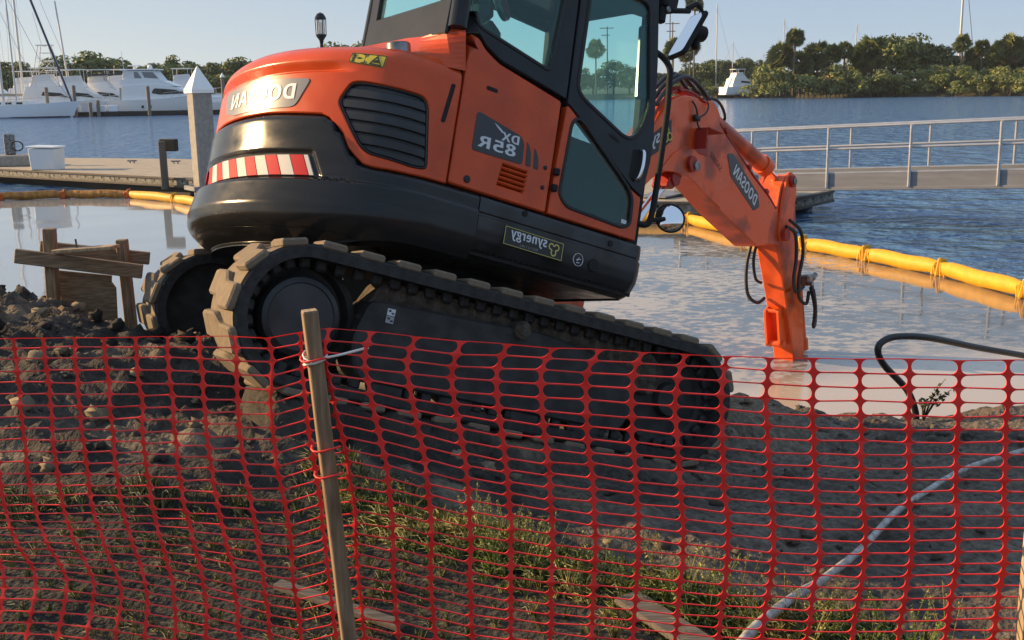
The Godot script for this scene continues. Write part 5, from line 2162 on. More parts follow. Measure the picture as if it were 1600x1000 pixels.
func cw_top(s: float) -> float:
	# upper edge of the black counterweight
	var m := minf(s, ROUND - s)
	var keys := [Vector2(1.19, 1.172), Vector2(1.61, 1.162), Vector2(1.80, 1.165), Vector2(1.87, 1.18), Vector2(1.91, 1.22), Vector2(2.01, 1.34), Vector2(2.06, 1.40), Vector2(2.12, 1.42), Vector2(2.5, 1.435), Vector2(2.85, 1.435)]
	for i in keys.size() - 1:
		if m <= keys[i + 1].x:
			return lerpf(keys[i].y, keys[i + 1].y, smoothstep(0.0, 1.0, (m - keys[i].x) / (keys[i + 1].x - keys[i].x)) if i > 2 and i < 7 else (m - keys[i].x) / (keys[i + 1].x - keys[i].x))
	return 1.435


func cw_out(s: float, y: float) -> float:
	var m := minf(s, ROUND - s)
	var tail := smoothstep(1.5, 2.3, m)
	var o := 0.012
	# bumper below the reflective stripes
	o += (0.012 + 0.03 * tail) * (1.0 - smoothstep(1.075, 1.098, y))
	o += 0.02 * tail * (1.0 - absf(clampf((y - 0.95) / 0.12, -1, 1)))
	var low := 0.835 - 0.06 * tail
	if y < low + 0.13:
		var k := clampf((low + 0.13 - y) / 0.13, 0, 1)
		o -= (0.05 + 0.10 * tail) * k * k
	# recess of the stripes
	if m > 2.0:
		o -= 0.014 * smoothstep(2.045, 2.075, m - (y - 1.1) * 0.55) * smoothstep(1.090, 1.106, y) * (1.0 - smoothstep(1.226, 1.242, y))
	# rolled upper edge
	var d := cw_top(s) - y
	if d < 0.03:
		o -= 0.02 * pow(1.0 - d / 0.03, 2.0)
	return o


func build_excavator() -> void:
	var place := Transform3D(Basis(Vector3.UP, 0.5986) * Basis(Vector3.BACK, -0.3214) * Basis(Vector3.RIGHT, -0.1637), Vector3(-0.6375, 0.5577, -6.3942))
	var ex := thing("excavator", "orange and black tracked mini excavator tilted down towards the water with its arm in it", "excavator", place)
	build_house(ex)
	build_cab(ex)
	var under := Transform3D(Basis(Vector3.UP, 0.4521) * Basis(Vector3.BACK, -0.3253) * Basis(Vector3.RIGHT, -0.1531), Vector3(-0.6254, 0.5978, -6.4187))
	build_undercarriage(ex, place.affine_inverse() * under)
	var boom := Transform3D(Basis(Vector3(0.6155, -0.3439, -0.7091), Vector3(0.1656, 0.9361, -0.3103), Vector3(0.7705, 0.0735, 0.6332)), Vector3(0.2192, 1.3657, -7.2054))
	build_boom(ex, place.affine_inverse() * boom.orthonormalized())


func build_house(ex: Node3D) -> void:
	# dark core behind the panels, so that every seam is a gap
	var st := tool()
	loft(st, 0.02, ROUND - 0.02, 120, func(s: float, t: float) -> Vector2: return Vector2(lerpf(0.87, 1.66, t), -0.05), 3)
	for y in [0.87, 1.66]:
		var c := Vector3(-0.2, y, 0)
		for i in 60:
			var a := hull(0.02 + (ROUND - 0.04) * i / 60.0, y, -0.05)
			var b := hull(0.02 + (ROUND - 0.04) * (i + 1) / 60.0, y, -0.05)
			flat_tri(st, c, a, b, Vector3.UP if y > 1 else Vector3.DOWN)
	box(st, Vector3(0.02, 0.78, 1.98), at(0.70, 1.26, 0))
	rod(st, Vector3(0, 0.62, 0), Vector3(0, 0.88, 0), 0.52, 32)
	box(st, Vector3(0.20, 0.34, 0.86), at(-0.745, 1.62, 0.50))
	box(st, Vector3(0.10, 0.70, 0.06), at(0.02, 1.45, 0.975))
	part("house_core", st, M.void, ex)
	# counterweight
	st = tool()
	var rows := func(s: float, t: float) -> Vector2:
		var m := minf(s, ROUND - s)
		var low := 0.835 - 0.075 * smoothstep(1.5, 2.3, m)
		var y := lerpf(low, cw_top(s), t)
		return Vector2(y, cw_out(s, y))
	loft(st, 1.195, ROUND - 1.195, 340, rows, 60)
	for edge in [0.0, 1.0]:
		for i in 340:
			var sa := lerpf(1.195, ROUND - 1.195, i / 340.0)
			var sb := lerpf(1.195, ROUND - 1.195, (i + 1) / 340.0)
			var a: Vector2 = rows.call(sa, edge)
			var b: Vector2 = rows.call(sb, edge)
			var deep := -0.06 if edge == 1.0 else -0.45
			flat_poly(st, [hull(sa, a.x, a.y), hull(sb, b.x, b.y), hull(sb, b.x + (0.02 if edge == 0.0 else 0.0), deep), hull(sa, a.x + (0.02 if edge == 0.0 else 0.0), deep)], Vector3.UP if edge == 1.0 else Vector3.DOWN)
	for s in [1.195, ROUND - 1.195]:
		for j in 44:
			var a: Vector2 = rows.call(s, j / 44.0)
			var b: Vector2 = rows.call(s, (j + 1) / 44.0)
			flat_poly(st, [hull(s, a.x, a.y), hull(s, b.x, b.y), hull(s, b.x, -0.05), hull(s, a.x, -0.05)], Vector3.RIGHT)
	var cw := part("counterweight", st, M.scuffed, ex)
	# reflective stripes on both rear corners
	for side in [0, 1]:
		var x := 0.0
		var k := 0
		while x < 0.93:
			var w := 0.088
			var a := 2.105 + x
			var pts := [Vector2(a, 1.107), Vector2(a + w - 0.004, 1.107), Vector2(a + w - 0.004 + 0.055, 1.212), Vector2(a + 0.055, 1.212)]
			if k == 0:
				pts = [Vector2(a, 1.107), Vector2(a + 0.026, 1.107), Vector2(a + 0.081, 1.212), Vector2(a + 0.055, 1.212)]
			if side:
				pts = pts.map(func(v): return Vector2(ROUND - v.x, v.y))
			skin_part("reflective_stripe", PackedVector2Array(pts), -0.004, 0.008, M.chev_red if k % 2 else M.chev_white, cw, 0.001)
			x += w if k else 0.03
			k += 1
			if side and k > 3:
				break
	# orange hood round the engine
	var low_edge := []
	for i in 33:
		var s := lerpf(1.402, 2.845, i / 32.0)
		low_edge.append(Vector2(s, cw_top(s) + 0.010))
	var outline := low_edge.duplicate()
	for i in range(31, -1, -1):
		outline.append(Vector2(ROUND - low_edge[i].x, low_edge[i].y))
	outline.append(Vector2(ROUND - 1.402, 1.80))
	outline.append(Vector2(1.402, 1.80))
	var grille := poly([Vector2(1.52, 1.215), Vector2(1.60, 1.205), Vector2(1.83, 1.235), Vector2(1.885, 1.27), Vector2(1.945, 1.35), Vector2(2.045, 1.495), Vector2(2.02, 1.545), Vector2(1.985, 1.60), Vector2(1.92, 1.605), Vector2(1.60, 1.575), Vector2(1.565, 1.53)], 0.03)
	st = tool()
	skin(st, PackedVector2Array(outline), -0.05, 0.0, 0.006, [grille], 0.06, 0.0125)
	# its rounded top
	var rings := []
	for k in 9:
		var ring := []
		for i in 81:
			var s := lerpf(1.402, ROUND - 1.402, i / 80.0)
			var q := plan(s)
			var inx := [0.0, 0.012, 0.035, 0.07, 0.13, 0.25, 0.45, 0.7, 0.98][k] as float
			var p := hull(s, 1.794, 0)
			var mid := Vector3(maxf(p.x, -0.62), 0, 0)
			var dy := [0.0, 0.010, 0.018, 0.024, 0.030, 0.038, 0.045, 0.05, 0.052][k] as float
			ring.append(Vector3(lerpf(p.x, mid.x, inx), p.y + dy, lerpf(p.z, 0, inx)))
		rings.append(ring)
	for k in 8:
		for i in 80:
			var na := Vector3(0, 1, 0)
			var q := plan(lerpf(1.402, ROUND - 1.402, i / 80.0))
			var tilt := [0.9, 0.6, 0.4, 0.25, 0.15, 0.08, 0.04, 0.02, 0.0]
			var n0: Vector3 = (na + Vector3(q[1].x, 0, q[1].y) * tilt[k]).normalized()
			var n1: Vector3 = (na + Vector3(q[1].x, 0, q[1].y) * tilt[k + 1]).normalized()
			quad_n(st, rings[k][i], rings[k][i + 1], rings[k + 1][i + 1], rings[k + 1][i], n0, n0, n1, n1)
	var hood := part("hood", st, M.orange, ex)
	# side grille: a dark tray with louvres
	var tray := skin_part("grille", grille, -0.06, -0.022, M.black, hood, 0.002)
	var border := inset(ccw(grille), 0.012)
	skin_part("grille_frame", inset(ccw(grille), 0.002), -0.03, -0.004, M.black, hood, 0.004, [border], 0.04)
	for k in 6:
		var y0 := 1.232 + 0.058 * k
		var band := PackedVector2Array([Vector2(1.45, y0 - 0.028), Vector2(2.1, y0 + 0.012), Vector2(2.1, y0 + 0.058), Vector2(1.45, y0 + 0.018)])
		for q in Geometry2D.intersect_polygons(band, inset(ccw(grille), 0.014)):
			if absf(area_of(q)) > 0.003:
				skin_part("louvre_slat", q, -0.024, -0.007, M.black, tray, 0.004, [], 0.05)
	# lettering plate on the tail
	var plate := poly([Vector2(2.225, 1.615), Vector2(2.30, 1.475), Vector2(2.34, 1.465), Vector2(2.85, 1.468), Vector2(2.99, 1.50), Vector2(3.05, 1.60), Vector2(2.98, 1.625), Vector2(2.6, 1.632)], 0.03)
	var dec := skin_part("name_plate", plate, -0.002, 0.004, M.decal_grey, hood, 0.001)
	st = tool()
	print_on(st, "DOOSAN", 0.60, 0.085, on_hull(2.315, 1.508, 0.0065))
	part("lettering", st, M.print_white, dec)
	# warning label
	var wl := skin_part("warning_label", PackedVector2Array([Vector2(1.825, 1.680), Vector2(2.018, 1.700), Vector2(2.012, 1.758), Vector2(1.818, 1.748)]), 0.0, 0.003, M.warn_yellow, hood, 0.001)
	st = tool()
	var rimp := PackedVector2Array([Vector2(1.826, 1.6815), Vector2(2.017, 1.7015), Vector2(2.011, 1.7565), Vector2(1.819, 1.7465)])
	skin(st, rimp, 0.0, 0.0045, 0.0005, [inset(ccw(rimp), 0.004)], 0.05)
	skin(st, PackedVector2Array([Vector2(1.921, 1.694), Vector2(1.925, 1.694), Vector2(1.922, 1.750), Vector2(1.918, 1.750)]), 0.0, 0.0045, 0.0003)
	var tr := PackedVector2Array([Vector2(1.838, 1.688), Vector2(1.908, 1.696), Vector2(1.866, 1.744)])
	skin(st, tr, 0.0, 0.0045, 0.0003, [inset(ccw(tr), 0.006)], 0.05)
	skin(st, PackedVector2Array([Vector2(1.850, 1.702), Vector2(1.886, 1.706), Vector2(1.880, 1.716), Vector2(1.862, 1.720)]), 0.0, 0.0045, 0.0003)
	skin(st, rounded([Vector2(1.986, 1.732), Vector2(2.002, 1.734), Vector2(2.001, 1.750), Vector2(1.985, 1.748)], 0.008), 0.0, 0.0045, 0.0003)
	skin(st, PackedVector2Array([Vector2(1.992, 1.702), Vector2(2.004, 1.703), Vector2(2.002, 1.732), Vector2(1.986, 1.731)]), 0.0, 0.0045, 0.0003)
	skin(st, PackedVector2Array([Vector2(1.950, 1.722), Vector2(1.974, 1.720), Vector2(1.974, 1.726), Vector2(1.962, 1.732)]), 0.0, 0.0045, 0.0003)
	skin(st, PackedVector2Array([Vector2(1.930, 1.698), Vector2(1.952, 1.700), Vector2(1.952, 1.704), Vector2(1.936, 1.703), Vector2(1.933, 1.744), Vector2(1.948, 1.745), Vector2(1.947, 1.750), Vector2(1.928, 1.748)]), 0.0, 0.0045, 0.0003)
	part("pictogram", st, M.print_black, wl)
	# exhaust outlet on the hood
	st = tool()
	lathe(st, [Vector2(0.062, 0.0), Vector2(0.062, 0.05), Vector2(0.055, 0.056), Vector2(0.05, 0.04), Vector2(0.0, 0.03)], Transform3D(Basis(Vector3.BACK, 0.25), Vector3(-0.93, 1.805, 0.86)), 20)
	part("exhaust_outlet", st, M.steel, hood)
	# door slot at the edge of the hood
	skin_part("latch_slot", poly([Vector2(1.438, 1.685), Vector2(1.462, 1.685), Vector2(1.492, 1.475), Vector2(1.468, 1.475)], 0.01), -0.002, 0.0035, M.void, hood, 0.001)
	# front skirt under the cab
	st = tool()
	var rows2 := func(_s: float, t: float) -> Vector2:
		var ys := [0.855, 0.87, 0.90, 0.945, 1.00, 1.06, 1.066, 1.072, 1.085, 1.09, 1.15, 1.166, 1.17]
		var os := [-0.12, -0.075, -0.03, 0.0, 0.010, 0.012, 0.012, 0.0, 0.0, 0.006, 0.004, 0.0, -0.014]
		var f := t * 12.0
		var i := mini(int(f), 11)
		return Vector2(lerpf(ys[i], ys[i + 1], f - i), lerpf(os[i], os[i + 1], f - i))
	loft(st, 0.06, 1.183, 30, rows2, 48)
	for k in 48:
		var a: Vector2 = rows2.call(0, k / 48.0)
		var b: Vector2 = rows2.call(0, (k + 1) / 48.0)
		flat_poly(st, [hull(1.183, a.x, a.y), hull(1.183, b.x, b.y), hull(1.183, b.x, -0.06), hull(1.183, a.x, -0.06)], Vector3.LEFT)
		# rounded front corner and front face
		var pa := []
		var pb := []
		for i in 7:
			var t := PI / 2 * i / 6.0
			pa.append(hull(0.06, a.x, a.y) + Vector3(0.06 * sin(t), 0, -0.06 * (1.0 - cos(t))) * Vector3(1, 1, 1))
			pb.append(hull(0.06, b.x, b.y) + Vector3(0.06 * sin(t), 0, -0.06 * (1.0 - cos(t))))
		for i in 6:
			var n0 := Vector3(sin(PI / 2 * i / 6.0), 0, cos(PI / 2 * i / 6.0))
			var n1 := Vector3(sin(PI / 2 * (i + 1) / 6.0), 0, cos(PI / 2 * (i + 1) / 6.0))
			quad_n(st, pa[i], pa[i + 1], pb[i + 1], pb[i], n0, n1, n1, n0)
		flat_poly(st, [pa[6], pb[6], Vector3(pb[6].x, pb[6].y, -1.0), Vector3(pa[6].x, pa[6].y, -1.0)], Vector3.RIGHT)
	flat_poly(st, [hull(0.06, 0.855, -0.12), hull(1.183, 0.855, -0.12), hull(1.183, 0.87, -1.8), hull(0.06, 0.87, -1.8)], Vector3.DOWN)
	var skirt := part("skirt", st, M.black, ex)
	for q in [Vector3(0.375, 0.98, 0.036), Vector3(0.89, 1.148, 0.017), Vector3(0.27, 1.128, 0.017)]:
		var c := []
		for k in 18:
			c.append(Vector2(q.x + cos(TAU * k / 18.0) * q.z, q.y + sin(TAU * k / 18.0) * q.z))
		skin_part("recess", PackedVector2Array(c), 0.005, 0.0145 if q.z > 0.03 else 0.010, M.void, skirt, 0.001)
	var syn := PackedVector2Array([Vector2(0.607, 0.948), Vector2(1.012, 0.954), Vector2(1.012, 1.056), Vector2(0.607, 1.05)])
	var plate2 := skin_part("company_plate", syn, 0.0, 0.0155, M.print_black, skirt, 0.001)
	st = tool()
	skin(st, inset(ccw(syn), 0.003), 0.0, 0.017, 0.0003, [inset(ccw(syn), 0.0058)], 0.1)
	part("border", st, M.print_yellow, plate2)
	st = tool()
	print_on(st, "synergy", 0.245, 0.056, on_hull(0.725, 0.984, 0.0175), 700)
	part("lettering", st, M.print_white, plate2)
	st = tool()
	print_on(st, "RENTAL", 0.13, 0.012, on_hull(0.78, 0.966, 0.0175), 400)
	part("small_lettering", st, M.steel, plate2)
	st = tool()
	for k in 3:
		var t0 := TAU * k / 3.0 + 0.5
		var c := Vector2(0.672, 1.003) + Vector2(cos(t0), sin(t0)) * 0.021
		var ring := []
		for i in 13:
			var t := t0 + PI + 0.7 + (TAU - 1.4) * i / 12.0
			ring.append(c + Vector2(cos(t), sin(t)) * 0.0195)
		for i in range(12, -1, -1):
			var t := t0 + PI + 0.7 + (TAU - 1.4) * i / 12.0
			ring.append(c + Vector2(cos(t), sin(t)) * 0.0125)
		skin(st, PackedVector2Array(ring), 0.0, 0.017, 0.0003, [], 0.1)
	part("emblem", st, M.print_yellow, plate2)
	st = tool()
	var c1 := []
	var c2 := []
	for k in 24:
		c1.append(Vector2(0.49, 0.985) + Vector2(cos(TAU * k / 24.0), sin(TAU * k / 24.0)) * 0.036)
		c2.append(Vector2(0.49, 0.985) + Vector2(cos(TAU * k / 24.0), sin(TAU * k / 24.0)) * 0.0335)
	skin(st, PackedVector2Array(c1), 0.008, 0.0135, 0.0003, [PackedVector2Array(c2)], 0.015)
	for q in [[-0.02, 0.004, 0.012, -0.004], [-0.006, 0.012, 0.006, -0.01], [-0.012, -0.018, 0.01, -0.02]]:
		skin(st, PackedVector2Array([Vector2(0.49 + q[0], 0.985 + q[1]), Vector2(0.49 + q[2], 0.985 + q[3]), Vector2(0.49 + q[2], 0.990 + q[3]), Vector2(0.49 + q[0], 0.989 + q[1])]), 0.008, 0.0135, 0.0003)
	part("round_mark", st, M.print_white, skirt)
	# orange side door with the model decal and vents
	var door := poly([Vector2(0.752, 1.185), Vector2(1.388, 1.185), Vector2(1.388, 1.80), Vector2(1.40, 1.975), Vector2(1.335, 1.972), Vector2(1.285, 1.925), Vector2(1.19, 1.882), Vector2(0.752, 1.812)], 0.02)
	var vents := []
	for k in 5:
		var y := 1.365 - 0.0265 * k
		var e := 0.004 * k
		vents.append(PackedVector2Array([Vector2(0.91 + e * 0.5, y - 0.005), Vector2(1.075 + e, y - 0.005), Vector2(1.075 + e, y + 0.004), Vector2(0.91 + e * 0.5, y + 0.004)]))
	var sd := skin_part("side_door", door, -0.05, 0.0, M.orange, ex, 0.008, vents, 0.06)
	skin_part("vent_backing", PackedVector2Array([Vector2(0.88, 1.24), Vector2(1.12, 1.24), Vector2(1.12, 1.385), Vector2(0.88, 1.385)]), -0.06, -0.03, M.void, sd, 0.001)
	skin_part("door_handle", poly([Vector2(1.18, 1.722), Vector2(1.25, 1.722), Vector2(1.25, 1.742), Vector2(1.18, 1.742)], 0.008), 0.0, 0.004, M.void, sd, 0.001)
	var dx := poly([Vector2(0.955, 1.398), Vector2(1.285, 1.388), Vector2(1.285, 1.592), Vector2(1.25, 1.592), Vector2(0.985, 1.545), Vector2(0.96, 1.51)], 0.02)
	var dd := skin_part("model_decal", dx, 0.0, 0.003, M.decal_dark, sd, 0.001)
	st = tool()
	print_on(st, "85R", 0.245, 0.062, on_hull(1.01, 1.423, 0.0045, -0.03), 700)
	print_on(st, "DX", 0.115, 0.046, on_hull(0.998, 1.492, 0.0045, -0.03), 700)
	skin(st, PackedVector2Array([Vector2(1.100, 1.528), Vector2(1.114, 1.526), Vector2(1.150, 1.548), Vector2(1.170, 1.566), Vector2(1.145, 1.556), Vector2(1.118, 1.542)]), 0.0, 0.0042, 0.0003)
	part("lettering", st, M.print_white, dd)
	skin_part("decal_stripe", poly([Vector2(0.898, 1.402), Vector2(0.932, 1.402), Vector2(0.944, 1.530), Vector2(0.925, 1.512), Vector2(0.908, 1.475)], 0.008), 0.0, 0.003, M.decal_dark, sd, 0.001)
	skin_part("decal_stripe", poly([Vector2(0.845, 1.400), Vector2(0.878, 1.400), Vector2(0.890, 1.510), Vector2(0.872, 1.495), Vector2(0.855, 1.462)], 0.008), 0.0, 0.003, M.decal_dark, sd, 0.001)
	for q in [Vector3(1.285, 1.232, 0.02), Vector3(0.80, 1.425, 0.012), Vector3(0.80, 1.315, 0.012)]:
		var c := []
		for k in 16:
			c.append(Vector2(q.x + cos(TAU * k / 16.0) * q.z, q.y + sin(TAU * k / 16.0) * q.z))
		skin_part("door_plug", PackedVector2Array(c), 0.0, 0.008, M.rubber, sd, 0.003)
	# sloping cowl between hood and cab
	st = tool()
	var low := [Vector3(-1.04, 1.765, 0.84), Vector3(-0.88, 1.765, 0.985), Vector3(-0.72, 1.765, 1.050), Vector3(-0.640, 1.775, 1.055)]
	var top := [Vector3(-0.735, 2.075, 0.12), Vector3(-0.735, 2.01, 0.70), Vector3(-0.735, 1.992, 0.95), Vector3(-0.672, 1.985, 1.046)]
	low.push_front(Vector3(-1.08, 1.80, 0.1))
	top.push_front(Vector3(-0.735, 2.09, 0.0))
	for i in 4:
		for k in 8:
			var f := k / 8.0
			var g := (k + 1) / 8.0
			var a: Vector3 = low[i].lerp(top[i], f)
			var b: Vector3 = low[i + 1].lerp(top[i + 1], f)
			var c: Vector3 = low[i + 1].lerp(top[i + 1], g)
			var d: Vector3 = low[i].lerp(top[i], g)
			flat_poly(st, [a, b, c, d], Vector3(-1, 1, 0.3))
	flat_poly(st, [low[4], top[4], Vector3(-0.66, 1.98, 0.9), Vector3(-0.63, 1.75, 0.9)], Vector3(0, 0, 1))
	part("cowl", st, M.orange, ex)


func build_cab(ex: Node3D) -> void:
	# dark frame behind the door: upper rear side panel with its window
	var rear := poly([Vector2(0.722, 1.832), Vector2(1.19, 1.898), Vector2(1.288, 1.943), Vector2(1.335, 1.988), Vector2(1.47, 1.995), Vector2(1.47, 2.70), Vector2(0.722, 2.70)], 0.012)
	var rw := poly([Vector2(0.865, 1.955), Vector2(1.345, 2.035), Vector2(1.415, 2.16), Vector2(1.40, 2.55), Vector2(0.815, 2.55), Vector2(0.835, 2.30)], 0.03)
	var cab := skin_part("cab_frame", rear, -0.06, 0.002, M.frame, ex, 0.006, [rw], 0.06)
	skin_part("window_seal", rounded(Array(inset(ccw(rw), -0.016)), 0.01, 2), -0.01, 0.008, M.rubber, cab, 0.004, [inset(ccw(rw), 0.004)], 0.05)
	skin_part("rear_side_glass", rw, -0.012, -0.006, M.glass, cab, 0.0002)
	# round rear corner post
	var st := tool()
	tube(st, [Vector3(-0.70, 1.99, 1.01), Vector3(-0.69, 2.72, 0.985)], 0.052, 14)
	tube(st, [Vector3(-0.71, 2.02, 0.05), Vector3(-0.70, 2.72, 0.06)], 0.035, 10)
	box(st, Vector3(0.06, 0.2, 0.9), Transform3D(Basis(Vector3.RIGHT, 0.07), Vector3(-0.715, 2.09, 0.53)), 0.01)
	box(st, Vector3(0.06, 0.16, 0.9), at(-0.70, 2.66, 0.53), 0.01)
	beam(st, Vector3(0.02, 1.22, 0.985), Vector3(0.0, 2.70, 0.955), 0.10, 0.06, 0.006, Vector3.RIGHT)
	box(st, Vector3(0.05, 0.6, 0.12), at(-0.715, 2.38, 0.91), 0.01)
	box(st, Vector3(0.05, 0.6, 0.10), at(-0.715, 2.38, 0.13), 0.01)
	part("rear_frame", st, M.frame, cab)
	st = tool()
	box(st, Vector3(0.006, 0.50, 0.72), at(-0.722, 2.38, 0.52))
	part("rear_glass", st, M.glass, cab)
	# roof, floor, front and far side
	st = tool()
	prism(st, rounded([Vector2(-0.78, 0.0), Vector2(0.66, 0.0), Vector2(0.70, 1.06), Vector2(-0.78, 1.06)], 0.12), Transform3D(Basis(Vector3.RIGHT, Vector3.BACK, Vector3.DOWN), Vector3(0, 2.76, 0)), -0.03, 0.06, 0.02)
	part("roof", st, M.frame, cab)
	st = tool()
	box(st, Vector3(1.36, 0.05, 1.0), at(-0.02, 1.24, 0.53), 0.01)
	box(st, Vector3(0.05, 0.62, 1.0), at(-0.66, 1.52, 0.53), 0.01)
	box(st, Vector3(1.36, 0.66, 0.04), at(-0.02, 1.52, 0.04), 0.01)
	part("cab_floor", st, M.void, cab)
	st = tool()
	for z in [0.05, 0.985]:
		beam(st, Vector3(0.69, 1.22, z), Vector3(0.58, 2.72, z), 0.06, 0.07, 0.012, Vector3.RIGHT)
	beam(st, Vector3(0.685, 1.24, 0.05), Vector3(0.685, 1.24, 0.99), 0.1, 0.06, 0.01)
	beam(st, Vector3(0.585, 2.70, 0.05), Vector3(0.585, 2.70, 0.99), 0.08, 0.06, 0.01)
	beam(st, Vector3(-0.05, 1.83, 0.04), Vector3(-0.05, 2.72, 0.04), 0.06, 0.05, 0.01, Vector3.RIGHT)
	beam(st, Vector3(-0.7, 2.68, 0.04), Vector3(0.58, 2.68, 0.04), 0.1, 0.05, 0.01)
	part("far_frame", st, M.void, cab)
	st = tool()
	flat_poly(st, [Vector3(0.675, 1.28, 0.08), Vector3(0.675, 1.28, 0.96), Vector3(0.578, 2.68, 0.96), Vector3(0.578, 2.68, 0.08)], Vector3.RIGHT)
	part("windscreen", st, M.clear, cab)
	st = tool()
	flat_poly(st, [Vector3(-0.68, 1.86, 0.04), Vector3(0.62, 1.86, 0.04), Vector3(0.56, 2.64, 0.04), Vector3(-0.68, 2.64, 0.04)], Vector3.FORWARD)
	part("far_glass", st, M.clear, cab)
	# the door: dark upper half, orange lower half
	var upper := poly([Vector2(0.712, 1.812), Vector2(0.688, 1.802), Vector2(0.165, 1.478), Vector2(0.082, 1.448), Vector2(0.048, 1.66), Vector2(0.048, 1.80), Vector2(0.082, 2.26), Vector2(0.13, 2.64), Vector2(0.16, 2.71), Vector2(0.706, 2.71)], 0.012)
	var uw := poly([Vector2(0.655, 1.925), Vector2(0.61, 1.878), Vector2(0.275, 1.752), Vector2(0.205, 1.765), Vector2(0.150, 1.84), Vector2(0.112, 2.0), Vector2(0.20, 2.58), Vector2(0.64, 2.58)], 0.05, )
	var door := skin_part("cab_door", upper, -0.05, 0.004, M.frame, ex, 0.006, [uw], 0.06)
	skin_part("window_seal", rounded(Array(inset(ccw(uw), -0.016)), 0.01, 2), -0.01, 0.011, M.rubber, door, 0.004, [inset(ccw(uw), 0.006)], 0.05)
	skin_part("door_glass", uw, -0.012, -0.006, M.glass, door, 0.0002)
	var top_band := poly([Vector2(0.635, 2.32), Vector2(0.30, 2.49), Vector2(0.20, 2.50), Vector2(0.205, 2.575), Vector2(0.635, 2.575)], 0.02)
	skin_part("sun_strip", top_band, -0.030, -0.020, M.frame, door, 0.002)
	skin_part("window_bracket", poly([Vector2(0.16, 2.47), Vector2(0.235, 2.44), Vector2(0.20, 2.0), Vector2(0.125, 2.03)], 0.02), -0.035, -0.015, M.frame, door, 0.003)
	skin_part("door_lock", poly([Vector2(0.315, 1.702), Vector2(0.39, 1.722), Vector2(0.395, 1.735), Vector2(0.36, 1.738), Vector2(0.31, 1.715)], 0.006), 0.0, 0.008, M.void, door, 0.002)
	skin_part("handle_recess", poly([Vector2(0.115, 1.52), Vector2(0.205, 1.53), Vector2(0.20, 1.70), Vector2(0.115, 1.715)], 0.02), 0.0, 0.006, M.void, door, 0.002)
	st = tool()
	tube(st, smooth_path([hull(0.142, 1.705, 0.012), hull(0.140, 1.69, 0.035), hull(0.145, 1.61, 0.045), hull(0.152, 1.545, 0.035), hull(0.155, 1.53, 0.012)], 4), 0.012, 10)
	part("door_handle", st, M.chrome, door)
	var lower := poly([Vector2(0.738, 1.185), Vector2(0.712, 1.802), Vector2(0.690, 1.795), Vector2(0.168, 1.470), Vector2(0.085, 1.440), Vector2(0.085, 1.185)], 0.012)
	var lw := poly([Vector2(0.68, 1.31), Vector2(0.662, 1.71), Vector2(0.635, 1.748), Vector2(0.59, 1.742), Vector2(0.20, 1.475), Vector2(0.155, 1.42), Vector2(0.148, 1.27), Vector2(0.20, 1.242), Vector2(0.62, 1.258)], 0.03)
	var dl := skin_part("lower_door", lower, -0.05, 0.004, M.orange, ex, 0.006, [lw], 0.06)
	skin_part("window_seal", rounded(Array(inset(ccw(lw), -0.014)), 0.01, 2), -0.01, 0.011, M.rubber, dl, 0.004, [inset(ccw(lw), 0.006)], 0.05)
	skin_part("lower_glass", lw, -0.012, -0.006, M.glass, dl, 0.0002)
	skin_part("maker_sticker", PackedVector2Array([Vector2(0.165, 1.262), Vector2(0.205, 1.264), Vector2(0.204, 1.288), Vector2(0.164, 1.286)]), -0.006, -0.003, M.print_white, dl, 0.0005)
	st = tool()
	for y in [1.33, 1.42]:
		box(st, Vector3(0.035, 0.04, 0.03), Transform3D(Basis(), hull(0.728, y, 0.012)), 0.006)
	part("hinge", st, M.void, dl)
	# seat and controls inside
	st = tool()
	box(st, Vector3(0.50, 0.14, 0.50), at(-0.12, 1.62, 0.52), 0.05)
	box(st, Vector3(0.14, 0.62, 0.48), Transform3D(Basis(Vector3.BACK, 0.16), Vector3(-0.26, 1.94, 0.52)), 0.06)
	box(st, Vector3(0.10, 0.20, 0.28), Transform3D(Basis(Vector3.BACK, 0.16), Vector3(-0.30, 2.36, 0.52)), 0.045)
	box(st, Vector3(0.44, 0.30, 0.40), at(-0.14, 1.40, 0.52), 0.02)
	part("driver_seat", st, M.seat, cab)
	st = tool()
	for z in [0.20, 0.86]:
		box(st, Vector3(0.46, 0.22, 0.14), at(-0.04, 1.70, z), 0.03)
		tube(st, smooth_path([Vector3(0.14, 1.80, z), Vector3(0.17, 1.90, z), Vector3(0.16, 1.98, z)], 4), [0.012, 0.012, 0.012, 0.012, 0.016, 0.02, 0.024, 0.026, 0.022], 8)
	for z in [0.44, 0.60]:
		tube(st, [Vector3(0.44, 1.27, z), Vector3(0.42, 1.62, z), Vector3(0.38, 1.74, z)], 0.012, 8)
	box(st, Vector3(0.12, 0.30, 0.2), Transform3D(Basis(Vector3.BACK, 0.2), Vector3(0.46, 1.62, 0.16)), 0.02)
	part("control_console", st, M.void, cab)
	# round interior mirror hanging from the roof
	st = tool()
	rod(st, Vector3(-0.36, 2.275, 0.84), Vector3(-0.345, 2.285, 0.865), 0.085, 24)
	var im := part("interior_mirror", st, M.steel, cab)
	st = tool()
	rod(st, Vector3(-0.345, 2.285, 0.866), Vector3(-0.344, 2.286, 0.868), 0.06, 20, 0.001)
	part("mirror_face", st, M.red, im)
	# handrail in front of the door
	st = tool()
	tube(st, smooth_path([Vector3(0.66, 2.34, 1.0), Vector3(0.73, 2.32, 1.01), Vector3(0.785, 2.27, 1.02), Vector3(0.80, 2.18, 1.02), Vector3(0.815, 1.99, 1.02), Vector3(0.812, 1.56, 1.02), Vector3(0.80, 1.36, 1.02), Vector3(0.77, 1.31, 1.01), Vector3(0.70, 1.31, 1.0)], 5), 0.019, 10)
	part("handrail", st, M.void, ex)
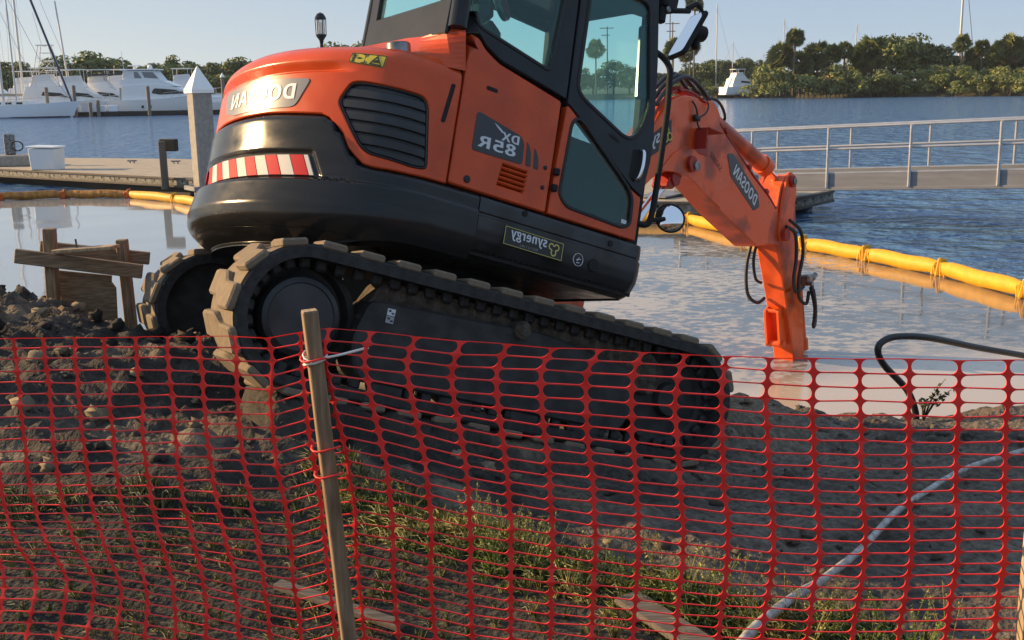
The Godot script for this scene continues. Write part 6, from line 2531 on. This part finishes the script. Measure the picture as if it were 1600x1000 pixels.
	# upper mirror on its arm, lamps beside it
	st = tool()
	tube(st, [Vector3(0.66, 2.59, 1.0), Vector3(0.90, 2.675, 1.0)], 0.017, 8)
	tube(st, smooth_path([Vector3(0.88, 2.68, 1.0), Vector3(0.95, 2.735, 1.0), Vector3(1.0, 2.71, 1.0), Vector3(1.005, 2.64, 1.0), Vector3(1.0, 2.58, 1.0)], 4), 0.016, 8)
	rod(st, Vector3(0.945, 2.565, 1.0), Vector3(1.04, 2.575, 1.0), 0.05, 14)
	box(st, Vector3(0.04, 0.06, 0.05), at(0.985, 2.49, 1.0), 0.012)
	var arm := part("mirror_arm", st, M.void, ex)
	st = tool()
	var face := Basis(Vector3.UP, -1.75) * Basis(Vector3.RIGHT, -0.40)
	prism(st, rounded([Vector2(-0.09, -0.17), Vector2(0.09, -0.17), Vector2(0.09, 0.17), Vector2(-0.09, 0.17)], 0.035), Transform3D(face, Vector3(0.90, 2.53, 1.0)), -0.03, 0.0, 0.008)
	var mir := part("wing_mirror", st, M.void, ex)
	st = tool()
	prism(st, rounded([Vector2(-0.078, -0.155), Vector2(0.078, -0.155), Vector2(0.078, 0.155), Vector2(-0.078, 0.155)], 0.03), Transform3D(face, Vector3(0.90, 2.53, 1.0)), 0.0, 0.002, 0.0)
	part("mirror_glass", st, M.mirror, mir)
	st = tool()
	prism(st, rounded([Vector2(-0.07, -0.055), Vector2(0.07, -0.055), Vector2(0.085, 0.07), Vector2(-0.06, 0.08)], 0.02), Transform3D(Basis(Vector3.UP, 0.3), Vector3(0.72, 2.67, 1.0)), -0.06, 0.03, 0.012)
	box(st, Vector3(0.05, 0.10, 0.05), at(0.68, 2.57, 1.0), 0.01)
	var wl := part("work_lamp", st, M.void, ex)
	st = tool()
	rod(st, Vector3(0.70, 2.605, 1.032), Vector3(0.70, 2.605, 1.038), 0.018, 14, 0.001)
	part("bolt", st, M.steel, wl)
	# small round convex mirror at the foot of the rail
	st = tool()
	tube(st, [Vector3(0.80, 1.345, 1.02), Vector3(0.90, 1.375, 1.03)], 0.014, 8)
	var axis := Vector3(-0.55, 0.10, 0.83).normalized()
	lathe(st, [Vector2(0.0, -0.03), Vector2(0.05, -0.028), Vector2(0.088, -0.008), Vector2(0.092, 0.004), Vector2(0.086, 0.010), Vector2(0.080, 0.006)], disc_xf(Vector3(0.945, 1.39, 1.03), axis), 26)
	var rm := part("round_mirror", st, M.void, ex)
	st = tool()
	var dome := []
	for k in 7:
		var r := 0.082 * (1.0 - k / 6.0)
		dome.append(Vector2(r, 0.006 + 0.03 * (1.0 - pow(r / 0.082, 2.0))))
	var xf := disc_xf(Vector3(0.945, 1.39, 1.03), axis)
	for k in 6:
		for i in 26:
			var q := []
			for e in [[k, i], [k, i + 1], [k + 1, i + 1], [k + 1, i]]:
				var t: float = TAU * e[1] / 26.0
				var pr: Vector2 = dome[e[0]]
				q.append([xf * Vector3(cos(t) * pr.x, pr.y, sin(t) * pr.x), xf.basis * Vector3(cos(t) * pr.x * 9.0, 1, sin(t) * pr.x * 9.0).normalized()])
			quad_n(st, q[0][0], q[1][0], q[2][0], q[3][0], q[0][1], q[1][1], q[2][1], q[3][1])
	part("mirror_glass", st, M.mirror, rm)


func build_undercarriage(ex: Node3D, xf: Transform3D) -> void:
	const XW := 1.1246
	const YW := 0.36
	const R := 0.345
	var length := 4.0 * XW + TAU * R
	var pitches := 34
	# where along the belt: point, outward normal in x-y
	var along := func(d: float) -> Array:
		d = fposmod(d, length)
		if d < 2.0 * XW:
			var sag := 0.0
			return [Vector2(-XW + d, YW + R - sag), Vector2(0, 1)]
		d -= 2.0 * XW
		if d < PI * R:
			var t := PI / 2 - d / R
			return [Vector2(XW, YW) + Vector2(cos(t), sin(t)) * R, Vector2(cos(t), sin(t))]
		d -= PI * R
		if d < 2.0 * XW:
			return [Vector2(XW - d, YW - R), Vector2(0, -1)]
		d -= 2.0 * XW
		var u := -PI / 2 - d / R
		return [Vector2(-XW, YW) + Vector2(cos(u), sin(u)) * R, Vector2(cos(u), sin(u))]
	# one lug: two staggered blocks joined across the belt, chamfered
	var lug_st := tool()
	var pad := rounded([Vector2(-0.100, -0.228), Vector2(0.030, -0.228), Vector2(0.042, -0.05), Vector2(0.096, 0.03), Vector2(0.104, 0.228), Vector2(-0.026, 0.228), Vector2(-0.038, 0.05), Vector2(-0.094, -0.03)], 0.02, 2)
	prism(lug_st, pad, Transform3D(Basis(Vector3.RIGHT, Vector3.BACK, Vector3.DOWN), Vector3.ZERO).rotated_local(Vector3.RIGHT, PI), -0.012, 0.030, 0.010)
	var lug := lug_st.commit()
	var guide_st := tool()
	box(guide_st, Vector3(0.055, 0.06, 0.05), Transform3D(), 0.012)
	var guide := guide_st.commit()
	for side in [1.0, -1.0]:
		var st := tool()
		var n := 216
		for i in n:
			var a: Array = along.call(length * i / n)
			var b: Array = along.call(length * (i + 1) / n)
			var q := []
			for e in [a, b]:
				var o := Vector3(e[1].x, e[1].y, 0)
				var c := Vector3(e[0].x, e[0].y, side * 0.9263)
				q.append([c + o * 0.0 + Vector3(0, 0, 0.215), c + Vector3(0, 0, -0.215), c - o * 0.062 + Vector3(0, 0, -0.225), c - o * 0.062 + Vector3(0, 0, 0.225), o, c - o * 0.012 + Vector3(0, 0, 0.225), c - o * 0.012 + Vector3(0, 0, -0.225)])
			var u: Array = q[0]
			var v: Array = q[1]
			quad_n(st, u[0], v[0], v[1], u[1], u[4], v[4], v[4], u[4])
			quad_n(st, u[3], v[3], v[2], u[2], -u[4], -v[4], -v[4], -u[4])
			flat_poly(st, [u[0], v[0], v[5], u[5]], Vector3(0, 0, 1) + u[4])
			flat_poly(st, [u[5], v[5], v[3], u[3]], Vector3(0, 0, 1))
			flat_poly(st, [u[1], v[1], v[6], u[6]], Vector3(0, 0, -1) + u[4])
			flat_poly(st, [u[6], v[6], v[2], u[2]], Vector3(0, 0, -1))
		var belt := part("track", st, M.track_rubber, ex, xf)
		st = tool()
		for i in n:
			var a2: Array = along.call(length * i / n)
			var b2: Array = along.call(length * (i + 1) / n)
			var q2 := []
			for e in [a2, b2]:
				var o := Vector3(e[1].x, e[1].y, 0)
				q2.append([Vector3(e[0].x, e[0].y, side * 0.9263) + o * 0.003, o])
			var w := Vector3(0, 0, 0.212)
			quad_n(st, q2[0][0] + w, q2[1][0] + w, q2[1][0] - w, q2[0][0] - w, q2[0][1], q2[1][1], q2[1][1], q2[0][1])
		part("tread_face", st, M.tread, belt)
		for k in pitches:
			var e: Array = along.call(length * (k + 0.5) / pitches)
			var o := Vector3(e[1].x, e[1].y, 0)
			var x := Vector3(o.y, -o.x, 0)
			var c := Vector3(e[0].x, e[0].y, side * 0.9263)
			shared("track_lug", lug, M.tread, belt, Transform3D(Basis(x, o, x.cross(o)), c))
			for h in 2:
				var e2: Array = along.call(length * (k + 0.25 + 0.5 * h) / pitches)
				var o2 := Vector3(e2[1].x, e2[1].y, 0)
				var x2 := Vector3(o2.y, -o2.x, 0)
				shared("guide_lug", guide, M.track_frame, belt, Transform3D(Basis(x2, o2, x2.cross(o2)), Vector3(e2[0].x, e2[0].y, side * 1.036) - o2 * 0.085))
		# frame between the wheels
		st = tool()
		var z: float = side * 0.9263
		prism(st, rounded([Vector2(-0.80, 0.52), Vector2(-0.86, 0.30), Vector2(-0.80, 0.12), Vector2(0.78, 0.12), Vector2(0.86, 0.28), Vector2(0.80, 0.48), Vector2(0.2, 0.56)], 0.05), Transform3D(), z - 0.12, z + 0.155, 0.012)
		var frame := part("track_frame", st, M.track_frame, ex, xf)
		st = tool()
		prism(st, rounded([Vector2(-0.84, 0.40), Vector2(1.0, 0.36), Vector2(1.06, 0.50), Vector2(0.90, 0.625), Vector2(0.25, 0.635), Vector2(-0.74, 0.62)], 0.04), Transform3D(), z - 0.10, z + 0.10, 0.03)
		part("caked_mud", st, M.caked, frame)
		st = tool()
		for x in [-0.62, -0.22, 0.18, 0.58]:
			rod(st, Vector3(x, 0.10, z - 0.14), Vector3(x, 0.10, z + 0.14), 0.085, 20)
		part("track_roller", st, M.track_frame, frame)
		st = tool()
		rod(st, Vector3(0.05, 0.545, z - 0.12), Vector3(0.05, 0.545, z + 0.175), 0.05, 20)
		part("top_roller", st, M.caked, frame)
		# sprocket with its round cover, and idler
		st = tool()
		lathe(st, [Vector2(0.0, -0.12), Vector2(0.30, -0.12), Vector2(0.30, 0.04), Vector2(0.26, 0.06), Vector2(0.24, 0.01), Vector2(0.20, 0.0), Vector2(0.0, 0.0)], Transform3D(Basis(Vector3.RIGHT, PI / 2 * side), Vector3(-XW, YW, z)), 40)
		var spr := part("sprocket", st, M.track_frame, ex, xf)
		st = tool()
		lathe(st, [Vector2(0.20, 0.0), Vector2(0.205, 0.10), Vector2(0.19, 0.125), Vector2(0.165, 0.135), Vector2(0.16, 0.128), Vector2(0.0, 0.13)], Transform3D(Basis(Vector3.RIGHT, PI / 2 * side), Vector3(-XW, YW, z)), 36)
		part("sprocket_cover", st, M.black, spr)
		st = tool()
		lathe(st, [Vector2(0.0, -0.10), Vector2(0.29, -0.10), Vector2(0.305, -0.06), Vector2(0.305, 0.06), Vector2(0.29, 0.10), Vector2(0.22, 0.06), Vector2(0.10, 0.06), Vector2(0.09, 0.11), Vector2(0.0, 0.11)], Transform3D(Basis(Vector3.RIGHT, PI / 2 * side), Vector3(XW, YW, z)), 36)
		part("idler_wheel", st, M.track_frame, ex, xf)
		if side > 0.0:
			st = tool()
			var lab := Transform3D(Basis(), Vector3(-0.69, 0.44, z + 0.157))
			for q in [[0.0, 0.0], [0.0, 0.038], [0.0, 0.0]]:
				box(st, Vector3(0.042, 0.034, 0.002), lab * at(q[0], q[1], 0))
			part("data_label", st, M.print_white, frame)
			st = tool()
			for q in [0.0, 0.038]:
				box(st, Vector3(0.012, 0.01, 0.002), lab * at(-0.008, q + 0.006, 0.002))
				box(st, Vector3(0.014, 0.008, 0.002), lab * at(0.009, q - 0.005, 0.002))
			part("data_print", st, M.print_black, frame)
	# centre frame
	var st := tool()
	box(st, Vector3(0.9, 0.26, 1.5), at(0, 0.42, 0), 0.04)
	rod(st, Vector3(0, 0.5, 0), Vector3(0, 0.80, 0), 0.50, 36)
	for sx in [-1.0, 1.0]:
		for sz in [-1.0, 1.0]:
			beam(st, Vector3(sx * 0.3, 0.40, sz * 0.3), Vector3(sx * 0.62, 0.30, sz * 0.9), 0.2, 0.2, 0.03)
	part("centre_frame", st, M.track_frame, ex, xf)


func build_boom(ex: Node3D, xf: Transform3D) -> void:
	# swing post and boom foot
	var st := tool()
	rod(st, Vector3(-0.02, -0.42, 0), Vector3(-0.02, 0.20, 0), 0.11, 20)
	for z in [-0.14, 0.14]:
		prism(st, rounded([Vector2(-0.12, -0.3), Vector2(0.28, -0.35), Vector2(0.30, -0.05), Vector2(0.16, 0.20), Vector2(-0.08, 0.2)], 0.05), xf_z(z), -0.025, 0.025, 0.006)
	part("swing_post", st, M.arm_orange, ex, xf)
	# boom
	st = tool()
	var side := poly([Vector2(-0.10, -0.10), Vector2(0.12, -0.13), Vector2(0.55, 0.42), Vector2(1.0, 0.86), Vector2(1.20, 0.975), Vector2(1.33, 0.985), Vector2(1.50, 1.0), Vector2(1.77, 0.935), Vector2(2.05, 0.86), Vector2(2.45, 0.79), Vector2(2.72, 0.74), Vector2(2.90, 0.80), Vector2(3.10, 0.84), Vector2(3.20, 0.90), Vector2(3.20, 1.0), Vector2(3.10, 1.06), Vector2(2.99, 1.14), Vector2(2.79, 1.215), Vector2(2.48, 1.30), Vector2(2.16, 1.42), Vector2(1.93, 1.50), Vector2(1.75, 1.585), Vector2(1.59, 1.615), Vector2(1.42, 1.62), Vector2(1.26, 1.58), Vector2(1.13, 1.505), Vector2(1.04, 1.41), Vector2(0.92, 1.22), Vector2(0.5, 0.72), Vector2(0.0, 0.12)], 0.05, 3)
	prism(st, side, Transform3D(), -0.11, 0.11, 0.012)
	var boom := part("boom", st, M.arm_orange, ex, xf)
	# stiffener round the cylinder pin
	st = tool()
	prism(st, rounded([Vector2(1.06, 0.93), Vector2(1.2, 1.10), Vector2(1.38, 1.22), Vector2(1.52, 1.22), Vector2(1.68, 1.14), Vector2(2.02, 0.885), Vector2(1.7, 0.95), Vector2(1.5, 1.0), Vector2(1.3, 0.985)], 0.03), xf_z(0.11), -0.004, 0.010, 0.006)
	part("stiffener_plate", st, M.arm_orange, boom)
	st = tool()
	rod(st, Vector3(1.46, 1.095, -0.15), Vector3(1.46, 1.095, 0.15), 0.062, 20)
	var boss := part("pin_boss", st, M.red, boom)
	st = tool()
	rod(st, Vector3(1.50, 1.09, 0.145), Vector3(1.50, 1.09, 0.165), 0.040, 20)
	part("pin", st, M.steel, boss)
	# lamp bracket on the side of the boom
	st = tool()
	box(st, Vector3(0.22, 0.012, 0.12), Transform3D(Basis(Vector3.BACK, 0.12), Vector3(1.60, 1.40, 0.17)), 0.003)
	box(st, Vector3(0.012, 0.16, 0.10), Transform3D(Basis(Vector3.BACK, 0.12), Vector3(1.50, 1.31, 0.16)), 0.003)
	var br := part("lamp_bracket", st, M.red, boom)
	st = tool()
	prism(st, PackedVector2Array([Vector2(1.48, 1.20), Vector2(1.70, 1.23), Vector2(1.68, 1.37), Vector2(1.46, 1.36)]), xf_z(0.112), 0.0, 0.004, 0.001)
	part("bracket_plate", st, M.red, br)
	st = tool()
	box(st, Vector3(0.07, 0.04, 0.04), at(1.44, 1.455, 0.13), 0.008)
	tube(st, smooth_path([Vector3(1.36, 1.565, 0.12), Vector3(1.40, 1.53, 0.135), Vector3(1.435, 1.47, 0.14), Vector3(1.45, 1.41, 0.14), Vector3(1.50, 1.37, 0.15)], 4), 0.007, 6)
	tube(st, smooth_path([Vector3(1.46, 1.46, 0.13), Vector3(1.54, 1.53, 0.15), Vector3(1.58, 1.62, 0.13), Vector3(1.55, 1.70, 0.06), Vector3(1.48, 1.72, 0.02)], 4), 0.007, 6)
	part("lamp_wiring", st, M.hose, boom)
	# name decal, serial number, and the company plate near the foot
	var plate := poly([Vector2(2.01, 1.345), Vector2(2.11, 1.185), Vector2(2.57, 1.015), Vector2(2.66, 1.075), Vector2(2.61, 1.175), Vector2(2.10, 1.375)], 0.02)
	st = tool()
	prism(st, plate, xf_z(0.11), 0.0, 0.004, 0.001)
	var np := part("name_decal", st, M.decal_dark, boom)
	st = tool()
	var dir := Vector2(-0.94, 0.342)
	var up2 := Vector2(0.36, 0.933)
	print_on(st, "DOOSAN", 0.46, 0.105, func(x: float, y: float) -> Array:
		var p: Vector2 = Vector2(2.565, 1.055) + dir * x + up2 * y
		return [Vector3(p.x, p.y, 0.1165), Vector3.BACK])
	part("lettering", st, M.print_white, np)
	st = tool()
	print_on(st, "SA0802", 0.21, 0.05, func(x: float, y: float) -> Array:
		var p: Vector2 = Vector2(1.935, 1.17) + Vector2(-0.93, 0.36) * x + Vector2(0.36, 0.93) * y
		return [Vector3(p.x, p.y, 0.1125), Vector3.BACK], 400)
	part("serial_number", st, M.print_black, boom)
	st = tool()
	prism(st, PackedVector2Array([Vector2(0.80, 0.90), Vector2(1.16, 1.18), Vector2(1.12, 1.34), Vector2(0.78, 1.06)]), xf_z(0.11), 0.0, 0.004, 0.001)
	var cp := part("company_decal", st, M.print_black, boom)
	st = tool()
	print_on(st, "syn", 0.20, 0.10, func(x: float, y: float) -> Array:
		var p: Vector2 = Vector2(1.00, 1.10) + Vector2(-0.79, -0.61) * x + Vector2(-0.15, 0.98) * y
		return [Vector3(p.x, p.y, 0.116), Vector3.BACK], 700)
	part("lettering", st, M.print_white, cp)
	st = tool()
	for k in 3:
		var t0 := TAU * k / 3.0
		var c := Vector2(1.085, 1.205) + Vector2(cos(t0), sin(t0)) * 0.033
		var ring := []
		for i in 12:
			ring.append(Vector3(c.x + cos(TAU * i / 12.0) * 0.028, c.y + sin(TAU * i / 12.0) * 0.028, 0.118))
		ring.append(ring[0])
		tube(st, ring, 0.006, 5, false)
	part("emblem", st, M.print_yellow, cp)
	# lift cylinder under the boom
	st = tool()
	rod(st, Vector3(0.30, -0.18, 0), Vector3(0.92, 0.42, 0), 0.065, 18)
	part("lift_cylinder", st, M.arm_orange, ex, xf)
	st = tool()
	rod(st, Vector3(0.9, 0.40, 0), Vector3(1.42, 1.03, 0), 0.036, 16)
	part("lift_rod", st, M.chrome, ex, xf)
	st = tool()
	rod(st, Vector3(1.34, 0.95, -0.09), Vector3(1.34, 0.95, 0.09), 0.06, 14)
	prism(st, rounded([Vector2(1.24, 0.86), Vector2(1.34, 0.86), Vector2(1.50, 1.06), Vector2(1.42, 1.14), Vector2(1.32, 1.06)], 0.03), Transform3D(), -0.075, 0.075, 0.01)
	part("rod_eye", st, M.red, ex, xf)
	# arm cylinder on top of the boom
	st = tool()
	rod(st, Vector3(1.72, 1.60, 0), Vector3(2.86, 1.50, 0), 0.072, 20)
	rod(st, Vector3(2.80, 1.504, 0), Vector3(2.90, 1.496, 0), 0.088, 20)
	for z in [-0.09, 0.09]:
		prism(st, rounded([Vector2(1.58, 1.52), Vector2(1.86, 1.46), Vector2(1.82, 1.62), Vector2(1.70, 1.68), Vector2(1.62, 1.66)], 0.03), xf_z(z), -0.018, 0.018, 0.004)
	part("arm_cylinder", st, M.arm_orange, ex, xf)
	st = tool()
	rod(st, Vector3(2.88, 1.498, 0), Vector3(3.16, 1.44, 0), 0.034, 14)
	part("arm_rod", st, M.chrome, ex, xf)
	st = tool()
	rod(st, Vector3(3.16, 1.44, -0.16), Vector3(3.16, 1.44, 0.16), 0.052, 16)
	var ap := part("arm_pin", st, M.red, ex, xf)
	st = tool()
	rod(st, Vector3(3.16, 1.44, 0.16), Vector3(3.16, 1.44, 0.172), 0.032, 16, 0.002)
	part("pin_cap", st, M.steel, ap)
	# pipes along the boom
	st = tool()
	for k in 3:
		var z := 0.075 - 0.05 * k
		var pts := []
		for q in [Vector2(0.86, 1.22), Vector2(1.02, 1.44), Vector2(1.12, 1.545), Vector2(1.26, 1.62), Vector2(1.44, 1.655), Vector2(1.62, 1.645), Vector2(1.80, 1.60), Vector2(2.0, 1.515), Vector2(2.3, 1.405), Vector2(2.62, 1.30), Vector2(2.85, 1.235), Vector2(3.02, 1.16), Vector2(3.10, 1.10)]:
			pts.append(Vector3(q.x, q.y, z))
		tube(st, smooth_path(pts, 3), 0.012, 7)
	for q in [Vector2(1.22, 1.61), Vector2(1.98, 1.53), Vector2(2.44, 1.365), Vector2(2.80, 1.25)]:
		box(st, Vector3(0.05, 0.035, 0.17), Transform3D(Basis(Vector3.BACK, -0.3), Vector3(q.x, q.y, 0.02)), 0.006)
	part("boom_pipe", st, M.red, boom)
	st = tool()
	for k in 3:
		var z := 0.07 - 0.06 * k
		tube(st, smooth_path([Vector3(0.95, 1.40, z), Vector3(1.10, 1.60, z), Vector3(1.30, 1.74 + 0.02 * k, z), Vector3(1.52, 1.76, z - 0.02), Vector3(1.70, 1.68, z)], 5), 0.017, 8)
	tube(st, smooth_path([Vector3(1.60, 1.68, 0.05), Vector3(1.80, 1.72, 0.08), Vector3(1.98, 1.66, 0.06), Vector3(2.02, 1.58, 0.02)], 5), 0.012, 8)
	part("boom_hose", st, M.hose, boom)
	# arm
	st = tool()
	var arm := poly([Vector2(3.04, 1.36), Vector2(3.12, 1.50), Vector2(3.24, 1.50), Vector2(3.32, 1.38), Vector2(3.46, 1.02), Vector2(3.56, 0.80), Vector2(3.77, 0.42), Vector2(3.92, 0.0), Vector2(4.06, -0.5), Vector2(3.90, -0.55), Vector2(3.70, -0.05), Vector2(3.40, 0.42), Vector2(3.12, 0.80), Vector2(3.04, 0.92), Vector2(3.02, 1.12)], 0.03, 3)
	prism(st, arm, Transform3D(), -0.10, 0.10, 0.010)
	var ar := part("arm", st, M.arm_orange, ex, xf)
	st = tool()
	for z in [-0.115, 0.115]:
		prism(st, rounded([Vector2(3.06, 1.34), Vector2(3.10, 1.52), Vector2(3.24, 1.52), Vector2(3.30, 1.36), Vector2(3.26, 0.98), Vector2(3.10, 0.86), Vector2(3.04, 0.98)], 0.05), xf_z(z), -0.014, 0.014, 0.004)
	part("arm_head_plate", st, M.arm_orange, ar)
	st = tool()
	rod(st, Vector3(3.14, 0.95, -0.17), Vector3(3.14, 0.95, 0.17), 0.055, 18)
	part("elbow_pin", st, M.red, ar)
	# bucket cylinder on the outer side of the arm
	st = tool()
	rod(st, Vector3(3.68, 0.84, 0.0), Vector3(4.035, 0.10, 0), 0.055, 18)
	rod(st, Vector3(4.01, 0.16, 0.0), Vector3(4.055, 0.06, 0), 0.068, 18)
	part("bucket_cylinder", st, M.arm_orange, ar)
	st = tool()
	rod(st, Vector3(4.05, 0.06, 0.0), Vector3(4.20, -0.45, 0), 0.034, 14)
	part("bucket_rod", st, M.chrome, ar)
	# bucket link bracket on the inner face of the arm
	st = tool()
	for z in [-0.085, 0.04]:
		prism(st, rounded([Vector2(3.44, 0.36), Vector2(3.38, 0.30), Vector2(3.50, 0.02), Vector2(3.58, 0.0), Vector2(3.66, 0.06)], 0.02), xf_z(z), -0.012, 0.012, 0.003)
	rod(st, Vector3(3.545, 0.035, -0.11), Vector3(3.545, 0.035, 0.07), 0.03, 14)
	rod(st, Vector3(3.42, 0.31, -0.085), Vector3(3.42, 0.31, 0.05), 0.02, 12)
	part("link_bracket", st, M.arm_orange, ar)
	# valve and hoses on the arm
	st = tool()
	box(st, Vector3(0.12, 0.10, 0.10), Transform3D(Basis(Vector3.BACK, 0.3), Vector3(3.70, 0.66, 0.13)), 0.012)
	rod(st, Vector3(3.76, 0.68, 0.16), Vector3(3.82, 0.74, 0.16), 0.024, 12)
	rod(st, Vector3(3.66, 0.62, 0.17), Vector3(3.66, 0.62, 0.22), 0.022, 12)
	part("hose_valve", st, M.steel, ar)
	st = tool()
	tube(st, smooth_path([Vector3(3.12, 1.02, 0.15), Vector3(3.24, 0.98, 0.19), Vector3(3.34, 0.78, 0.18), Vector3(3.36, 0.60, 0.17), Vector3(3.46, 0.50, 0.16), Vector3(3.62, 0.58, 0.15)], 5), 0.016, 8)
	tube(st, smooth_path([Vector3(3.14, 1.08, 0.17), Vector3(3.30, 1.02, 0.21), Vector3(3.42, 0.84, 0.20), Vector3(3.44, 0.62, 0.18), Vector3(3.52, 0.46, 0.17), Vector3(3.70, 0.44, 0.16), Vector3(3.74, 0.56, 0.15)], 5), 0.016, 8)
	tube(st, smooth_path([Vector3(3.72, 0.60, 0.17), Vector3(3.80, 0.42, 0.20), Vector3(3.86, 0.26, 0.18), Vector3(3.96, 0.30, 0.15), Vector3(3.98, 0.44, 0.13), Vector3(3.90, 0.58, 0.12), Vector3(3.80, 0.68, 0.14)], 5), 0.015, 8)
	tube(st, smooth_path([Vector3(3.70, 0.62, 0.18), Vector3(3.76, 0.46, 0.22), Vector3(3.83, 0.33, 0.20), Vector3(3.91, 0.36, 0.17), Vector3(3.92, 0.48, 0.15), Vector3(3.84, 0.60, 0.15)], 5), 0.013, 8)
	tube(st, smooth_path([Vector3(3.06, 0.90, -0.12), Vector3(3.08, 0.66, -0.16), Vector3(3.16, 0.42, -0.16), Vector3(3.30, 0.36, -0.13), Vector3(3.38, 0.42, -0.10)], 5), 0.016, 8)
	tube(st, smooth_path([Vector3(3.08, 0.90, -0.08), Vector3(3.10, 0.72, -0.11), Vector3(3.18, 0.56, -0.11), Vector3(3.28, 0.54, -0.10)], 5), 0.014, 8)
	part("arm_hose", st, M.hose, ar)
	# bucket, below the water
	st = tool()
	prism(st, rounded([Vector2(3.88, -0.42), Vector2(4.12, -0.40), Vector2(4.30, -0.75), Vector2(4.10, -1.05), Vector2(3.72, -1.0), Vector2(3.62, -0.80)], 0.08), Transform3D(), -0.3, 0.3, 0.02)
	part("bucket", st, M.steel, ex, xf)


func xf_z(z: float) -> Transform3D:
	return Transform3D(Basis(), Vector3(0, 0, z))
